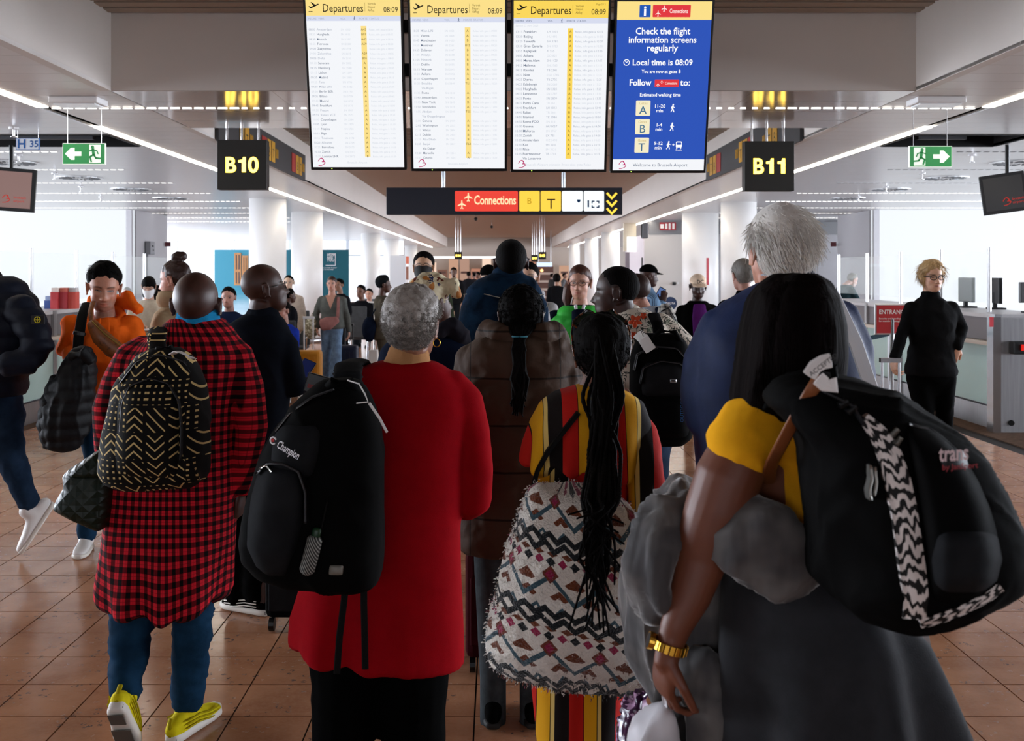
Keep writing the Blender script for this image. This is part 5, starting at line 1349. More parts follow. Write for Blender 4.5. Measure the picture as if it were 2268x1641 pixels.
def m_stripes(name, off=0.):
    t = MT(name, .85, 0, .2); u, v, w = t.uvw(); x = ((u+off)/.132).frac()
    c = t.mix(x.gt(.27), 'e0a216', 'e0c070'); c = t.mix(x.gt(.36), c, '17100f'); c = t.mix(x.gt(.66), c, 'c01e16'); c = t.mix(x.band(.262, .278).mx(x.band(.985, 1.0)), c, '120c0c')
    t.base(c); t.bump(t.noise(10., 3.)*.3+t.noise(500., 1.)*.03, .5, .04); return t.m
def m_aztec():
    t = MT('aztec_fleece', .97, 0, .1); u, v, w = t.uvw(); u = u*1.5; v = v*1.5
    n = t.noise(55., 2.); u = u+(n-.5)*.006; v = v+(t.noise(48., 2.)-.5)*.007
    c = 'f2ebe0'
    V = v
    def zig(y, amp, per, th): return ((V-y)+u.tri(per)*amp).abs().lt(th)
    def dia(y, per, sx, sy, off=0.): return (((u+off)/per).frac()-.5).abs()*(per/sx)+((V-y).abs()*(1/sy))
    teal, blk, rust, mag = '3e5c68', '131a1e', '74391a', 'a01c4c'
    y0 = -.44
    for k in range(4):
        yb = y0+k*.27
        c = t.mix(zig(yb+.0, .026, .062, .0125), c, blk)
        c = t.mix(((((u/.1).frac()-.5).abs()*.1+(V-yb-.045).abs()*1.1).lt(.03))*(V-yb-.036).gt(0)*((((u/.1).frac()-.5).abs()*.1+(V-yb-.036).abs()*1.1).gt(.012)), c, rust)
        big = ((V-yb-.118)+u.tri(.16)*.085).abs().lt(.0105); c = t.mix(big, c, teal)
        c = t.mix(dia(yb+.1, .16, .034, .03, .08).lt(1.)*(V-yb-.09).gt(0), c, rust); c = t.mix(dia(yb+.125, .16, .028, .034, .0).lt(1.), c, '7a3420'); c = t.mix(dia(yb+.125, .16, .016, .021, .0).lt(1.), c, mag)
        c = t.mix(dia(yb+.172, .08, .017, .018).lt(1.), c, mag); c = t.mix(dia(yb+.172, .08, .017, .018, .04).lt(1.), c, blk)
        c = t.mix(dia(yb+.2, .05, .02, .012).lt(1.), c, rust)
        c = t.mix(zig(yb+.238, .03, .07, .0125), c, blk)
        c = t.mix(((((u/.08).frac()-.5).abs()*.08+(V-yb-.262).abs()*.8).band(.008, .02))*(V-yb-.256).gt(0), c, teal)
    t.base(c); t.bump(t.noise(180., 3.), .7, .02); t.set(Sheen_Weight=.4); return t.m
def m_zebra():
    t = MT('zebra_print', .7, 0, .3); u, v, w = t.uvw(); n = t.noise(9., 2., vec=t.attr('puv').outputs['Vector'], stretch=(.3, 1.6, 1))
    s = ((v*36.0+(n-.5)*3.2+u*.4).frac()-.5).abs()
    t.base(t.mix(s.smooth(.2, .27), '0a0909', 'd6cdc8')); return t.m
def m_hawaii():
    t = MT('tropical_print', .85, 0, .2); n = t.noise(22., 3., .6, stretch=(1, 1, .4)); q = t.noise(34., 2., .5, stretch=(.4, 1, 1))
    c = t.mix(n.band(.5, .535).mx(q.band(.57, .6)), 'dcd2c2', '3c4038'); c = t.mix(t.noise(9., 2.).smooth(.62, .68)*.6, c, '8a9a84')
    t.base(c); return t.m
PLAID, MUD, AZTEC, ZEBRA, HAWAII = m_plaid(), m_mud(), m_aztec(), m_zebra(), m_hawaii()
STRIPE = m_stripes('stripe_print')
BAGK = cloth('bag_black', '060606', .85, 900., .2, .1, spec=.05); BAGG = cloth('bag_charcoal', '1c1d1f', .85, 700., .2, .1, spec=.05); STRAPM = cloth('strap_black', '0a0a0a', .8, 500., .1, .03, spec=.15)
ZIP = paint('zip_metal', '8c8a84', .35, .8); TAGW = paint('tag_white', 'e4e2e0', .6)
def cyluv(xc, yc, R=.2, z0=0.): return lambda v: np.stack([np.arctan2(v[:, 0]-xc, -(v[:, 1]-yc))*R, v[:, 2]-z0], 1)
def planeuv(xc, z0=0., sc=1.): return lambda v: np.stack([(v[:, 0]-xc)*sc, (v[:, 2]-z0)*sc], 1)

# ================================================================== A  person in the plaid coat
d = 3.75
f = Fig('bald person in a long red and black checked shirt and blue jeans', 400, d, 598, 0, '3a2119', head=(0, 14, 0), hs=1.06)
f.set(head=W(437, 676, d), neck=W(436, 728, d+.02), shl=W(305, 790, d), shr=W(520, 790, d), ell=W(243, 905, d), wrl=W(240, 1005, d+.03), elr=W(556, 945, d), wrr=W(531, 1090, d+.02))
f.set(hil=W(300, 1180, d), hir=W(425, 1180, d), knl=W(288, 1395, d-.02), knr=W(428, 1395, d), anl=W(276, 1552, d-.15), anr=W(412, 1575, d))
f.hands = {'r': dict(f=(-.05, .15, -1), n=(-1, .2, 0), curl=.7, side=1), 'l': dict(f=(.1, .1, -1), n=(1, .1, 0), curl=.9, side=-1)}
f.foot = {'l': (-.06, .66, -.75), 'r': (.32, 1, 0)}
f.body(.0065, .022, necks=(.066, .072))
A = Rows(d, [(708, 380, 492, .065), (728, 350, 512, .085), (752, 318, 530, .11), (785, 288, 545, .125), (830, 276, 536, .13), (900, 264, 520, .135), (980, 250, 515, .14), (1080, 238, 520, .15), (1200, 228, 516, .16), (1270, 222, 510, .165), (1300, 224, 506, .165)])
mb = A.mb(); pxtube(mb, d, [(330, 770, 0, 36), (300, 795, 0, 42), (265, 850, 0, 37), (242, 905, 0, 33), (240, 950, 0, 30), (239, 1000, .02, 26)])
pxtube(mb, d, [(485, 765, 0, 38), (518, 795, 0, 45), (545, 860, 0, 37), (557, 945, 0, 33), (546, 1020, 0, 29), (534, 1082, .01, 25)])
zt, zb = W(0, 1180, d).z, W(0, 1300, d).z; xc, hw = W(366, 1300, d).x, 142*d/F
def tail(v, n):
    t_ = np.clip((zt-v[:, 2])/(zt-zb), 0, 1); q = np.clip(1-((v[:, 0]-xc)/hw)**2, 0, 1)**.6
    v = v.copy(); v[:, 2] -= t_*(.085*q+.012*np.sin((v[:, 0]-xc)*28)); v += n*(t_*.014*np.sin(np.arctan2(v[:, 0]-xc, v[:, 1]-d)*9))[:, None]; return v
o = garment('checked_shirt', mb, PLAID, f.o, .011, 3, fold=((.007, .2, 11, (1, 1, .6)),), uvf=cyluv(W(385, 0, d).x, d, .21), post=tail)
o['label'] = 'long red and black checked flannel shirt'
mb = MB(); pxtube(mb, d, [(437, 740, .0, 64, 52), (439, 722, .0, 58, 48), (440, 714, .0, 52, 46)]); garment('shirt_collar', mb, PLAID, f.o, .009, 2, uvf=cyluv(W(437, 0, d).x, d, .1))
mb = MB(); pxtube(mb, d, [(438, 726, .0, 49, 46), (439, 708, .0, 48, 45), (440, 692, .005, 45, 41)]); garment('blue_neckerchief', mb, cloth('kerchief_blue', '1f86b8', .8, 400., .15, .25), f.o, .007, 2, fold=((.004, .06, 3),))
mb = MB(); pxtube(mb, d, [(298, 1150, 0, 62), (297, 1330, 0, 52), (290, 1400, -.01, 45), (283, 1470, -.06, 38), (277, 1535, -.13, 33)]); pxtube(mb, d, [(422, 1150, 0, 60), (425, 1330, 0, 48), (428, 1400, 0, 43), (420, 1490, 0, 37), (412, 1560, 0, 33)])
garment('jeans', mb, DENIMB, f.o, .01, 2, fold=((.006, .12, 21, (1, 1, 1.6)), (.0025, .06, 22, (1, 1, 2.))))
YSH = cloth('yellow_knit', 'd3c318', .7, 700., .1, .1); SOLE = paint('sole_white', 'd8d2c8', .5)
f.shoes(YSH, SOLE, .3, voxel=.007, detail=cloth('yellow_dark', 'a8980f', .7), th=.022)
# mudcloth backpack
B_ = Rows(3.46, [(772, 335, 395, .04), (790, 305, 425, .075), (815, 285, 440, .1), (850, 262, 450, .12), (900, 246, 457, .135), (950, 238, 460, .14), (1000, 232, 461, .145), (1040, 228, 459, .14), (1062, 238, 450, .12), (1076, 270, 425, .08)], 2.6)
e = thing('backpack', 'black mudcloth backpack with beige zigzag print on the checked shirt', 'backpack', W(345, 1070, 3.46))
uvm = planeuv(W(345, 0, 3.46).x, .3)
garment('body', B_.mb(), MUD, e, .009, 3, fold=((.006, .12, 5),), uvf=uvm)
p = B_.patch('front_pocket', [(843, 285, 372), (870, 265, 392), (920, 256, 398), (1000, 248, 396), (1050, 252, 392), (1058, 270, 380)], .03, MUD, e, uv=False)
B_.ribbon('zip', [(262, 960), (268, 890), (285, 855), (330, 838), (372, 850), (395, 890), (400, 950), (398, 1020)], 3, .02, paint('zip_black', '16161a', .45), p, 1)
B_.ribbon('zip', [(262, 850), (300, 800), (350, 785), (410, 802), (440, 850), (448, 930)], 4, .012, paint('zip_black', '16161a', .45), e, 1)
mb = MB(); pxtube(mb, 3.5, [(352, 800, .0, 20, 6), (348, 765, .06, 22, 6), (347, 742, .1, 24, 6), (352, 728, .18, 24, 6), (365, 740, .3, 22, 6)]); garment('shoulder_strap', mb, MUD, e, .007, 2, uvf=planeuv(0, .3))
mb = MB(); pxtube(mb, 3.44, [(335, 795, 0, 5), (350, 772, -.02, 6), (378, 768, -.02, 6), (398, 792, 0, 5)]); mb.build('top_handle', STRAPM, e, smooth=True)
m = MB(); m.tube([W(382, 784, 3.3), W(392, 778, 3.27), W(405, 782, 3.25), W(420, 790, 3.26), W(428, 794, 3.28)], [(.0015, .014)]*5, 8, side=(0, 0, 1)); m.build('luggage_tag', TAGW, e, smooth=True)
m = MB()
for k in range(9): m.ell(W(333-k*1., 742+k*7, 3.37), (.0022, .0022, .0034), nu=6, nv=4)
m.build('chain', paint('brass', '8a7038', .4, .7), e)
# green quilted bag
G_ = Rows(3.62, [(995, 222, 240, .03), (1012, 196, 246, .05), (1035, 160, 248, .07), (1050, 146, 248, .08), (1075, 150, 247, .085), (1105, 132, 246, .09), (1122, 127, 245, .09), (1140, 160, 243, .085), (1160, 205, 238, .07), (1170, 222, 234, .05)], 3.)
e = thing('handbag', 'dark green quilted leather handbag hanging beside the checked shirt', 'handbag', W(190, 1165, 3.62))
GRNL = MT('green_leather', .45, 0, .3); a_, b_, c_ = GRNL.xyz(); g1 = (((a_+c_)/.045).frac()-.5).abs(); g2 = (((a_-c_)/.045).frac()-.5).abs(); GRNL.base('0c1b10'); GRNL.bump(g1.mn(g2)*-1.0, .6, .012); GRNL = GRNL.m
garment('body', G_.mb(), GRNL, e, .008, 2); G_.patch('flap', [(998, 215, 238), (1020, 182, 240), (1050, 142, 236), (1062, 155, 225)], .02, GRNL, e)
mb = MB(); pxtube(mb, 3.6, [(205, 1030, -.03, 4), (225, 1005, -.03, 4), (240, 985, .05, 4), (246, 1010, .05, 4), (244, 1040, 0, 4)]); mb.build('handle', GRNL, e, smooth=True)

# ================================================================== B  person with phone
d = 5.1
f = Fig('bald person in a black suit with glasses, holding a phone', 560, d, 588, -28, '3b241b', head=(-38, 12, 0), hs=1.06)
f.set(head=W(588, 640, d), neck=W(578, 694, d+.01), elr=W(654, 862, d-.02), wrr=W(672, 850, d+.16), shr=W(628, 755, d-.02), shl=W(512, 750, d+.05))
f.hands = {'r': dict(f=(.05, .5, .9), n=(-.75, .6, .1), curl=.45, side=-1, thumb_out=.5)}
f.body(.0065, .022, necks=(.06, .066), hand_v=.005)
SUIT = cloth('suit_black', '10141c', .85, 900., .2, .12)
A = Rows(d, [(692, 545, 612, .06), (706, 525, 628, .085), (725, 505, 638, .11), (755, 494, 648, .13), (800, 488, 650, .135), (860, 486, 645, .135), (920, 488, 636, .13), (1000, 486, 634, .135), (1060, 484, 632, .13)])
mb = A.mb(); pxtube(mb, d, [(612, 735, 0, 26), (632, 770, -.02, 29), (646, 815, -.03, 27), (655, 858, -.02, 25), (664, 858, .08, 21), (670, 852, .14, 18)]); pxtube(mb, d, [(515, 745, .05, 28), (495, 820, .06, 26), (492, 900, .08, 23)])
garment('suit_jacket', mb, SUIT, f.o, .012, 3, fold=((.006, .2, 8),))
mb = MB(); pxtube(mb, d, [(582, 706, 0, 42, 34), (584, 690, 0, 36, 30)]); garment('collar', mb, SUIT, f.o, .009, 2)
mb = MB(); pxtube(mb, d, [(530, 1000, 0, 44), (528, 1150, 0, 38), (530, 1320, .02, 31)]); pxtube(mb, d, [(590, 1000, 0, 44), (580, 1150, -.02, 40), (568, 1325, -.02, 32)])
garment('trousers', mb, BLACKC, f.o, .013, 3, fold=((.006, .12, 9),))
f.set(anl=Vector((W(510, 0, d).x, d+.15, .085)), anr=Vector((W(565, 0, d).x, d-.03, .085)))
f.shoes(BLACKC, SOLE, .3, {'l': (-.5, 1, 0), 'r': (-.9, .5, 0)}, detail=SOLE, th=.02)
f.eyeglasses(BLACKP, .02)
o = thing('phone', 'black smartphone with lit screen held by the bald person in a suit', 'phone', W(671, 825, 5.2))
M3 = Matrix.Rotation(-.35, 3, 'Z') @ Matrix.Rotation(.35, 3, 'Y') @ Matrix.Rotation(-.55, 3, 'X')
c = W(671, 826, 5.26); MB().box(c, (.074, .009, .15), M=M3).build('case', BLACKP, o, bevel=.004); MB().box(c+M3 @ Vector((0, -.0055, 0)), (.066, .001, .14), M=M3).build('screen', glow('phone_screen', '1a2250', .5), o)
e = thing('rolling_suitcase', 'black rolling suitcase behind the Champion backpack', 'suitcase', W(625, 1340, 4.9))
c = W(624, 1270, 4.9); MB().bb(c.x-.06, c.x+.12, 4.8, 5.05, .06, .42).build('body', BAGK, e, bevel=.03); MB().bb(c.x-.04, c.x+.1, 4.785, 4.8, .1, .34).build('front_pocket', BAGG, e, bevel=.01)
for k in (-.03, .09): MB().tube([(c.x+k-.012, 4.83, .03), (c.x+k+.012, 4.83, .03)], .03, 12, side=(0, 0, 1), round_end=False).build('wheel', BLACKP, e)

# ================================================================== C  person in red
d = 3.4
f = Fig('grey-haired person in a long red coat carrying a black backpack', 850, d, 632, 0, '8a5a42', head=(-14, 4, 0), hs=1.02)
f.set(head=W(916, 726, d), neck=W(905, 806, d+.02), shl=W(765, 880, d), shr=W(1020, 885, d), ell=W(745, 1060, d), elr=W(1060, 1090, d), wrr=W(1010, 1080, d+.22), wrl=W(790, 1150, d+.2))
f.body(.0065, .022, necks=(.058, .064))
RED = cloth('red_knit', '8c0611', .95, 500., .06, .1)
A = Rows(d, [(800, 838, 962, .065), (812, 800, 985, .085), (830, 762, 1005, .105), (860, 736, 1030, .125), (900, 722, 1040, .135), (980, 716, 1030, .14), (1080, 715, 1022, .145), (1180, 705, 1016, .15), (1280, 672, 1020, .165), (1380, 648, 1025, .175), (1440, 648, 1028, .18), (1452, 650, 1028, .18)])
mb = A.mb(); pxtube(mb, d, [(990, 850, 0, 40), (1022, 890, 0, 46), (1042, 960, 0, 42), (1052, 1040, 0, 40), (1048, 1105, .01, 40), (1035, 1115, .12, 36), (1015, 1095, .22, 28)]); pxtube(mb, d, [(775, 870, 0, 45), (748, 960, .02, 40), (748, 1050, .05, 36)])
zt, zb = W(0, 1250, d).z, W(0, 1452, d).z; xc, hw = W(838, 1400, d).x, 190*d/F
def hemr(v, n):
    t_ = np.clip((zt-v[:, 2])/(zt-zb), 0, 1.1); q = (v[:, 0]-xc)/hw; v = v.copy(); v[:, 2] -= t_**2*(.03*q-.0); a_ = np.arctan2(v[:, 0]-xc, v[:, 1]-d)
    v += n*(t_*.016*np.sin(a_*8+1)*np.clip(.5-q, 0, 1))[:, None]; return v
garment('red_coat', mb, RED, f.o, .011, 4, fold=((.006, .28, 12, (1, 1, .6)),), post=hemr)
mb = MB(); pxtube(mb, d, [(903, 812, 0, 60, 54), (904, 795, 0, 50, 46), (906, 776, .0, 45, 43)]); garment('tan_collar', mb, cloth('tan_knit', 'a87a52', .85, 500., .05, .06), f.o, .007, 2)
mb = MB(); pxtube(mb, d, [(770, 1420, 0, 92, 75), (768, 1520, 0, 78), (758, 1650, 0, 68), (755, 1720, 0, 60)]); pxtube(mb, d, [(905, 1420, 0, 92, 75), (910, 1520, 0, 82), (915, 1650, 0, 70), (915, 1720, 0, 62)])
garment('trousers', mb, BLACKC, f.o, .012, 3, fold=((.004, .2, 9),))
f.set(anl=Vector((W(757, 0, d).x, d, .085)), anr=Vector((W(915, 0, d).x, d, .085))); f.shoes(BLACKC)
AFRO = hairm('hair_afro_grey', '5a5048', 'b4aea8', (1, 1, 1))
f.hair(AFRO, 'afro', .026, .005, top=.35, sc=.009)
tufts(f, AFRO, 6500, 'afro', .011, .0011, (0, 0, 0), 1., .0042, 9, 4, base=.024, jit=.5)
mb = MB(); c = f.H_(.085, -.008, -.05); mb.tube([c+Vector((.011*math.cos(t), .004*math.cos(t), .013*math.sin(t))) for t in np.linspace(0, 2*pi, 16, endpoint=False)], .0017, 6, closed=True); mb.build('hoop_earring', paint('gold', 'd8a840', .25, 1.), f.o, smooth=True)
# Champion backpack
B_ = Rows(3.12, [(843, 720, 790, .04), (858, 695, 808, .07), (880, 668, 820, .1), (910, 640, 832, .12), (950, 606, 842, .135), (1000, 585, 846, .145), (1050, 566, 847, .15), (1100, 552, 847, .15), (1150, 540, 847, .15), (1195, 533, 846, .15), (1235, 545, 845, .145), (1265, 572, 842, .135), (1288, 615, 835, .11), (1300, 660, 805, .07)], 2.7)
e = thing('backpack', 'black backpack lettered Champion on the red coat', 'backpack', W(690, 1290, 3.12))
garment('body', B_.mb(), BAGK, e, .009, 3, fold=((.007, .16, 15),))
p1 = B_.patch('upper_pocket', [(938, 625, 700), (960, 605, 712), (1000, 597, 710), (1035, 596, 700), (1058, 640, 690)], .028, BAGG, e)
p2 = B_.patch('lower_pocket', [(1022, 588, 640), (1050, 570, 668), (1100, 556, 676), (1160, 545, 672), (1210, 542, 660), (1255, 565, 640), (1275, 590, 630)], .045, BAGG, e)
B_.ribbon('zip', [(566, 1050), (590, 1026), (625, 1028), (660, 1045), (676, 1090), (676, 1160)], 6, .045, paint('zip_black', '16161a', .45), p2, 1)
B_.ribbon('zip', [(608, 955), (640, 915), (690, 880), (740, 862)], 5, .014, MATS['zip_black'], e, 1)
B_.ribbon('zip_pull', [(572, 1040), (588, 1030), (600, 1046)], 4, .055, ZIP, p2, 1)
c = B_.surf(612, 972, .045); c2 = B_.surf(668, 1005, .045); axx = (c2-c).normalized(); ayy = Vector((0, -.0, 1)); ayy = (ayy-axx*ayy.dot(axx)).normalized()
text('Champion', 'lettering', paint('logo_white', 'e8e8ea', .5), p1, c+Vector((0, -.004, -.022)), axx, ayy, .034, 'LEFT', .012, italic=.25, width=.078)
m = MB(); nrm = axx.cross(ayy); m.tube([c+axx*(-.004+.0095*math.cos(t))+ayy*(-.006+.0095*math.sin(t))-nrm*-.006 for t in np.linspace(.8, 5.6, 14)], .0024, 6); m.build('logo_ring', MATS['logo_white'], p1); m = MB(); m.box(c+axx*-.006+ayy*-.006+nrm*.006, (.008, .003, .009)); m.build('logo_red', paint('logo_crimson', 'c0282e', .5), p1)
B_.ribbon('mesh_pocket_edge', [(690, 1262), (710, 1180), (725, 1110)], 4, .012, STRAPM, e, 1)
mm = MT('bottle_mesh', .7); a_, b_, c_ = mm.xyz(); mm.base(mm.mix((((a_+c_*.5)/.007).frac()).lt(.4), '2a2c2a', '8f918c')); 
m = MB(); m.tube([B_.surf(680, 1262, .02), B_.surf(690, 1225, .02), B_.surf(697, 1195, .02)], .022, 14); bt = m.build('bottle', mm.m, e, smooth=True)
m = MB(); m.tube([B_.surf(699, 1190, .02), B_.surf(702, 1174, .02)], .013, 12); m.build('bottle_cap', paint('cap_green', '12351e', .4), bt, smooth=True)
B_.patch('reflective_label', [(1250, 728, 764), (1275, 726, 760)], .012, paint('reflective', '77766f', .6, 0, .4, .3, 60.), e)
for pts in ([(768, 1270), (762, 1330), (752, 1410), (746, 1492)], [(806, 1270), (806, 1340), (808, 1420), (809, 1482)]):
    m = MB(); m.tube([W(x_, y_, 3.06) for x_, y_ in pts], [(.010, .0016)]*4, 8); m.build('hanging_strap', STRAPM, e)
mb = MB(); pxtube(mb, 3.2, [(772, 870, -.02, 36, 8), (770, 830, .0, 36, 8), (772, 808, .08, 35, 8), (790, 800, .2, 33, 8), (810, 820, .32, 30, 8)], side=(1, 0, 0)); garment('shoulder_strap', mb, BAGG, e, .008, 2)
mb = MB(); pxtube(mb, 3.08, [(716, 868, 0, 9), (738, 846, -.02, 12), (775, 848, -.02, 13), (795, 870, 0, 9)]); mb.build('top_handle', BAGK, e, smooth=True)
m = MB(); m.tube([W(770, 842, 3.04), W(795, 850, 3.02), W(808, 872, 3.0), W(815, 890, 3.0), W(790, 893, 3.0)], .0022, 8); m.build('tag_loop', TAGW, e, smooth=True)
m = MB(); m.tube([W(818, 893, 2.99), W(840, 925, 2.99), W(857, 957, 3.0)], [(.002, .004)]*3, 8, side=(0, 1, 0)); m.build('luggage_tag', TAGW, e)
o = thing('travel_wallet', 'flat black travel wallet with red stripe tucked by the red sleeve', 'wallet', W(715, 865, 3.3))
M3 = Matrix.Rotation(.28, 3, 'Y'); c = W(718, 856, 3.3); MB().box(c, (.118, .012, .062), M=M3).build('cover', BLACKP, o, bevel=.003); MB().box(c+M3 @ Vector((-.03, -.0065, -.01)), (.04, .001, .012), M=M3).build('stripe', paint('stripe_red', '7a1418', .5), o)
text('Vitara', 'lettering', MATS['logo_white'], o, c+M3 @ Vector((-.0, -.0075, -.016)), M3 @ Vector((1, 0, 0)), M3 @ Vector((0, 0, 1)), .022, italic=.2)

# ================================================================== E  person in brown puffer
d = 3.85
f = Fig('person with braided black hair in a long brown puffer coat', 1140, d, 632, 0, '4a2c20', head=(0, 10, 0))
f.set(head=W(1153, 704, d), neck=W(1150, 762, d+.02), ell=W(1024, 930, d), elr=W(1262, 930, d), wrl=W(1060, 1010, d+.25), wrr=W(1230, 1000, d+.25), shl=W(1050, 820, d), shr=W(1245, 820, d)); f.body(.0065, .022)
PUFB = MT('puffer_brown', .7, 0, .12); a_, b_, c_ = PUFB.xyz(); sm_ = (((c_+.05)/.165).frac()-.5).abs().gt(.478); vs_ = ((a_-.0).abs()-.16).abs().lt(.0022)
PUFB.base(PUFB.mix(sm_.mx(vs_)*.8, PUFB.mix(PUFB.noise(5., 3.), '3c2d23', '4d3b2f'), '120c09')); PUFB.bump(PUFB.noise(14., 3., .6)*.5+sm_.mx(vs_)*-.5+PUFB.noise(40., 2.)*.1, .55, .02); PUFB = PUFB.m
A = Rows(d, [(738, 1090, 1222, .085), (755, 1058, 1245, .12), (785, 1035, 1258, .14), (830, 1018, 1264, .15), (900, 1012, 1266, .155), (980, 1012, 1266, .155), (1080, 1014, 1264, .155), (1150, 1016, 1262, .155), (1210, 1022, 1258, .15)])
mb = A.mb(); pxtube(mb, d, [(1060, 790, 0, 36), (1038, 850, 0, 40), (1026, 930, .02, 36), (1045, 985, .15, 32)]); pxtube(mb, d, [(1235, 790, 0, 36), (1252, 850, 0, 40), (1262, 930, .02, 36), (1240, 985, .15, 32)])
garment('puffer_coat', mb, PUFB, f.o, .012, 3, fold=((.007, .09, 31, (1, 1, 2.)), (.003, .04, 33)), quilt=(.014, .165, .05))
mb = MB(); pxtube(mb, d, [(1075, 752, .06, 24), (1085, 735, -.02, 28), (1110, 742, -.09, 24), (1150, 752, -.11, 20), (1195, 742, -.09, 25), (1225, 738, -.02, 28), (1240, 758, .06, 24)]); garment('hood', mb, PUFB, f.o, .009, 2, fold=((.005, .05, 35),))
mb = MB(); pxtube(mb, d, [(1088, 1180, 0, 42), (1088, 1300, 0, 36), (1092, 1500, 0, 30), (1092, 1600, 0, 30)]); pxtube(mb, d, [(1190, 1180, 0, 42), (1185, 1300, 0, 36), (1180, 1600, 0, 30)])
garment('jeans', mb, cloth('denim_grey', '3a3f42', .9, 600., .3, .1), f.o, .012, 3); f.set(anl=Vector((W(1092, 0, d).x, d, .085)), anr=Vector((W(1180, 0, d).x, d, .085))); f.shoes(BLACKC)
f.hair(HAIRK, 'short', .014, .005, off=-.012, top=.2, sc=.014, seed=4)
g = np.random.default_rng(3); v_, q_ = [], []; mb = MB()
for i in range(46):                                   # cornrows gathered into a tail
    a = (i/46)*2*pi; x0, y0_ = math.cos(a), math.sin(a); p0 = f.H_(.07*x0, -.03+.07*y0_, .06+.03*g.uniform(-1, 1)); p1 = f.H_(.078*x0*.9, -.07+.03*y0_, .0); k_ = W(1151+g.uniform(-14, 14), 748, d-.155)
    e0 = W(1151+g.uniform(-16, 16), 775, d-.2); e1 = W(1150+g.uniform(-22, 22), 840, d-.225+g.uniform(-.012, .012)); e2 = W(1148+g.uniform(-22, 18), g.uniform(870, 925), d-.225+g.uniform(-.01, .01))
    mb.tube([p0, p1, k_, e0, e1, e2], [.0062, .0068, .0058, .006, .006, .0025], 6)
mb.build('braids', HAIRK, f.o, smooth=True); tufts(f, HAIRK, 2200, 'short', .015, .0015, (0, -.3, 0), .5, .004, 61, 4, base=.013, off=-.01)
mb = MB(); mb.tube([W(1151, 745, d-.155)+Vector((.026*math.cos(t), .02*math.sin(t), 0)) for t in np.linspace(0, 2*pi, 18, endpoint=False)], .003, 6, closed=True); mb.build('hair_tie', paint('tie_teal', '3a7c8c', .5), f.o)
e = thing('rolling_suitcase', 'maroon rolling suitcase beside the brown puffer coat', 'suitcase', W(1055, 1340, 4.35)); c = W(1058, 1300, 4.35)
MB().bb(c.x-.05, c.x+.14, 4.3, 4.6, .06, .5).build('body', cloth('maroon_cloth', '3a0e14', .8), e, bevel=.03); MB().bb(c.x-.03, c.x+.12, 4.285, 4.3, .12, .4).build('front_pocket', MATS['maroon_cloth'], e, bevel=.01)
for k in (-.02, .1): MB().tube([(c.x+k-.012, 4.33, .032), (c.x+k+.012, 4.33, .032)], .032, 12, side=(0, 0, 1), round_end=False).build('wheel', BLACKP, e)

# ================================================================== F  person in denim
d = 5.5
f = Fig('tall person with cropped hair in a dark denim jacket', 1125, d, 530, 0, '2c1a15', fp={'crop': ((.006, .005, .005), .85)}, head=(0, 16, 0), hs=1.0)
f.set(head=W(1132, 583, d), neck=W(1125, 622, d+.01)); f.body(.007, .022, necks=(.062, .068))
A = Rows(d, [(606, 1088, 1158, .065), (618, 1062, 1182, .09), (638, 1036, 1200, .115), (680, 1020, 1212, .13), (740, 1013, 1218, .135), (830, 1015, 1216, .135), (1000, 1025, 1205, .135), (1060, 1030, 1200, .13)])
DJ = cloth('denim_jacket', '0c1c2c', .95, 700., .3, .2, col2='132b42', spec=.08)
garment('denim_jacket', A.mb(), DJ, f.o, .012, 3, fold=((.006, .16, 41),))
A.ribbon('seam', [(1026, 652), (1060, 648), (1110, 660), (1160, 660), (1205, 652)], 2.2, .006, paint('stitch', '8c8a80', .8), f.o, 1); A.ribbon('seam', [(1190, 720), (1205, 700), (1214, 672)], 2.2, .006, MATS['stitch'], f.o, 1)
mb = MB(); pxtube(mb, d, [(1124, 624, .0, 42, 36), (1126, 604, .0, 36, 32)]); garment('collar', mb, DJ, f.o, .008, 2)
f.bottom(DENIM); f.shoes(BLACKC); f.hair(HAIRK, 'short', .004, .001)

# ================================================================== D  person in head scarf
d = 4.55
f = Fig('person in a navy coat with a cream patterned head scarf tied in a bow', 938, d, 618, -20, '4a2a1e', head=(-30, 8, 0)); f.set(head=W(958, 672, d), neck=W(950, 735, d+.01)); f.body(.007, .022)
A = Rows(d, [(732, 910, 995, .07), (748, 870, 1025, .1), (775, 845, 1040, .12), (835, 830, 1046, .13), (950, 830, 1044, .14), (1150, 840, 1040, .14)])
garment('navy_coat', A.mb(), cloth('navy_wool', '0e1729', .9, 600., .15, .15), f.o, .012, 3, fold=((.006, .2, 51),))
sm = MT('scarf_print', .6, 0, .3); n = sm.noise(16., 3., .6); c = sm.mix(n.smooth(.6, .63), 'd8cba8', '2e3458'); c = sm.mix(sm.noise(11., 2., .5, stretch=(1, 1, .4)).band(.56, .64), c, 'b8763a'); c = sm.mix(sm.noise(24., 2.).gt(.66), c, '6a3022'); sm.base(c)
mb = hair_shell(f.M, f.hp, 'short', .02, 3, .004, -.035, .3, sc=.05); mb.ell(W(1002, 630, d-.04), (.032, .028, .03)); mb.ell(W(1010, 648, d-.05), (.026, .024, .024)); mb.ell(W(992, 624, d-.02), (.026, .026, .02))
garment('head_scarf', mb, sm.m, f.o, .007, 2, fold=((.006, .05, 52, (1, 1, 2)),))
mb = MB(); pxtube(mb, d, [(975, 735, -.1, 16), (1000, 722, -.08, 22), (1020, 745, -.03, 22), (1030, 775, .02, 16)]); garment('grey_scarf', mb, cloth('scarf_grey', '24232a', .9), f.o, .009, 2, fold=((.005, .06, 53),))
f.bottom(BLACKC); f.shoes(BLACKC)
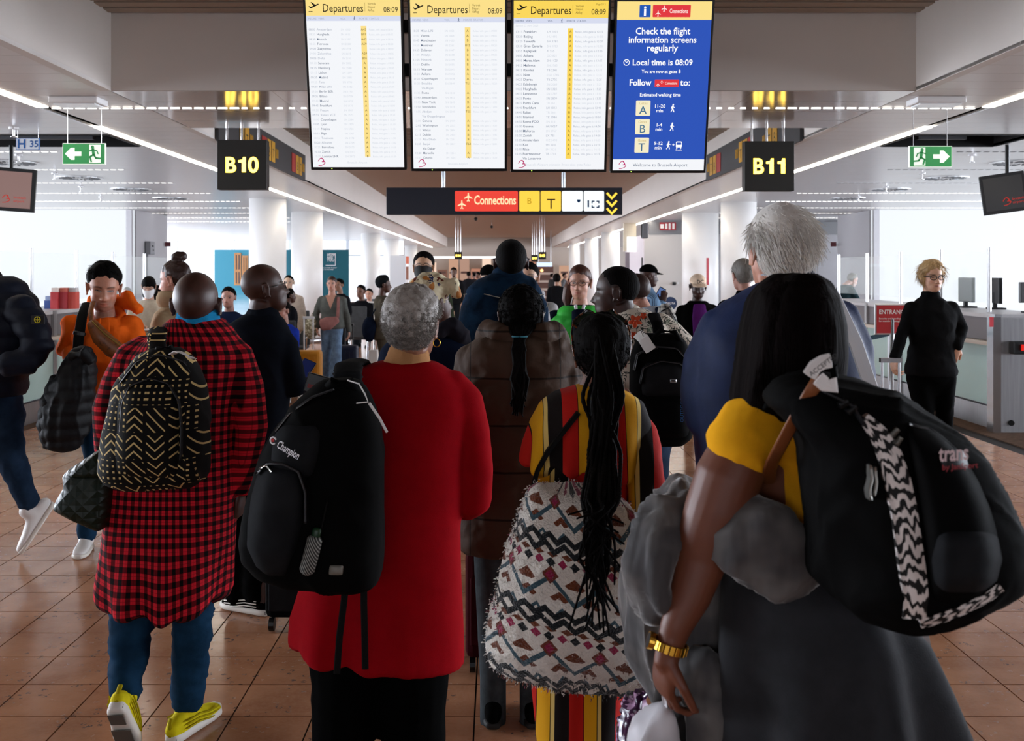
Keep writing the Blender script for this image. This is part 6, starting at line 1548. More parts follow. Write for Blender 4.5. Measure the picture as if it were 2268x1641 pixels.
# ================================================================== G  person in striped blouse
d = 3.05
f = Fig('person with long braids in a red, yellow and black striped blouse', 1310, d, 705, 0, '6a412e', head=(0, 6, 0))
f.set(head=W(1330, 789, d), neck=W(1318, 862, d+.02), shl=W(1215, 915, d), shr=W(1410, 950, d), elr=W(1428, 1200, d-.05), wrr=W(1400, 1250, d+.2), ell=W(1190, 1080, d+.12), wrl=W(1385, 915, d+.22))
f.hands = {'l': dict(f=(.05, -.5, .8), n=(-.9, -.2, .1), curl=.95, side=1, spread=.0)}
def armr(mb): pxtube(mb, d, [(1425, 1120, -.05, 30), (1428, 1160, -.05, 30), (1424, 1205, -.02, 26), (1410, 1235, .08, 22)])
f.body(.0065, .022, bare=armr)
xu = planeuv(W(1290, 0, d).x)
U_ = Rows(d, [(1000, 1180, 1408, .11), (1060, 1188, 1392, .108), (1120, 1190, 1384, .11), (1180, 1185, 1390, .12)])
garment('blouse', U_.mb(), STRIPE, f.o, .01, 2, fold=((.006, .12, 61, (2, 1, .5)),), uvf=xu)
C_ = Rows(d, [(852, 1278, 1352, .055), (868, 1225, 1392, .085), (890, 1195, 1425, .105), (930, 1176, 1442, .125), (980, 1162, 1440, .135), (1020, 1156, 1432, .14), (1032, 1158, 1428, .14)])
xc, yc_ = W(1300, 0, d).x, d
def frill(v, n):
    t_ = np.clip((W(0, 900, d).z-v[:, 2])/(.17), 0, 1); a_ = np.arctan2(v[:, 0]-xc, v[:, 1]-yc_); v = v+n*(t_*.012*np.sin(a_*11))[:, None]; v[:, 2] += t_*.008*np.sin(a_*7)-t_*.03*np.clip((v[:, 0]-xc)/.2, 0, 1); return v
garment('ruffle_cape', C_.mb(), STRIPE, f.o, .01, 2, uvf=planeuv(W(1275, 0, d).x), post=frill)
mb = MB(); pxtube(mb, d, [(1388, 930, 0, 40), (1412, 965, -.02, 44), (1428, 1030, -.05, 42), (1432, 1090, -.06, 39), (1430, 1150, -.06, 37)]); garment('sleeve', mb, m_stripes('stripe_sleeve', .072), f.o, .009, 2, fold=((.005, .1, 62, (2, 1, .5)),), uvf=planeuv(W(1425, 0, d).x))
mb = MB(); pxtube(mb, d, [(1245, 1200, 0, 78), (1240, 1480, 0, 66), (1246, 1650, 0, 54), (1250, 1800, 0, 46), (1250, 1830, 0, 44)]); pxtube(mb, d, [(1330, 1200, 0, 74), (1326, 1480, 0, 60), (1318, 1650, 0, 50), (1315, 1830, 0, 44)])
garment('trousers', mb, STRIPE, f.o, .011, 2, fold=((.005, .12, 63, (2, 1, .5)),), uvf=xu); f.set(anl=Vector((W(1250, 0, d).x, d, .085)), anr=Vector((W(1315, 0, d).x, d, .085))); f.shoes(BLACKC)
f.hair(HAIRK, 'short', .02, .006, off=-.015, top=.3, sc=.014, seed=6); tufts(f, HAIRK, 2000, 'short', .016, .0015, (0, -.4, .3), .5, .004, 63, 4, base=.018, off=-.01)
g = np.random.default_rng(8)
def braid(path, r, seed, nper=60.):
    P = [Vector(p) for p in path]; L_ = [0.]
    for a, b in zip(P[:-1], P[1:]): L_.append(L_[-1]+(b-a).length)
    n = max(10, int(L_[-1]/.011)); tt = np.linspace(0, L_[-1], n); A3 = np.array([tuple(p) for p in P]); Q = np.stack([np.interp(tt, L_, A3[:, k]) for k in range(3)], 1)
    for _ in range(6): Q[1:-1] = (Q[:-2]+2*Q[1:-1]+Q[2:])/4
    rr = r*(1+.28*np.sin(np.arange(n)*pi))*np.interp(tt, [0, L_[-1]*.75, L_[-1]], [1, .8, .35]); rr = r*(1+.25*(np.arange(n) % 2))*np.interp(tt, [0, L_[-1]*.7, L_[-1]], [1, .8, .35])
    return [tuple(q) for q in Q], list(rr)
mb = MB()
for i in range(58):
    a = i/58*2*pi+g.uniform(-.05, .05); p0 = f.H_(.078*math.cos(a), -.01+.075*math.sin(a), .05+.02*g.uniform(-1, 1)); top_ = f.H_(.03*math.cos(a)*1.2, -.055+.02*math.sin(a), .118+.012*g.uniform(0, 1)); kn = f.H_(g.uniform(-.03, .035), -.105+g.uniform(-.012, .012), .07+g.uniform(-.01, .03))
    xa, xb = 1340+g.normal()*21, 1335+g.normal()*17; yl = g.uniform(1120, 1330) if i % 4 else g.uniform(1330, 1430); dp = d-.155-g.uniform(0, .05)
    pth, rr = braid([p0, top_, kn, W(xa, 880, dp), W(xb, 1000, dp-.02), W(xb-8+g.normal()*12, 1110, dp-.3), W(1325+g.normal()*20, (1110+yl)/2, dp-.34), W(1322+g.normal()*26, yl, dp-.35)], .0058, i)
    mb.tube(pth, rr, 6)
mb.build('braids', HAIRK, f.o, smooth=True)
e = thing('sunglasses', 'large tortoiseshell sunglasses pushed up on the braided head', 'sunglasses', f.H_(0, .05, .12))
TORT = MT('tortoise', .15, 0, .6); TORT.base(TORT.mix(TORT.noise(70., 2.).smooth(.5, .6), '140c08', '6a3212')); TORT = TORT.m; LENS = MT('green_lens', .05, 0, .7); LENS.base('1d2a22'); LENS = LENS.m
for sg, nm in ((-1, ''), (1, '')):
    pts = [f.H_(sg*.046+.042*math.cos(t), .03+.03*math.sin(t), .128-.01*abs(math.cos(t))+.022*math.sin(t)-.012*(sg*math.cos(t) > .2)) for t in np.linspace(0, 2*pi, 24, endpoint=False)]
    m = MB(); m.tube(pts, .0032, 8, closed=True); rm = m.build('rim', TORT, e, smooth=True); m = MB(); m.add([tuple(p) for p in pts], [tuple(range(24))]); m.build('lens', LENS, rm)
    m = MB(); m.tube([f.H_(sg*.088, .03, .118), f.H_(sg*.098, .0, .08), f.H_(sg*.095, -.03, .03), f.H_(sg*.088, -.05, -.005)], .003, 8); m.build('temple', TORT, e, smooth=True)
m = MB(); m.tube([f.H_(-.006, .04, .135), f.H_(0, .044, .14), f.H_(.006, .04, .135)], .003, 8); m.build('bridge', TORT, e, smooth=True)
# fleece bag with aztec pattern
B_ = Rows(2.78, [(1078, 1185, 1290, .05), (1092, 1172, 1355, .08), (1130, 1157, 1400, .1), (1200, 1130, 1424, .125), (1280, 1106, 1436, .14), (1350, 1090, 1442, .145), (1420, 1079, 1446, .14), (1455, 1083, 1448, .125), (1482, 1125, 1448, .105), (1505, 1200, 1447, .08), (1522, 1300, 1444, .05)], 2.6)
e = thing('fleece_bag', 'fluffy white fleece shoulder bag with zigzag and diamond pattern', 'bag', W(1265, 1510, 2.78))
ox = W(1265, 0, 2.78).x; uvz = lambda v: np.stack([np.arctan2(v[:, 0]-ox, -(v[:, 1]-2.9))*.22, v[:, 2]-.72+.25*(v[:, 0]-ox)**1+.0], 1)
o = garment('body', B_.mb(), AZTEC, e, .01, 2, fold=((.008, .16, 71), (.002, .02, 72)), uvf=uvz)
me = o.data; n = len(me.vertices); co = np.empty(n*3); me.vertices.foreach_get('co', co); co = co.reshape(-1, 3)+np.array(ORG[e.name]); nn = np.empty(n*3); me.vertex_normals.foreach_get('vector', nn); nn = nn.reshape(-1, 3)
g = np.random.default_rng(4); ix = g.choice(n, 7000); ix = ix[co[ix, 1] < 2.86]; P = co[ix]+g.normal(size=(len(ix), 3))*.004; Dn = nn[ix]+g.normal(size=(len(ix), 3))*.45
v, q = strands(P, Dn, .01, .002, 2, lambda a, b, t: P+Dn*.0042*t+np.array((0, 0, -.002))*t*t); ob = put('pile', v, q, AZTEC, e, uv=uvz(np.repeat(P, 9, 0))); ob['kind'] = 'stuff'
C2 = Rows(d-.01, C_.rows); C2.ribbon('strap', [(1282, 915), (1250, 955), (1215, 1000), (1190, 1045), (1180, 1085)], 10, .022, STRAPM, e, 2)

# ================================================================== H  person in tropical shirt with backpack
d = 4.9
f = Fig('person with cropped hair in a white tropical shirt, face turned left', 1415, d, 590, 35, '341e16', fp={'crop': ((.008, .006, .006), .8)}, head=(42, 0, 0), hs=1.08)
f.set(head=W(1362, 650, d), neck=W(1380, 702, d), elr=W(1546, 815, d-.03), wrr=W(1568, 880, d+.08), shr=W(1480, 735, d), shl=W(1345, 730, d+.08))
def armr(mb): pxtube(mb, d, [(1505, 745, 0, 19), (1530, 780, -.01, 18), (1547, 818, -.03, 16), (1556, 850, .02, 14), (1566, 880, .08, 12)])
f.hands = {'r': dict(f=(0, .4, -.9), n=(-1, 0, 0), curl=.5)}
f.body(.0065, .022, necks=(.066, .07), bare=armr)
A = Rows(d, [(684, 1368, 1425, .06), (696, 1345, 1452, .09), (720, 1332, 1478, .12), (760, 1326, 1490, .13), (850, 1340, 1500, .135), (940, 1350, 1495, .135)])
mb = A.mb(); pxtube(mb, d, [(1455, 718, 0, 28), (1485, 738, 0, 30), (1512, 762, 0, 27), (1522, 775, -.01, 25)]); garment('tropical_shirt', mb, HAWAII, f.o, .01, 3, fold=((.005, .12, 81),))
mb = MB(); pxtube(mb, d, [(1392, 704, 0, 34, 30), (1390, 690, 0, 32, 28)]); garment('shirt_collar', mb, HAWAII, f.o, .008, 2)
fl_ = MB()
for cx_, cy_, s_ in ((1407, 712, 13), (1402, 742, 7), (1425, 700, 7)):
    for k in range(5):
        a_ = k*2*pi/5+.4; c = A.surf(cx_+s_*.6*math.cos(a_), cy_+s_*.6*math.sin(a_), .006); fl_.ell(c, (s_*.62*d/F, .004, s_*.4*d/F), M=Matrix.Rotation(-a_, 3, 'Y').inverted() if False else Matrix.Rotation(a_, 3, 'Y'), nu=10, nv=6)
fl_.build('printed_flowers', paint('flower_orange', 'c8461c', .8), f.o, smooth=True)
f.hair(HAIRK, 'short', .0022, .0005, off=.004); f.bottom(DENIM); f.shoes(BLACKC)
B_ = Rows(4.55, [(738, 1425, 1500, .04), (755, 1408, 1518, .075), (785, 1398, 1528, .1), (830, 1395, 1534, .115), (890, 1395, 1537, .12), (940, 1398, 1537, .12), (968, 1408, 1530, .1), (985, 1432, 1512, .06)], 3.)
e = thing('backpack', 'black laptop backpack with a white ACCEPTED tag on the tropical shirt', 'backpack', W(1465, 985, 4.55)); garment('body', B_.mb(), BAGK, e, .01, 2)
p = B_.patch('upper_pocket', [(800, 1428, 1515), (820, 1420, 1526), (870, 1418, 1530), (880, 1420, 1528)], .022, BAGG, e); p2 = B_.patch('lower_pocket', [(882, 1418, 1530), (930, 1418, 1532), (965, 1424, 1526), (972, 1440, 1515)], .03, BAGK, e)
for pts in ([(1405, 820), (1412, 785), (1450, 768), (1500, 772), (1525, 800)], [(1418, 850), (1425, 815), (1465, 800), (1510, 806), (1528, 830)]): B_.ribbon('zip', pts, 3, .028, paint('zip_black', '0a0a0a', .5), e, 1)
B_.patch('badge', [(838, 1481, 1502), (849, 1481, 1502)], .036, paint('badge_silver', 'b8bcc0', .3, .6), e, 6); B_.patch('badge_inset', [(840, 1483, 1500), (847, 1483, 1500)], .04, BLACKP, e, 6)
for k, pp in enumerate('DISVERG'): pass
c = B_.surf(1514, 935, .04); text('OUTDOOR', 'lettering', paint('blue_thread', '1e5a9c', .6), e, c, (0, 0, 1), (-1, 0, 0), .02, 'LEFT', .008)
m = MB(); m.tube([B_.surf(1412, 738, .03), B_.surf(1425, 750, .05), B_.surf(1434, 765, .045), B_.surf(1442, 776, .05)], [(.002, .024)]*4, 8, side=(0, 1, 0)); tg = m.build('luggage_tag', TAGW, e); 
text('ACCEPTED', 'tag_lettering', SIGNK, e, B_.surf(1412, 732, .065)+Vector((.004, -.012, 0)), Vector((.62, 0, -.78)), Vector((.78, 0, .62)), .024, 'LEFT', .008)
mb = MB(); pxtube(mb, 4.5, [(1445, 752, 0, 5), (1462, 732, -.01, 6), (1495, 735, -.01, 6), (1508, 758, 0, 5)]); mb.build('top_handle', BAGK, e, smooth=True)
mb = MB(); pxtube(mb, 4.7, [(1460, 745, 0, 14, 6), (1455, 715, .02, 15, 6), (1448, 697, .12, 15, 6), (1440, 705, .25, 14, 6)]); garment('shoulder_strap', mb, BAGK, e, .008, 2)

# ================================================================== I  white-haired person
d = 2.85
f = Fig('white-haired person in a blue jacket with grey-striped collar', 1722, d, 458, 0, 'c48a72', head=(8, 8, 0), hs=.95)
f.set(head=W(1726, 560, d), neck=W(1742, 652, d+.02), ell=W(1600, 850, d+.02), wrl=W(1640, 950, d+.1), elr=W(1860, 850, d+.02), wrr=W(1830, 950, d+.1), shl=W(1620, 730, d), shr=W(1850, 730, d)); f.body(.0065, .022, necks=(.062, .068))
BLU = cloth('blue_jacket', '16264c', .7, 500., .12, .2, spec=.3)
A = Rows(d, [(628, 1685, 1812, .075), (645, 1648, 1836, .1), (672, 1605, 1862, .125), (705, 1570, 1885, .145), (750, 1548, 1902, .155), (800, 1535, 1914, .16), (860, 1528, 1912, .16), (920, 1535, 1898, .16), (1000, 1548, 1888, .16), (1150, 1552, 1880, .16), (1200, 1556, 1876, .15)])
mb = A.mb(); pxtube(mb, d, [(1600, 720, 0, 45), (1562, 800, 0, 46), (1556, 890, 0, 44), (1558, 940, .0, 38)]); pxtube(mb, d, [(1850, 700, 0, 45), (1885, 780, 0, 44), (1893, 860, .0, 40)])
garment('blue_jacket', mb, BLU, f.o, .012, 3, fold=((.008, .22, 91), (.003, .08, 92)))
mb = MB(); pxtube(mb, d, [(1748, 652, .01, 76, 64), (1749, 630, .01, 66, 58), (1750, 612, .012, 60, 54)]); o = garment('collar', mb, cloth('navy_collar', '121a30', .8), f.o, .009, 2)
K_ = Rows(d, [(600, 1690, 1810, .19), (660, 1670, 1828, .24)]); mb = MB(); mb.tube([W(1749, 612, d)+Vector((.076*math.cos(t), .069*math.sin(t)+.01, .004)) for t in np.linspace(0, 2*pi, 28, endpoint=False)], [(.003, .006)]*28, 6, closed=True, side=(0, 0, 1)); mb.build('collar_stripe', paint('stripe_grey', '9a9ca4', .7), o, smooth=True)
WHH = MT('hair_white', .6, 0, .3); WHH.set(Sheen_Weight=.3); WHH.base(WHH.mix(WHH.noise(60., 3., .6, stretch=(1, 1, .2)), 'b4aa9e', 'f6f3ee')); WHH = WHH.m
f.hair(WHH, 'short', .012, .003, off=-.012, top=.35, sc=.03)
tufts(f, WHH, 5600, 'short', .05, .0018, (.25, -.6, -.55), .09, 0., 19, 4, base=.010, off=-.012, jit=.2)
f.bottom(DENIM); f.shoes(BLACKC)
o = thing('easel_stand', 'flat aluminium easel leg slanting beside the blue jacket', 'stand', W(1942, 875, 2.55))
MB().tube([W(1845, 655, 2.55), W(1895, 760, 2.55), W(1932, 868, 2.55)], [(.017, .006)]*3, 8, power=6, round_end=False).build('leg', MT('aluminium', .4, .6, .5).base('9c9c9e').m, o); MB().tube([W(1932, 866, 2.55), W(1938, 884, 2.55)], [(.02, .01)]*2, 8, power=5, round_end=False).build('rubber_foot', BLACKP, o)
c1, c2 = W(1932, 868, 2.55), W(2330, 2100, 2.55); MB().tube([c1, Vector((c1.x+.13, 2.56, .75)), Vector((c1.x+.24, 2.57, .02))], [(.014, .006)]*3, 8, power=5, round_end=False).build('lower_leg', MATS['aluminium'], o)

# ================================================================== J  person in yellow with zebra backpack
d = 2.03
f = Fig('long-haired person in a yellow T-shirt with a gold watch and a large backpack', 1890, d, 615, 20, '683a26', head=(10, 8, 0)); f.base.y += .1
f.set(head=W(1750, 748, d+.02), neck=W(1770, 850, d+.04), shl=W(1700, 920, d), ell=W(1572, 1190, d-.02), wrl=W(1480, 1440, d-.04), shr=W(1950, 960, d+.15), elr=W(1960, 1200, d+.2), wrr=W(1900, 1350, d+.3))
def arml(mb): pxtube(mb, d, [(1680, 940, 0, 60), (1650, 985, -.01, 68), (1612, 1060, -.02, 73), (1588, 1130, -.02, 71), (1566, 1185, -.02, 64), (1552, 1240, -.02, 57), (1526, 1320, -.03, 47), (1496, 1390, -.04, 34), (1480, 1440, -.04, 28), (1474, 1470, -.04, 27)], 20)
f.set(hil=W(1745, 1480, d+.06), hir=W(1950, 1480, d+.06), knl=W(1755, 1900, d+.05), knr=W(1955, 1900, d+.05), anl=Vector((W(1760, 0, d).x, d+.05, .085)), anr=Vector((W(1950, 0, d).x, d+.05, .085)))
f.hands = {'l': dict(f=(-.1, .25, -1), n=(.95, .3, .05), curl=.62, side=1, arm=.02, size=1.02)}
f.body(.006, .02, bare=arml, hand_v=.0045)
YT = cloth('yellow_tee', 'eba81c', .85, 700., .06, .18)
A = Rows(d, [(834, 1715, 1850, .07, .04), (850, 1680, 1900, .1, .04), (880, 1655, 1945, .125, .05), (940, 1665, 1965, .14, .06), (1020, 1690, 1975, .145, .07), (1100, 1700, 1980, .15, .07), (1180, 1695, 1985, .155, .07), (1240, 1680, 1990, .16, .07)])
mb = A.mb(); pxtube(mb, d, [(1740, 895, .02, 55), (1700, 915, 0, 70), (1660, 960, -.01, 78), (1632, 1008, -.02, 77)], 20); garment('yellow_tshirt', mb, YT, f.o, .009, 3, fold=((.006, .16, 101, (1, 1, 1)), (.002, .05, 102)))
SK = cloth('charcoal_fleece', '2b2c2f', .95, 400., .15, .1, sheen=.1)
S_ = Rows(d, [(1215, 1620, 1860, .14, .06), (1290, 1594, 1930, .17, .05), (1400, 1586, 2030, .2, .05), (1500, 1590, 2070, .21, .05), (1590, 1592, 2100, .22, .05), (1625, 1595, 2108, .22, .05), (1636, 1600, 2095, .22, .05)])
xc, hw = W(1850, 0, d).x, 255*d/F; zt, zb = W(0, 1300, d).z, W(0, 1636, d).z
def skf(v, n):
    t_ = np.clip((zt-v[:, 2])/(zt-zb), 0, 1); a_ = np.arctan2(v[:, 0]-xc, v[:, 1]-d); v = v+n*(t_*.022*np.sin(a_*7+.6))[:, None]; v[:, 2] += t_**2*(.03*np.sin(a_*5)); return v
garment('charcoal_skirt', S_.mb(), SK, f.o, .011, 3, fold=((.006, .2, 103, (1, 1, .5)),), post=skf)
mb = MB(); pxtube(mb, d, [(1740, 1500, .05, 120, 110), (1750, 1800, .05, 95), (1760, 2300, .05, 60), (1760, 2420, .05, 55)]); pxtube(mb, d, [(1950, 1500, .05, 120, 110), (1960, 1660, .05, 105), (1950, 2300, .05, 60), (1950, 2420, .05, 55)]); garment('trousers', mb, BLACKC, f.o, .014, 3)
f.set(anl=Vector((W(1760, 0, d).x, d+.05, .085)), anr=Vector((W(1950, 0, d).x, d+.05, .085))); f.shoes(BLACKC)
HR = Rows(d+.01, [(608, 1722, 1802, .06), (625, 1690, 1830, .09), (660, 1662, 1852, .115), (720, 1645, 1862, .125), (780, 1637, 1864, .128), (830, 1630, 1862, .12), (880, 1622, 1840, .1), (925, 1630, 1770, .07)], 2.2)
HB = MT('hair_blackbrown', .8, 0, .04); HB.base(HB.mix(HB.noise(30., 3., .6, stretch=(1, 1, .08)), '030202', '100706')); HB.bump(HB.noise(120., 2., .6, stretch=(1, 1, .05)), .6, .006); HB = HB.m
mb = HR.mb(); garment('hair', mb, HB, f.o, .009, 3, fold=((.004, .05, 104, (1, 1, .25)),))
g = np.random.default_rng(6); n = 1300; pys = g.uniform(622, 800, n); RR = np.array([r[:3] for r in HR.rows]); uu = g.uniform(.1, .9, n); pxs = np.interp(pys, RR[:, 0], RR[:, 1])*(1-uu)+np.interp(pys, RR[:, 0], RR[:, 2])*uu; P = np.array([tuple(HR.surf(a, b, .002)) for a, b in zip(pxs, pys)]); ln = g.uniform(.04, .1, (n, 1)); out = ((pxs-1750)/110)[:, None]*np.array((.12, 0, 0))+g.normal(size=(n, 3))*np.array((.04, .02, .03))
v, q = strands(P, P, .1, .0011, 4, lambda a, b, t: P+ln*(np.array((0, -.03, -1.))*t+out*t*t)); o = put('hair_strands', v, q, HB, f.o); o['kind'] = 'stuff'
# watch
e = thing('wristwatch', 'gold link wristwatch on the wrist of the yellow T-shirt person', 'watch', W(1473, 1430, d+.05)); GOLDM = paint('gold', 'd8a840', .25, 1.)
wc = W(1483, 1430, d-.04); axw = (W(1474, 1468, d-.04)-W(1496, 1390, d-.04)).normalized(); aw, bw = frame(axw, (1, 0, 0))
for k in range(20):
    t = k/20*2*pi; c = wc+aw*(math.cos(t)*.033)+bw*(math.sin(t)*.03); R3 = Matrix((bw*math.cos(t)-aw*math.sin(t), aw*math.cos(t)+bw*math.sin(t), axw)).transposed()
    MB().box(c, (.0092, .005, .018), M=R3).build('link', GOLDM, e, bevel=.0012)
c = wc-aw*.036; m = MB(); m.tube([c+aw*.004, c-aw*.006], .017, 20, side=axw, round_end=False); m.build('case', GOLDM, e); m = MB(); m.tube([c-aw*.006, c-aw*.0065], .014, 20, side=axw, round_end=False); m.build('dial', BLACKP, e)
# plush coat over the arm
PL = MT('grey_plush', .8, 0, .3); n_ = PL.noise(10., 2., .5); PL.base(PL.mix(n_.smooth(.38, .62), '403e3f', '5d5957')); PL.bump(PL.noise(7., 3., .5, stretch=(1.4, 1, .35)), .6, .06); PL.set(Sheen_Weight=.6, Sheen_Roughness=.35); PL = PL.m
e = thing('plush_coat', 'grey plush coat draped over the forearm of the yellow T-shirt person', 'coat', W(1530, 1700, 2.12))
P_ = Rows(2.2, [(1082, 1500, 1560, .05), (1115, 1470, 1640, .08), (1180, 1428, 1700, .1), (1240, 1408, 1710, .12), (1300, 1397, 1640, .12), (1360, 1395, 1600, .12), (1430, 1405, 1585, .11), (1500, 1440, 1590, .1), (1570, 1478, 1592, .1), (1660, 1486, 1594, .1), (1800, 1480, 1600, .08), (1850, 1490, 1590, .05)])
mb = P_.mb(); pxtube(mb, 2.0, [(1545, 1470, .06, 34, 30), (1548, 1560, .04, 40, 34), (1550, 1700, .03, 42, 36), (1545, 1840, .03, 38, 30)]); pxtube(mb, 2.05, [(1510, 1100, .05, 25), (1460, 1180, 0, 40), (1430, 1270, -.02, 38), (1450, 1350, 0, 40)]); pxtube(mb, 2.06, [(1480, 1200, -.05, 22), (1450, 1300, -.06, 20), (1490, 1340, -.06, 18)])
garment('drape', mb, PL, e, .01, 3, fold=((.02, .15, 111, (1.6, 1, .4)), (.012, .07, 112, (1.5, 1, .35))))
mb = MB(); mb.tube([W(1625, 1170, 2.0), W(1670, 1195, 1.96), W(1730, 1245, 1.94), W(1788, 1300, 1.95)], [(.068, .045), (.078, .04), (.07, .032), (.045, .018)], 24, side=(.65, 0, .76), power=3.2, round_end=False); garment('sleeve', mb, PL, e, .009, 3, fold=((.012, .1, 113, (.5, 1, 1.4)), (.005, .05, 114, (.6, 1, 1.3))))
e = thing('plastic_bag', 'white plastic carrier bag hanging from the watch hand', 'bag', W(1440, 1900, 2.05)); P_ = Rows(2.05, [(1560, 1468, 1482, .02), (1585, 1440, 1488, .05), (1620, 1410, 1492, .08), (1660, 1400, 1495, .1), (1750, 1395, 1500, .11), (1860, 1400, 1498, .1), (1890, 1410, 1490, .07)])
garment('body', P_.mb(), MT('white_film', .35, 0, .5).base('cfccd0').m, e, .009, 2, fold=((.01, .07, 121),)); P_.ribbon('handle', [(1474, 1568), (1470, 1540), (1466, 1520)], 8, .004, MATS['white_film'], e, 1)
e = thing('cellophane_package', 'small purple cellophane package behind the plastic bag', 'package', W(1400, 1700, 2.5)); P_ = Rows(2.45, [(1535, 1415, 1432, .02), (1560, 1385, 1430, .04), (1600, 1372, 1425, .05), (1660, 1375, 1430, .06), (1720, 1385, 1425, .04)])
PUR = MT('cellophane', .2, 0, .6); PUR.base(PUR.mix(PUR.noise(20., 3.).gt(.52), '3c1c3e', 'b890b0')); garment('wrap', P_.mb(), PUR.m, e, .008, 1, fold=((.01, .04, 131),)); P_.ribbon('bow', [(1385, 1545), (1405, 1560), (1425, 1545)], 8, .01, PUR.m, e, 1)
# zebra backpack
B_ = Rows(1.84, [(838, 1765, 1850, .05), (850, 1725, 1920, .09), (880, 1706, 1985, .12), (920, 1725, 2045, .145), (960, 1768, 2100, .16), (1000, 1783, 2142, .17), (1060, 1787, 2182, .175), (1120, 1790, 2210, .18), (1180, 1795, 2234, .18), (1240, 1800, 2248, .18), (1275, 1812, 2236, .175), (1308, 1832, 2200, .16), (1340, 1882, 2125, .13), (1368, 1955, 2060, .07)], 2.4)
e = thing('backpack', 'huge black backpack with zebra stripe trim over the yellow T-shirt', 'backpack', W(2010, 1390, 1.84)); garment('body', B_.mb(), BAGK, e, .009, 3, fold=((.008, .16, 141), (.003, .05, 142)))
B_.ribbon('zebra_band', [(1915, 925), (1945, 960), (1972, 1010), (1990, 1070), (2003, 1130), (2013, 1200), (2022, 1260), (2029, 1320), (2026, 1372)], [24, 42, 54, 58, 58, 58, 58, 56, 50], .012, ZEBRA, e, 4)
B_.ribbon('zebra_base', [(2040, 1382), (2090, 1368), (2140, 1348), (2190, 1322), (2218, 1300)], 22, .014, ZEBRA, e, 4)
p = B_.patch('front_compartment', [(930, 2010, 2040), (960, 2000, 2085), (1000, 2012, 2128), (1060, 2024, 2168), (1120, 2034, 2195), (1180, 2042, 2212), (1240, 2050, 2222), (1300, 2055, 2205), (1345, 2060, 2150)], .05, BAGK, e, 20)
p2 = B_.patch('lower_pocket', [(1160, 2075, 2190), (1190, 2060, 2214), (1240, 2055, 2224), (1290, 2062, 2210), (1320, 2085, 2170)], .075, BAGG, e, 16)
B_.patch('brand_patch', [(995, 2068, 2140), (1048, 2078, 2150)], .062, paint('patch_dark', '141416', .7), p, 8)
c = B_.surf(2080, 1022, .085); text('trans', 'lettering', paint('logo_pink', 'd8c0c2', .6), p, c, (1, .05, .06), (0, 0, 1), .034, 'LEFT', .02, width=.046); text('by JanSport', 'small_lettering', paint('logo_rose', '9a3038', .6), p, c+Vector((.004, -.001, -.013)), (1, .05, .06), (0, 0, 1), .012, 'LEFT', .012)
for pts in ([(1830, 870), (1890, 900), (1915, 940)], [(2015, 940), (2060, 950), (2110, 990), (2150, 1050)], [(2070, 1165), (2130, 1150), (2195, 1175)]): B_.ribbon('zip', pts, 5, .02, paint('zip_black', '0a0a0a', .5), e, 1)
for (a_, b_) in (((1862, 900), (1880, 890)), ((1880, 915), (1898, 900)), ((1975, 965), (1990, 950)), ((1985, 985), (1996, 968))): B_.ribbon('buckle', [a_, b_], 12, .02, ZIP if a_[0] > 1950 else BLACKP, e, 1)
for pts in ([(1928, 1030), (1932, 1060), (1926, 1085), (1930, 1108)], [(1938, 1035), (1942, 1070), (1936, 1098)]): B_.ribbon('zip_pull', pts, 6, .022, ZIP, e, 1)
for pts in ([(2195, 1080), (2212, 1120), (2208, 1140)], [(2238, 1200), (2256, 1250), (2258, 1285)]):
    m = MB(); m.tube([W(a_, b_, 1.74) for a_, b_ in pts], .003, 6); m.build('zip_cord', BLACKP, e, smooth=True)
mb = MB(); pxtube(mb, 1.9, [(1800, 860, -.03, 48, 10), (1740, 858, .0, 46, 10), (1700, 880, .08, 42, 10), (1680, 930, .2, 38, 10)], side=(.5, 0, 1)); garment('shoulder_strap', mb, BAGK, e, .008, 2)
mb = MB(); pxtube(mb, 1.84, [(1800, 838, .0, 8), (1825, 808, -.01, 9), (1845, 812, -.01, 9), (1850, 845, 0, 8)]); mb.build('top_handle', BAGK, e, smooth=True)
for pts in ([(1792, 832), (1805, 812), (1822, 802), (1840, 798)], [(1812, 838), (1828, 852), (1845, 858), (1838, 842)]):
    m = MB(); m.tube([W(a_, b_, 1.72) for a_, b_ in pts], [(.002, .012)]*4, 8, side=(0, 1, 0)); m.build('luggage_tag', TAGW, e)
text('ACCEPTED', 'tag_lettering', SIGNK, e, W(1797, 834, 1.7), Vector((.6, 0, .45)), Vector((-.45, 0, .6)), .011, 'LEFT', .01)
o = thing('leather_strap', 'brown leather bag strap running over the yellow shoulder', 'strap', W(1760, 930, 1.8)); m = MB(); m.tube([W(1818, 835, 1.74), W(1795, 870, 1.74), W(1760, 930, 1.78), W(1728, 990, 1.84), W(1712, 1020, 1.88)], [(.0125, .0025)]*5, 8); m.build('strap_band', MT('tan_leather', .45, 0, .4).base('7a4522').m, o, smooth=True); m = MB(); m.tube([W(1712, 1018, 1.88), W(1705, 1040, 1.95), W(1702, 1070, 2.02)], [(.0125, .0025)]*3, 8); m.build('strap_end', MATS['tan_leather'], o)
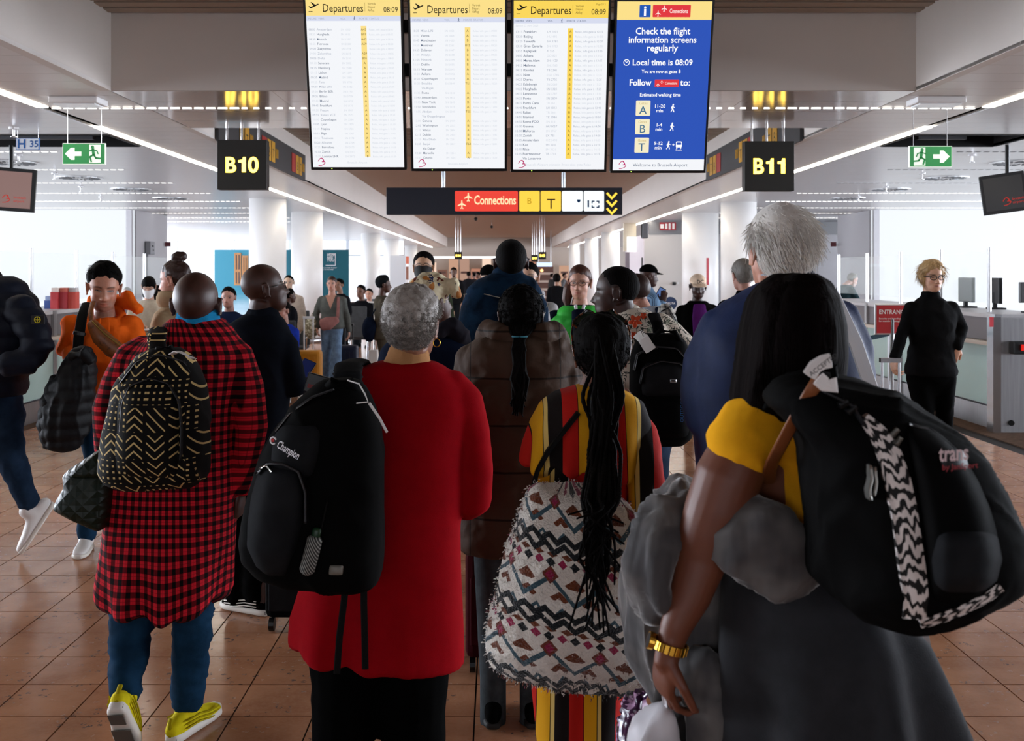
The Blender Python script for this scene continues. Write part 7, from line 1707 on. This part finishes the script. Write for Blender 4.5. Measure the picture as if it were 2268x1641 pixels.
# ================================================================== K  orange hoodie
ORA = cloth('orange_hoodie', 'e8641a', .85, 600., .06, .25)
d = 6.3
f = Fig('person in an orange hoodie looking down with a brown chest bag', 226, d, 583, 188, 'b98068', {'jaw': 1.06}, {'stubble': ((.07, .04, .035), .4), 'open': .4}, head=(14, -12, -3), hs=1.16)
f.set(head=W(230, 640, d), neck=W(232, 704, d))
f.set(elr=W(146, 772, d-.05), wrr=W(168, 806, d-.22), ell=W(305, 790, d-.05), wrl=W(262, 830, d-.2), anr=W(206, 1180, d-.05)+Vector((0, 0, 0)))
f.set(anr=Vector((W(205, 0, d).x, d-.1, .085)), anl=Vector((W(262, 0, d).x, d+.1, .085)), knr=W(212, 1015, d-.08))
f.body(.0045, .02, necks=(.06, .066))
f.top(ORA, 'hoodie', .84, .035, (1., 1.05, .95), voxel=.011, fold=((.008, .16, 201), (.004, .07, 202)))
f.ring(-.005, .1, (.035, .024), ORA, 'hood', -.02, .05); mb = MB(); pxtube(mb, d, [(200, 672, .1, 12, 20), (240, 668, .16, 14, 24), (285, 664, .1, 15, 26), (305, 684, .08, 12, 22)]); garment('hood_back', mb, ORA, f.o, .01, 2, fold=((.006, .08, 203),))
f.hair(HAIRK, 'short', .014, .005, top=1.0, sc=.02); tufts(f, HAIRK, 1000, 'short', .03, .0018, (.2, .5, .2), .6, 0., 31, 3, base=.016, off=.01, zmin=.07)
f.bottom(DENIMB); WSH = paint('white_leather', 'd8d4d0', .45); f.shoes(WSH, SOLE)
for k in (-1, 1):
    m = MB(); m.tube([W(232+k*10, 705, d-.17), W(230+k*11, 740, d-.185)], .003, 6); m.build('drawstring', ORA, f.o)
e = thing('chest_bag', 'brown leather chest bag with brass zip on the orange hoodie', 'bag', W(245, 790, d-.2)); BRL = MT('brown_leather', .4, 0, .45); BRL.base(BRL.mix(BRL.noise(60., 2.).gt(.6), '7a4824', '5a3418')); BRL = BRL.m
mb = MB(); pxtube(mb, d-.21, [(203, 715, 0, 12, 10), (222, 745, -.01, 20, 14), (250, 772, -.01, 22, 15), (282, 790, 0, 16, 12)]); garment('pouch', mb, BRL, e, .008, 2)
mb = MB(); pxtube(mb, d-.24, [(205, 712, 0, 2), (230, 738, -.02, 2), (262, 762, -.02, 2), (290, 780, 0, 2)]); mb.build('zip', paint('brass', 'a8843c', .3, .9), e, smooth=True)
mb = MB(); pxtube(mb, d-.19, [(203, 718, 0, 5, 2), (200, 690, .02, 6, 2), (206, 668, .1, 6, 2)]); mb.build('strap', BRL, e, smooth=True)
e = thing('shoulder_strap_bag', 'black bag strap over the orange shoulder', 'strap', W(178, 730, d-.16)); mb = MB(); pxtube(mb, d-.17, [(192, 672, .08, 11, 4), (182, 700, .0, 12, 4), (174, 750, -.03, 12, 4), (170, 800, -.03, 11, 4)]); mb.build('webbing', STRAPM, e, smooth=True); mb = MB(); pxtube(mb, d-.2, [(176, 735, 0, 14, 3), (175, 742, 0, 14, 3)]); mb.build('slider', BLACKP, e)
B_ = Rows(5.95, [(770, 168, 198, .05), (795, 150, 205, .08), (830, 128, 207, .1), (870, 108, 205, .11), (920, 97, 200, .12), (960, 96, 192, .11), (985, 104, 172, .09), (996, 122, 165, .06)])
e = thing('puffer_jacket', 'black quilted puffer jacket carried over the orange sleeve', 'jacket', W(150, 990, 5.95)); PUFK = cloth('puffer_black', '07090d', .6, 300., .15, .2, wscale=14., spec=.2)
garment('body', B_.mb(), PUFK, e, .01, 2, quilt=(.009, .07, 0.), fold=((.008, .1, 204, (2, 1, .6)),)); mb = MB(); pxtube(mb, 5.9, [(125, 840, .05, 14), (108, 890, .0, 17), (100, 940, 0, 17), (108, 985, 0, 13)]); garment('sleeve', mb, PUFK, e, .009, 2, quilt=(.007, .07, .02)); mb = MB(); pxtube(mb, 5.88, [(160, 790, 0, 14), (185, 780, -.02, 16), (200, 800, 0, 12)]); garment('collar', mb, PUFK, e, .009, 2)
# ================================================================== L  navy quilted jacket at the left edge
d = 6.1
f = Fig('person in a navy quilted jacket walking out at the left edge', -20, d, 520, 90, 'b98068', H=1.85)
f.set(head=W(-72, 575, d), neck=W(-30, 640, d), knl=W(-75, 1010, d+.08), anl=W(-120, 1180, d+.08), knr=W(16, 1000, d-.05), anr=W(68, 1135, d-.05), elr=W(82, 765, d-.15), wrr=W(10, 806, d-.3), shr=W(35, 690, d-.12)); f.foot = {'r': (-.5, -.25, -.85), 'l': (-1, 0, 0)}
f.body(.008, .02)
A = Rows(d, [(612, -75, 30, .09), (632, -80, 52, .13), (670, -84, 78, .17), (720, -86, 92, .19), (780, -86, 70, .19), (830, -84, 55, .18), (875, -80, 50, .17)])
mb = A.mb(); pxtube(mb, d, [(40, 680, -.13, 32), (72, 725, -.16, 34), (84, 768, -.18, 31), (60, 800, -.22, 29), (12, 806, -.28, 25)]); NPF = cloth('puffer_navy', '0b111f', .65, 300., .15, .15, wscale=14., spec=.15)
garment('quilted_jacket', mb, NPF, f.o, .011, 3, quilt=(.012, .085, .0))
mb = MB(); pxtube(mb, d, [(-40, 628, 0, 48, 40), (-35, 612, .02, 44, 36)]); garment('hood', mb, NPF, f.o, .012, 2)
m = MB(); c = W(84, 708, d-.36); m.box(c, (.07, .01, .045)); m.build('arm_patch', paint('patch_dark', '141416', .7), f.o); m = MB(); m.tube([c+Vector((.016*math.cos(t), -.007, .016*math.sin(t))) for t in np.linspace(0, 2*pi, 16, endpoint=False)], .0025, 6, closed=True); m.tube([c+Vector((-.014, -.007, 0)), c+Vector((.014, -.007, 0))], .002, 5); m.tube([c+Vector((0, -.007, -.014)), c+Vector((0, -.007, .014))], .002, 5); m.build('badge', paint('badge_yellow', 'c8c020', .6), f.o)
mb = MB(); pxtube(mb, d, [(-10, 860, 0, 50), (12, 930, -.03, 42), (18, 1000, -.05, 34), (44, 1065, -.05, 26), (66, 1118, -.05, 22)]); pxtube(mb, d, [(-30, 870, .05, 50), (-75, 1010, .08, 34), (-118, 1160, .08, 22)]); garment('jeans', mb, DENIM, f.o, .011, 3, fold=((.006, .1, 211),))
f.shoes(WSH, SOLE, .3)
# ================================================================== M  person with bun
d = 6.6
f = Fig('person with hair in a top bun wearing a beige coat', 392, d, 580, 78, 'b98470', {'w': .93}, {'browcol': (.03, .015, .01), 'open': .5}, head=(0, -8, 0)); f.body(.0045, .02)
BG = cloth('beige_coat', '9a8468', .85, 400., .1, .3)
f.top(BG, 'beige_coat', .7, .04, voxel=.012, fold=((.008, .12, 221),)); f.ring(.04, .105, (.055, .035), BG, 'wrap_collar', .0)
BRN = hairm('hair_brown', '1c100c', '3a2018'); f.hair(BRN, 'short', .01, .002, extra=lambda mb: (mb.ell(f.H_(0, -.05, .145), (.042, .04, .036)), mb.ell(f.H_(.01, -.075, .15), (.03, .03, .028)), mb.tube([f.H_(0, -.04, .1), f.H_(0, -.05, .13)], .03, 10)), fold=((.004, .03, 222),)); f.bottom(BLACKC); f.shoes(BLACKC)
# ================================================================== N  white mask
d = 11.6
f = Fig('person with long dark hair, white face mask and cream trench coat', 330, d, 614, 190, 'c49a84', {'w': .95}, {'open': .3}, head=(0, -24, 0)); f.set(elr=(.24, .06, 1.12), ell=(-.24, .06, 1.12), wrr=(.08, .3, 1.1), wrl=(-.08, .3, 1.1)); f.hands = {q: dict(f=f.dirv(-.6 if q == 'r' else .6, .6, .2), n=(0, 0, 1), curl=.4) for q in 'lr'}; f.body(.006, .022, hand_v=.007)
f.top(cloth('cream_trench', 'b8ab98', .85), 'trench_coat', .5, .03, voxel=.016); f.hair(HAIRK, 'fringe', .014, .004, extra=lambda mb: mb.tube([f.H_(0, -.05, 0), f.H_(0, -.06, -.1), f.H_(0, -.05, -.19)], [(.085, .05), (.088, .05), (.07, .03)], 14, side=f.dirv(1, 0, 0))); f.mask(paint('mask_white', 'e4e4e6', .7)); f.bottom(DENIML); f.shoes(BLACKC)
o = thing('booklet', 'pale booklet held by the masked person in the trench coat', 'booklet', f.L(0, .36, 1.12)); MB().box(f.L(0, .37, 1.13), (.16, .1, .012)).build('cover', paint('paper', 'd8d4cc', .7), o); MB().box(f.L(0, .37, 1.14), (.15, .09, .006)).build('page', TAGW, o)
# ================================================================== O  walking in grey
d = 15.4
f = Fig('person in a grey V-neck top and flared jeans walking with a suitcase', 735, d, 613, 180, 'b88672', {'w': .95}, {}, head=(0, 3, 0)); f.set(elr=(.27, -.02, 1.12), wrr=(.22, .12, .93), ell=(-.24, -.06, 1.1), wrl=(-.27, -.1, .85), knl=(-.09, .12, .5), anl=(-.09, .2, .09), knr=(.09, -.0, .5), anr=(.09, -.2, .12)); f.hands = {q: dict(f=f.dirv(0, .2, -1), n=f.dirv(-1 if q == 'r' else 1, 0, 0), curl=.5) for q in 'lr'}; f.body(.006, .022, hand_v=.008)
GT = cloth('grey_knit', '5a5c58', .9); f.top(GT, 'knit_top', .9, .025, voxel=.016, top=1.44); m = MB(); m.poly([(-.075, .0), (0, -.2), (.075, 0)], f.L(0, .14, 1.45), f.dirv(-1, 0, 0), (0, 0, 1), .004); m.build('neckline', skinmat() if False else paint('skin_patch', 'b88672', .5), f.o)
f.hair(BRN, 'short', .012, .003, off=-.02); f.bottom(DENIML, r=(.1, .085, .085, .11)); f.shoes(WSH)
e = thing('pink_bag', 'dusty pink crossbody bag of the walking person in grey', 'bag', f.L(.02, .18, .98)); mb = MB(); mb.tube([f.L(.14, .17, .97), f.L(.02, .19, 1.0), f.L(-.12, .17, 1.06)], [(.09, .04), (.1, .045), (.05, .03)], 14, side=(0, 0, 1)); garment('pouch', mb, cloth('pink_leather', '9a6a66', .6), e, .014, 2); mb = MB(); mb.tube([f.L(-.12, .18, 1.08), f.L(-.13, .16, 1.25), f.L(-.12, .1, 1.42)], [(.022, .004)]*3, 8); mb.build('strap', MATS['pink_leather'], e)
e = thing('straw_bag', 'speckled straw bag on the forearm of the walking person', 'bag', f.L(.32, .1, .9)); sp = MT('straw', .8); sp.base(sp.mix(sp.noise(40., 2.).gt(.52), '8a8268', 'd0c8b0')); mb = MB(); mb.ell(f.L(.32, .08, .92), (.1, .09, .16)); garment('body', mb, sp.m, e, .016, 1, fold=((.012, .04, 231),)); mb = MB(); mb.tube([f.L(.27, .1, 1.05), f.L(.3, .12, 1.16), f.L(.35, .1, 1.05)], .008, 6); mb.build('handle', sp.m, e)
def trolley(name_label, px, d, w, h, dp, col, z0=.05, hnd=.35, hm=None, yaw=0.):
    x = (px-CX)*d/F; e = thing('suitcase', name_label, 'suitcase', (x, d, 0), 'rolling suitcases'); m = cloth('case_'+col, col, .5, 300., .05, .02, spec=.4)
    MB().bb(x-w/2, x+w/2, d-dp/2, d+dp/2, z0, z0+h).build('shell', m, e, bevel=.04)
    for k in (-.3, -.1, .1, .3): MB().bb(x+k*w-.008, x+k*w+.008, d-dp/2-.008, d-dp/2, z0+.06, z0+h-.08).build('rib', m, e)
    for k in (-.06, .06):
        MB().tube([(x+k, d+dp/2-.04, z0+h-.02), (x+k, d+dp/2-.04, z0+h+hnd)], .01, 8, round_end=False).build('handle_tube', hm or MATS['chrome'], e)
    MB().bb(x-.075, x+.075, d+dp/2-.06, d+dp/2-.02, z0+h+hnd-.01, z0+h+hnd+.02).build('grip', hm or MATS['chrome'], e)
    for a in (-1, 1): MB().tube([(x+a*w*.38-.012, d-dp/2+.05, .03), (x+a*w*.38+.012, d-dp/2+.05, .03)], .03, 10, side=(0, 0, 1), round_end=False).build('wheel', BLACKP, e)
    return e
trolley('dark navy suitcase pulled by the walking person in grey', 771, 15.9, .3, .48, .22, '16203a', hnd=.3, hm=BLACKP)
trolley('mustard yellow suitcase with a white pull-out handle', 681, 13.8, .37, .56, .25, 'd08a1c', .05, .42, WHITE)
# ================================================================== P  beanie
d = 14.
f = Fig('person in a dark beanie and khaki suit standing in profile', 848, d, 613, -82, '4a2c20'); f.set(elr=(.2, .02, 1.1), wrr=(.16, .2, 1.0)); f.body(.007, .022); KH = cloth('khaki_suit', '4a443a', .9); f.top(KH, 'khaki_jacket', .82, .02, (1, 1, 1.1), voxel=.016); f.bottom(KH, hipw=1.15); f.shoes(WSH); mb = hair_shell(f.M, f.hp, 'short', .022, 2, .003, -.0, .5); mb.build('beanie', cloth('beanie_dark', '16181a', .95), f.o, smooth=True)
e = thing('navy_bag', 'navy shoulder bag behind the person in the beanie', 'bag', f.L(.05, -.2, .95)); mb = MB(); mb.ell(f.L(.1, -.2, .98), (.1, .1, .17)); garment('body', mb, NAVYC, e, .016, 2); mb = MB(); mb.tube([f.L(.1, -.2, 1.1), f.L(.12, -.1, 1.3), f.L(.1, 0, 1.45)], .008, 6); mb.build('strap', NAVYC, e)
e = thing('white_carrier', 'white paper carrier bag standing beside the person in the beanie', 'bag', W(826, 0, 15.)); x = (826-CX)*15./F; MB().bb(x-.06, x+.06, 15.0, 15.12, .0, .52).build('body', paint('paper_white', 'd8d8d6', .7), e, bevel=.01); MB().tube([(x-.03, 15.06, .52), (x, 15.06, .62), (x+.03, 15.06, .52)], .005, 6).build('handle', MATS['paper_white'], e)
# ================================================================== Q  masked tall man
d = 9.3
f = Fig('tall person in a black face mask and green jacket looking up', 938, d, 562, 184, 'c49a7c', {'w': 1.03}, {'open': .7}, head=(-6, 10, 0)); f.body(.0045, .02); f.top(cloth('olive_jacket', '2a3022', .85), 'green_jacket', .8, .03, voxel=.015); f.hair(HAIRK, 'short', .014, .004, top=.8); f.mask(paint('mask_black', '101012', .8)); f.eyeglasses(paint('frame_brown', '4a2a20', .3), .021, .004); f.bottom(DENIM); f.shoes(BLACKC)
# ================================================================== T  glasses, white hoodie
d = 8.3
f = Fig('person with glasses and dark hair in a white hoodie looking up', 1172, d, 582, 168, 'cfa48c', {'w': .95}, {'open': .7}, head=(0, 4, 0)); f.body(.0045, .02); WH = cloth('white_hoodie', 'b8b6b8', .9); f.top(WH, 'hoodie', .8, .03, voxel=.015); f.ring(.02, .1, (.04, .025), WH, 'hood', -.02); f.hair(HAIRK, 'short', .012, .003, off=-.015, extra=lambda mb: mb.tube([f.H_(0, -.08, .02), f.H_(.0, -.1, -.1), f.H_(0, -.08, -.2)], [.04, .045, .03], 12)); f.eyeglasses(MATS['chrome'], .021); f.bottom(DENIM); f.shoes(WSH)
# ================================================================== U  black cap
d = 10.
f = Fig('person in a flat black cap half hidden by the denim jacket', 1082, d, 589, 180, 'b08a74'); f.body(.006, .022); f.top(cloth('grey_coat', '4a4a4e', .9), 'grey_coat', .75, .03, voxel=.016); f.cap(BLACKC); f.bottom(BLACKC); f.shoes(BLACKC)
# ================================================================== V  green vest
d = 7.3
f = Fig('person in a bright green quilted vest and glasses facing the camera', 1284, d, 590, 176, 'c08e78', {'w': .97}, {'browcol': (.1, .05, .03), 'open': .8}, head=(-10, -2, 0)); f.body(.0045, .02); f.top(NAVYC, 'navy_jacket', .78, .03, voxel=.014, end=1.)
GV = cloth('green_vest', '2fae3a', .6, 300., .1, .2, wscale=14., spec=.3); f.top(GV, 'quilted_vest', .8, .042, (1., 1.05, 1.05), sleeves='', voxel=.01, quilt=(.011, .075, 0.), fold=((.003, .05, 241),), top=1.46)
m = MB(); m.tube([f.L(0, .125, 1.43), f.L(0, .165, 1.3), f.L(0, .168, 1.15), f.L(0, .17, .95)], [(.055, .025), (.06, .025), (.045, .02), (.04, .02)], 12, side=f.dirv(1, 0, 0)); m.build('printed_top', NAVYC, f.o, smooth=True); text('Yeti', 'lettering', WHITE, f.o, f.L(.045, .196, 1.18), f.dirv(-1, 0, 0), (0, 0, 1), .07); m = MB(); m.tube([f.L(.03, .1, 1.47), f.L(.01, .175, 1.34), f.L(-.03, .1, 1.47)], .012, 8); m.build('white_collar', WHITE, f.o)
BR2 = hairm('hair_chestnut', '2a140c', '5a3020'); f.hair(BR2, 'short', .014, .003, off=-.012, extra=lambda mb: mb.tube([f.H_(.05, -.05, .04), f.H_(.085, -.03, -.04), f.H_(.1, -.02, -.12), f.H_(.09, 0, -.17)], [.035, .04, .035, .015], 12)); f.eyeglasses(paint('frame_brown', '4a2a20', .3), .02); f.bottom(DENIM); f.shoes(BLACKC)
m = MB(); m.tube([f.L(-.1, .16, 1.42), f.L(-.08, .18, 1.2), f.L(-.06, .18, 1.0)], [(.008, .003)]*3, 8); o = thing('lanyard', 'dark lanyard hanging over the green vest', 'lanyard', f.L(-.08, .18, 1.2)); m.build('cord', BLACKP, o); MB().box(f.L(-.06, .185, .97), (.06, .006, .08)).build('badge', TAGW, o)
# ================================================================== W  profile cap, striped shirt
d = 11.4
f = Fig('person in a black cap and blue pinstripe shirt in profile by the lobby wall', 1434, d, 588, -78, '3a241c', head=(0, -4, 0)); f.set(elr=(.2, .06, 1.1), wrr=(.15, .12, 1.34)); f.hands = {'r': dict(f=f.dirv(0, .2, 1), n=f.dirv(-1, .3, 0), curl=.5)}; f.body(.006, .022, hand_v=.008)
ps = MT('pinstripe', .85); a_, b_, c_ = ps.xyz(); ps.base(ps.mix((((a_+b_*.7)/.02).frac()).lt(.3), '6d8fae', '2a3c58')); f.top(ps.m, 'pinstripe_shirt', .85, .03, voxel=.015, collar=(.07, .04)); f.cap(BLACKC); f.bottom(DENIM); f.shoes(BLACKC)
o = thing('phone', 'small dark phone beside the pinstripe shirt', 'phone', W(1462, 650, 11.33)); MB().box(W(1462, 650, 11.33), (.075, .01, .14), M=Matrix.Rotation(.5, 3, 'Y')).build('case', BLACKP, o, bevel=.003); MB().box(W(1462, 650, 11.32), (.06, .004, .12), M=Matrix.Rotation(.5, 3, 'Y')).build('screen', glow('phone_blue', '6a8ac8', .6), o)
# ================================================================== X  cream cap
d = 10.8
f = Fig('person in a cream DC cap, purple shirt and black jacket', 1545, d, 612, 180, '2c1a14', {}, {'open': .5}, head=(0, -12, 0), hs=1.08); f.body(.005, .022); f.top(BLACKC, 'black_jacket', .75, .04, voxel=.015); m = MB(); m.tube([f.L(0, .11, 1.43), f.L(0, .15, 1.3), f.L(0, .15, 1.1), f.L(0, .15, .9)], [(.06, .02), (.08, .02), (.07, .02), (.06, .02)], 12, side=f.dirv(1, 0, 0)); m.build('purple_shirt', cloth('purple_shirt', '4a1858', .7, 400., .1, .3), f.o, smooth=True)
c_ = f.cap(cloth('cream_cap', 'd8c0a8', .85)); text('DC', 'cap_lettering', SIGNK, f.o, f.H_(.0, .12, .068), f.dirv(-1, 0, 0), (0, 0, 1), .055*f.k, 'CENTER', .02); f.bottom(BLACKC); f.shoes(BLACKC)
# ================================================================== Y  grey hair, black coat
d = 8.6
f = Fig('grey-haired person in a black coat seen from behind', 1650, d, 580, 12, 'b08070', head=(0, 0, 0), hs=1.05); f.set(head=W(1645, 612, d)); f.body(.006, .022); f.top(BLACKC, 'black_coat', .6, .04, voxel=.015, collar=(.075, .05)); GH = hairm('hair_grey', '4a4640', '8a8680'); f.hair(GH, 'short', .016, .004, off=-.01, top=.3); tufts(f, GH, 700, 'short', .025, .0018, (.2, -.5, -.5), .4, 0., 41, 3, base=.012); f.bottom(BLACKC); f.shoes(BLACKC)
# ================================================================== Z  white hoodie from behind with plaid backpack
d = 6.6
f = Fig('person in a pale hoodie wearing a grey plaid backpack', 1432, d, 612, 20, 'b07a64', fp={'crop': ((.02, .012, .01), .8)}, head=(20, -8, 0)); f.set(head=W(1408, 648, d)); f.body(.006, .022); f.top(cloth('pale_hoodie', 'a8b0bc', .9), 'hoodie', .8, .035, voxel=.014); f.ring(.01, .1, (.045, .035), MATS['pale_hoodie'], 'hood', -.04, .03); f.hair(BRN, 'short', .008, .002); f.bottom(DENIM); f.shoes(WSH)
pb = MT('grey_plaid', .85); a_, b_, c_ = pb.xyz(); pb.base(pb.mix((((a_/.03).frac().lt(.35))+((c_/.04).frac().lt(.35)))*.5, 'a8a49c', '26262a')); B_ = Rows(6.3, [(672, 1466, 1480, .03), (682, 1458, 1490, .06), (705, 1456, 1498, .09), (740, 1458, 1503, .1), (775, 1462, 1504, .1), (800, 1466, 1500, .08)]); e = thing('backpack', 'grey plaid backpack on the pale hoodie', 'backpack', W(1480, 800, 6.3)); garment('body', B_.mb(), pb.m, e, .01, 2); B_.ribbon('zip', [(1464, 690), (1480, 682), (1494, 705), (1500, 750)], 3, .008, MATS['zip_black'], e, 1); mb = MB(); pxtube(mb, 6.3, [(1462, 700, .1, 4), (1455, 685, .14, 5), (1450, 695, .22, 4)]); mb.build('shoulder_strap', NAVYC, e, smooth=True)
# ================================================================== AA  bending old man
d = 18.6
f = Fig('stooping elderly person in a dark green jacket pushing luggage', 1852, d, 590, -75, 'b08878', {}, {'stubble': ((.5, .48, .46), .6)}, head=(0, -25, 0)); f.set(neck=(0, .2, 1.42), head=(0, .33, 1.5), shl=(-.17, .17, 1.36), shr=(.17, .17, 1.36), elr=(.2, .3, 1.15), wrr=(.15, .55, 1.05), ell=(-.2, .3, 1.15), wrl=(-.15, .5, 1.05), chest=(0, .12, 1.25)); f.hands = {q: dict(f=f.dirv(0, 1, -.4), n=(0, 0, -1), curl=.7) for q in 'lr'}; f.body(.007, .022, hand_v=.009); f.top(cloth('green_fleece', '18262a', .9), 'green_jacket', .8, .03, voxel=.017); f.hair(GH, 'high', .008, .002); f.bottom(BLACKC); f.shoes(BLACKC)
trolley('dark trolley case pushed by the stooping elderly person', 1893, 18.6, .3, .42, .22, '14161c', hnd=.5)
# ================================================================== AB  blonde in black
d = 7.7
f = Fig('person with blond hair and glasses in a black jumper, facing the camera', 2062, d, 578, 180, 'c79a80', {'w': .97}, {'browcol': (.12, .07, .035), 'open': .7, 'lip': (.35, .1, .09)}, head=(4, -2, 0), hs=.92)
f.set(elr=W(2004, 722, d-.02), wrr=W(1982, 792, d-.12), ell=W(2130, 728, d+.05), wrl=W(2120, 768, d-.06), knr=W(2050, 930, d-.05), knl=W(2092, 930, d), shr=W(2020, 676, d), shl=W(2104, 676, d)); f.hands = {'r': dict(f=(-.1, -.15, -1), n=(.9, .3, 0), curl=.75, side=-1), 'l': dict(f=(-.25, .25, -1), n=(0, 1, .2), curl=.3)}
f.body(.0042, .02, hand_v=.005); JK = cloth('black_knit', '0e0e0f', .9, 500., .2, .2)
f.top(JK, 'black_jumper', .9, .02, (.95, .95, .98), (.058, .05, .045, .038), voxel=.011, collar=(.062, .055), fold=((.005, .12, 251),)); f.bottom(BLACKC, 'leggings', (.095, .08, .058, .045), hipw=1.); f.shoes(BLACKC)
BL = hairm('hair_blond', '7a5a34', 'd2b07c'); f.hair(BL, 'bob', .022, .006, top=.3, sc=.025); tufts(f, BL, 1100, 'bob', .05, .0016, (.0, -.1, -.9), .35, 0., 51, 4, base=.018, jit=.3); f.eyeglasses(BLACKP, .022, .002, .0028)
trolley('suitcase with silver handle held by the person in black', 1981, 7.3, .34, .55, .22, '3a3c40', hnd=.42)
# ================================================================== far figures and seats
SEATM = cloth('seat_grey', '4a4c4e', .7, 300., .1, .05); 
def bench(x, y, rz, lab):
    e = thing('waiting_seat', lab, 'seat', (0, 0, 0), 'grey waiting seats')
    MB().bb(-.25, .25, -.24, .22, .42, .47).build('seat', SEATM, e, bevel=.015); MB().box((0, .25, .74), (.5, .05, .56), M=Matrix.Rotation(.15, 3, 'X')).build('backrest', SEATM, e, bevel=.015)
    for s_ in (-1, 1):
        MB().tube([(s_*.27, -.2, .6), (s_*.27, .2, .62)], .018, 8).build('armrest', MATS['chrome'], e); MB().tube([(s_*.27, -.18, .6), (s_*.24, -.05, .42), (s_*.26, -.24, .02)], .016, 8).build('leg', MATS['chrome'], e); MB().tube([(s_*.24, -.02, .42), (s_*.26, .22, .02)], .016, 8).build('leg', MATS['chrome'], e)
    e.location = (x, y, 0); e.rotation_euler = (0, 0, rz); ORG[e.name] = (x, y, 0); return e
b0 = None
spots = [(785, 19., 'nearest to the walking person'), (803, 21., 'second behind the walking person'), (822, 23.6, 'third, under the seated person in white'), (645, 16.6, 'behind the yellow suitcase handle'), (505, 13.5, 'under the reading person in navy'), (604, 13.25, 'under the child in blue')]
for i, (px, d_, lb) in enumerate(spots):
    lab = 'grey waiting seat with chrome legs, '+lb; x = (px-CX)*d_/F
    if b0 is None: b0 = bench(x, d_, pi, lab)
    else: dup(b0, (x, d_, 0), pi if i < 2 else 0., lab)
def bg(label, px, d, top, yaw, skin, tc, bc, hairk='short', hm=None, seat=False, hem=.8, cap=None, hthick=.014):
    f = Fig(label, px, d, top, yaw, skin, seat=seat); f.body(.009, .026); f.top(cloth('bg_'+tc, tc, .9), 'jacket', hem, .03, voxel=.02, fold=None)
    f.bottom(cloth('bg_'+bc, bc, .9), voxel=.02, fold=None); f.shoes(BLACKC, voxel=.014); f.hair(hm or HAIRK, hairk, hthick, .004); return f
bg('seated person in a navy jumper with red print reading near the billboard', 507, 13.3, 637, 180, 'b08070', '1a2440', '2a3450', seat=True)
bg('seated child in a blue and red jacket behind the suited person', 628, 13.0, 668, 150, 'b08070', '2038a0', '242838', seat=True)
bg('dark-clad person gripping the yellow suitcase handle', 640, 14.3, 640, -60, '4a2c20', '14161c', '1a1c22')
bg('seated person in black beyond the walking person', 800, 20.2, 632, 160, '6a4838', '101014', '14161a', seat=True)
bg('seated person in white by the far seats', 818, 23.2, 640, 170, 'a87a64', 'd0ccc8', '2a2c30', seat=True)
bg('dark-haired person standing behind the walking person in grey', 752, 17.5, 618, 150, '8a6450', '18181c', '1a1c22')
bg('person with long black hair and black coat far down the corridor', 1233, 24., 608, 0, '8a6450', '101012', '1a1a1e', 'long', hem=.5, hthick=.03)
f = bg('small child in cream held beyond the second column', 640, 15.4, 610, 180, 'c8a890', 'c8b8a8', '8a7a70', hthick=.006)
f = bg('person standing far off with arms behind head near the shops', 1005, 27., 593, 180, '5a4030', '141416', '181a1e')
for i, (px, d_, top, c) in enumerate(((1038, 40., 602, '1a1a1e'), (1050, 43., 604, '241c1c'), (1060, 38., 603, '14161c'), (1088, 44., 603, '2a2628'), (975, 46., 604, '1a1c22'), (1250, 42., 605, '4a4a4c'), (1222, 46., 606, '2c2a2a'))):
    bg(['dark far figure left of the capped person', 'second far figure in the crowd by the shops', 'third far figure beside the denim shoulder', 'far figure under the bright shop bar', 'far figure below the far left column', 'far figure in grey by the right columns', 'far figure near the dark shop shelf'][i], px, d_, top, (i*50) % 360, '6a4838', c, '1a1c20')
bg('person with grey hair behind the glass screen near the trench coat', 282, 18.2, 637, 180, '9a7462', '3a3c44', '22242a', hm=GH)
bg('dark-haired person between the trench coat and the bun', 352, 13., 634, 150, '8a6450', '3a2024', '22242a', 'long')
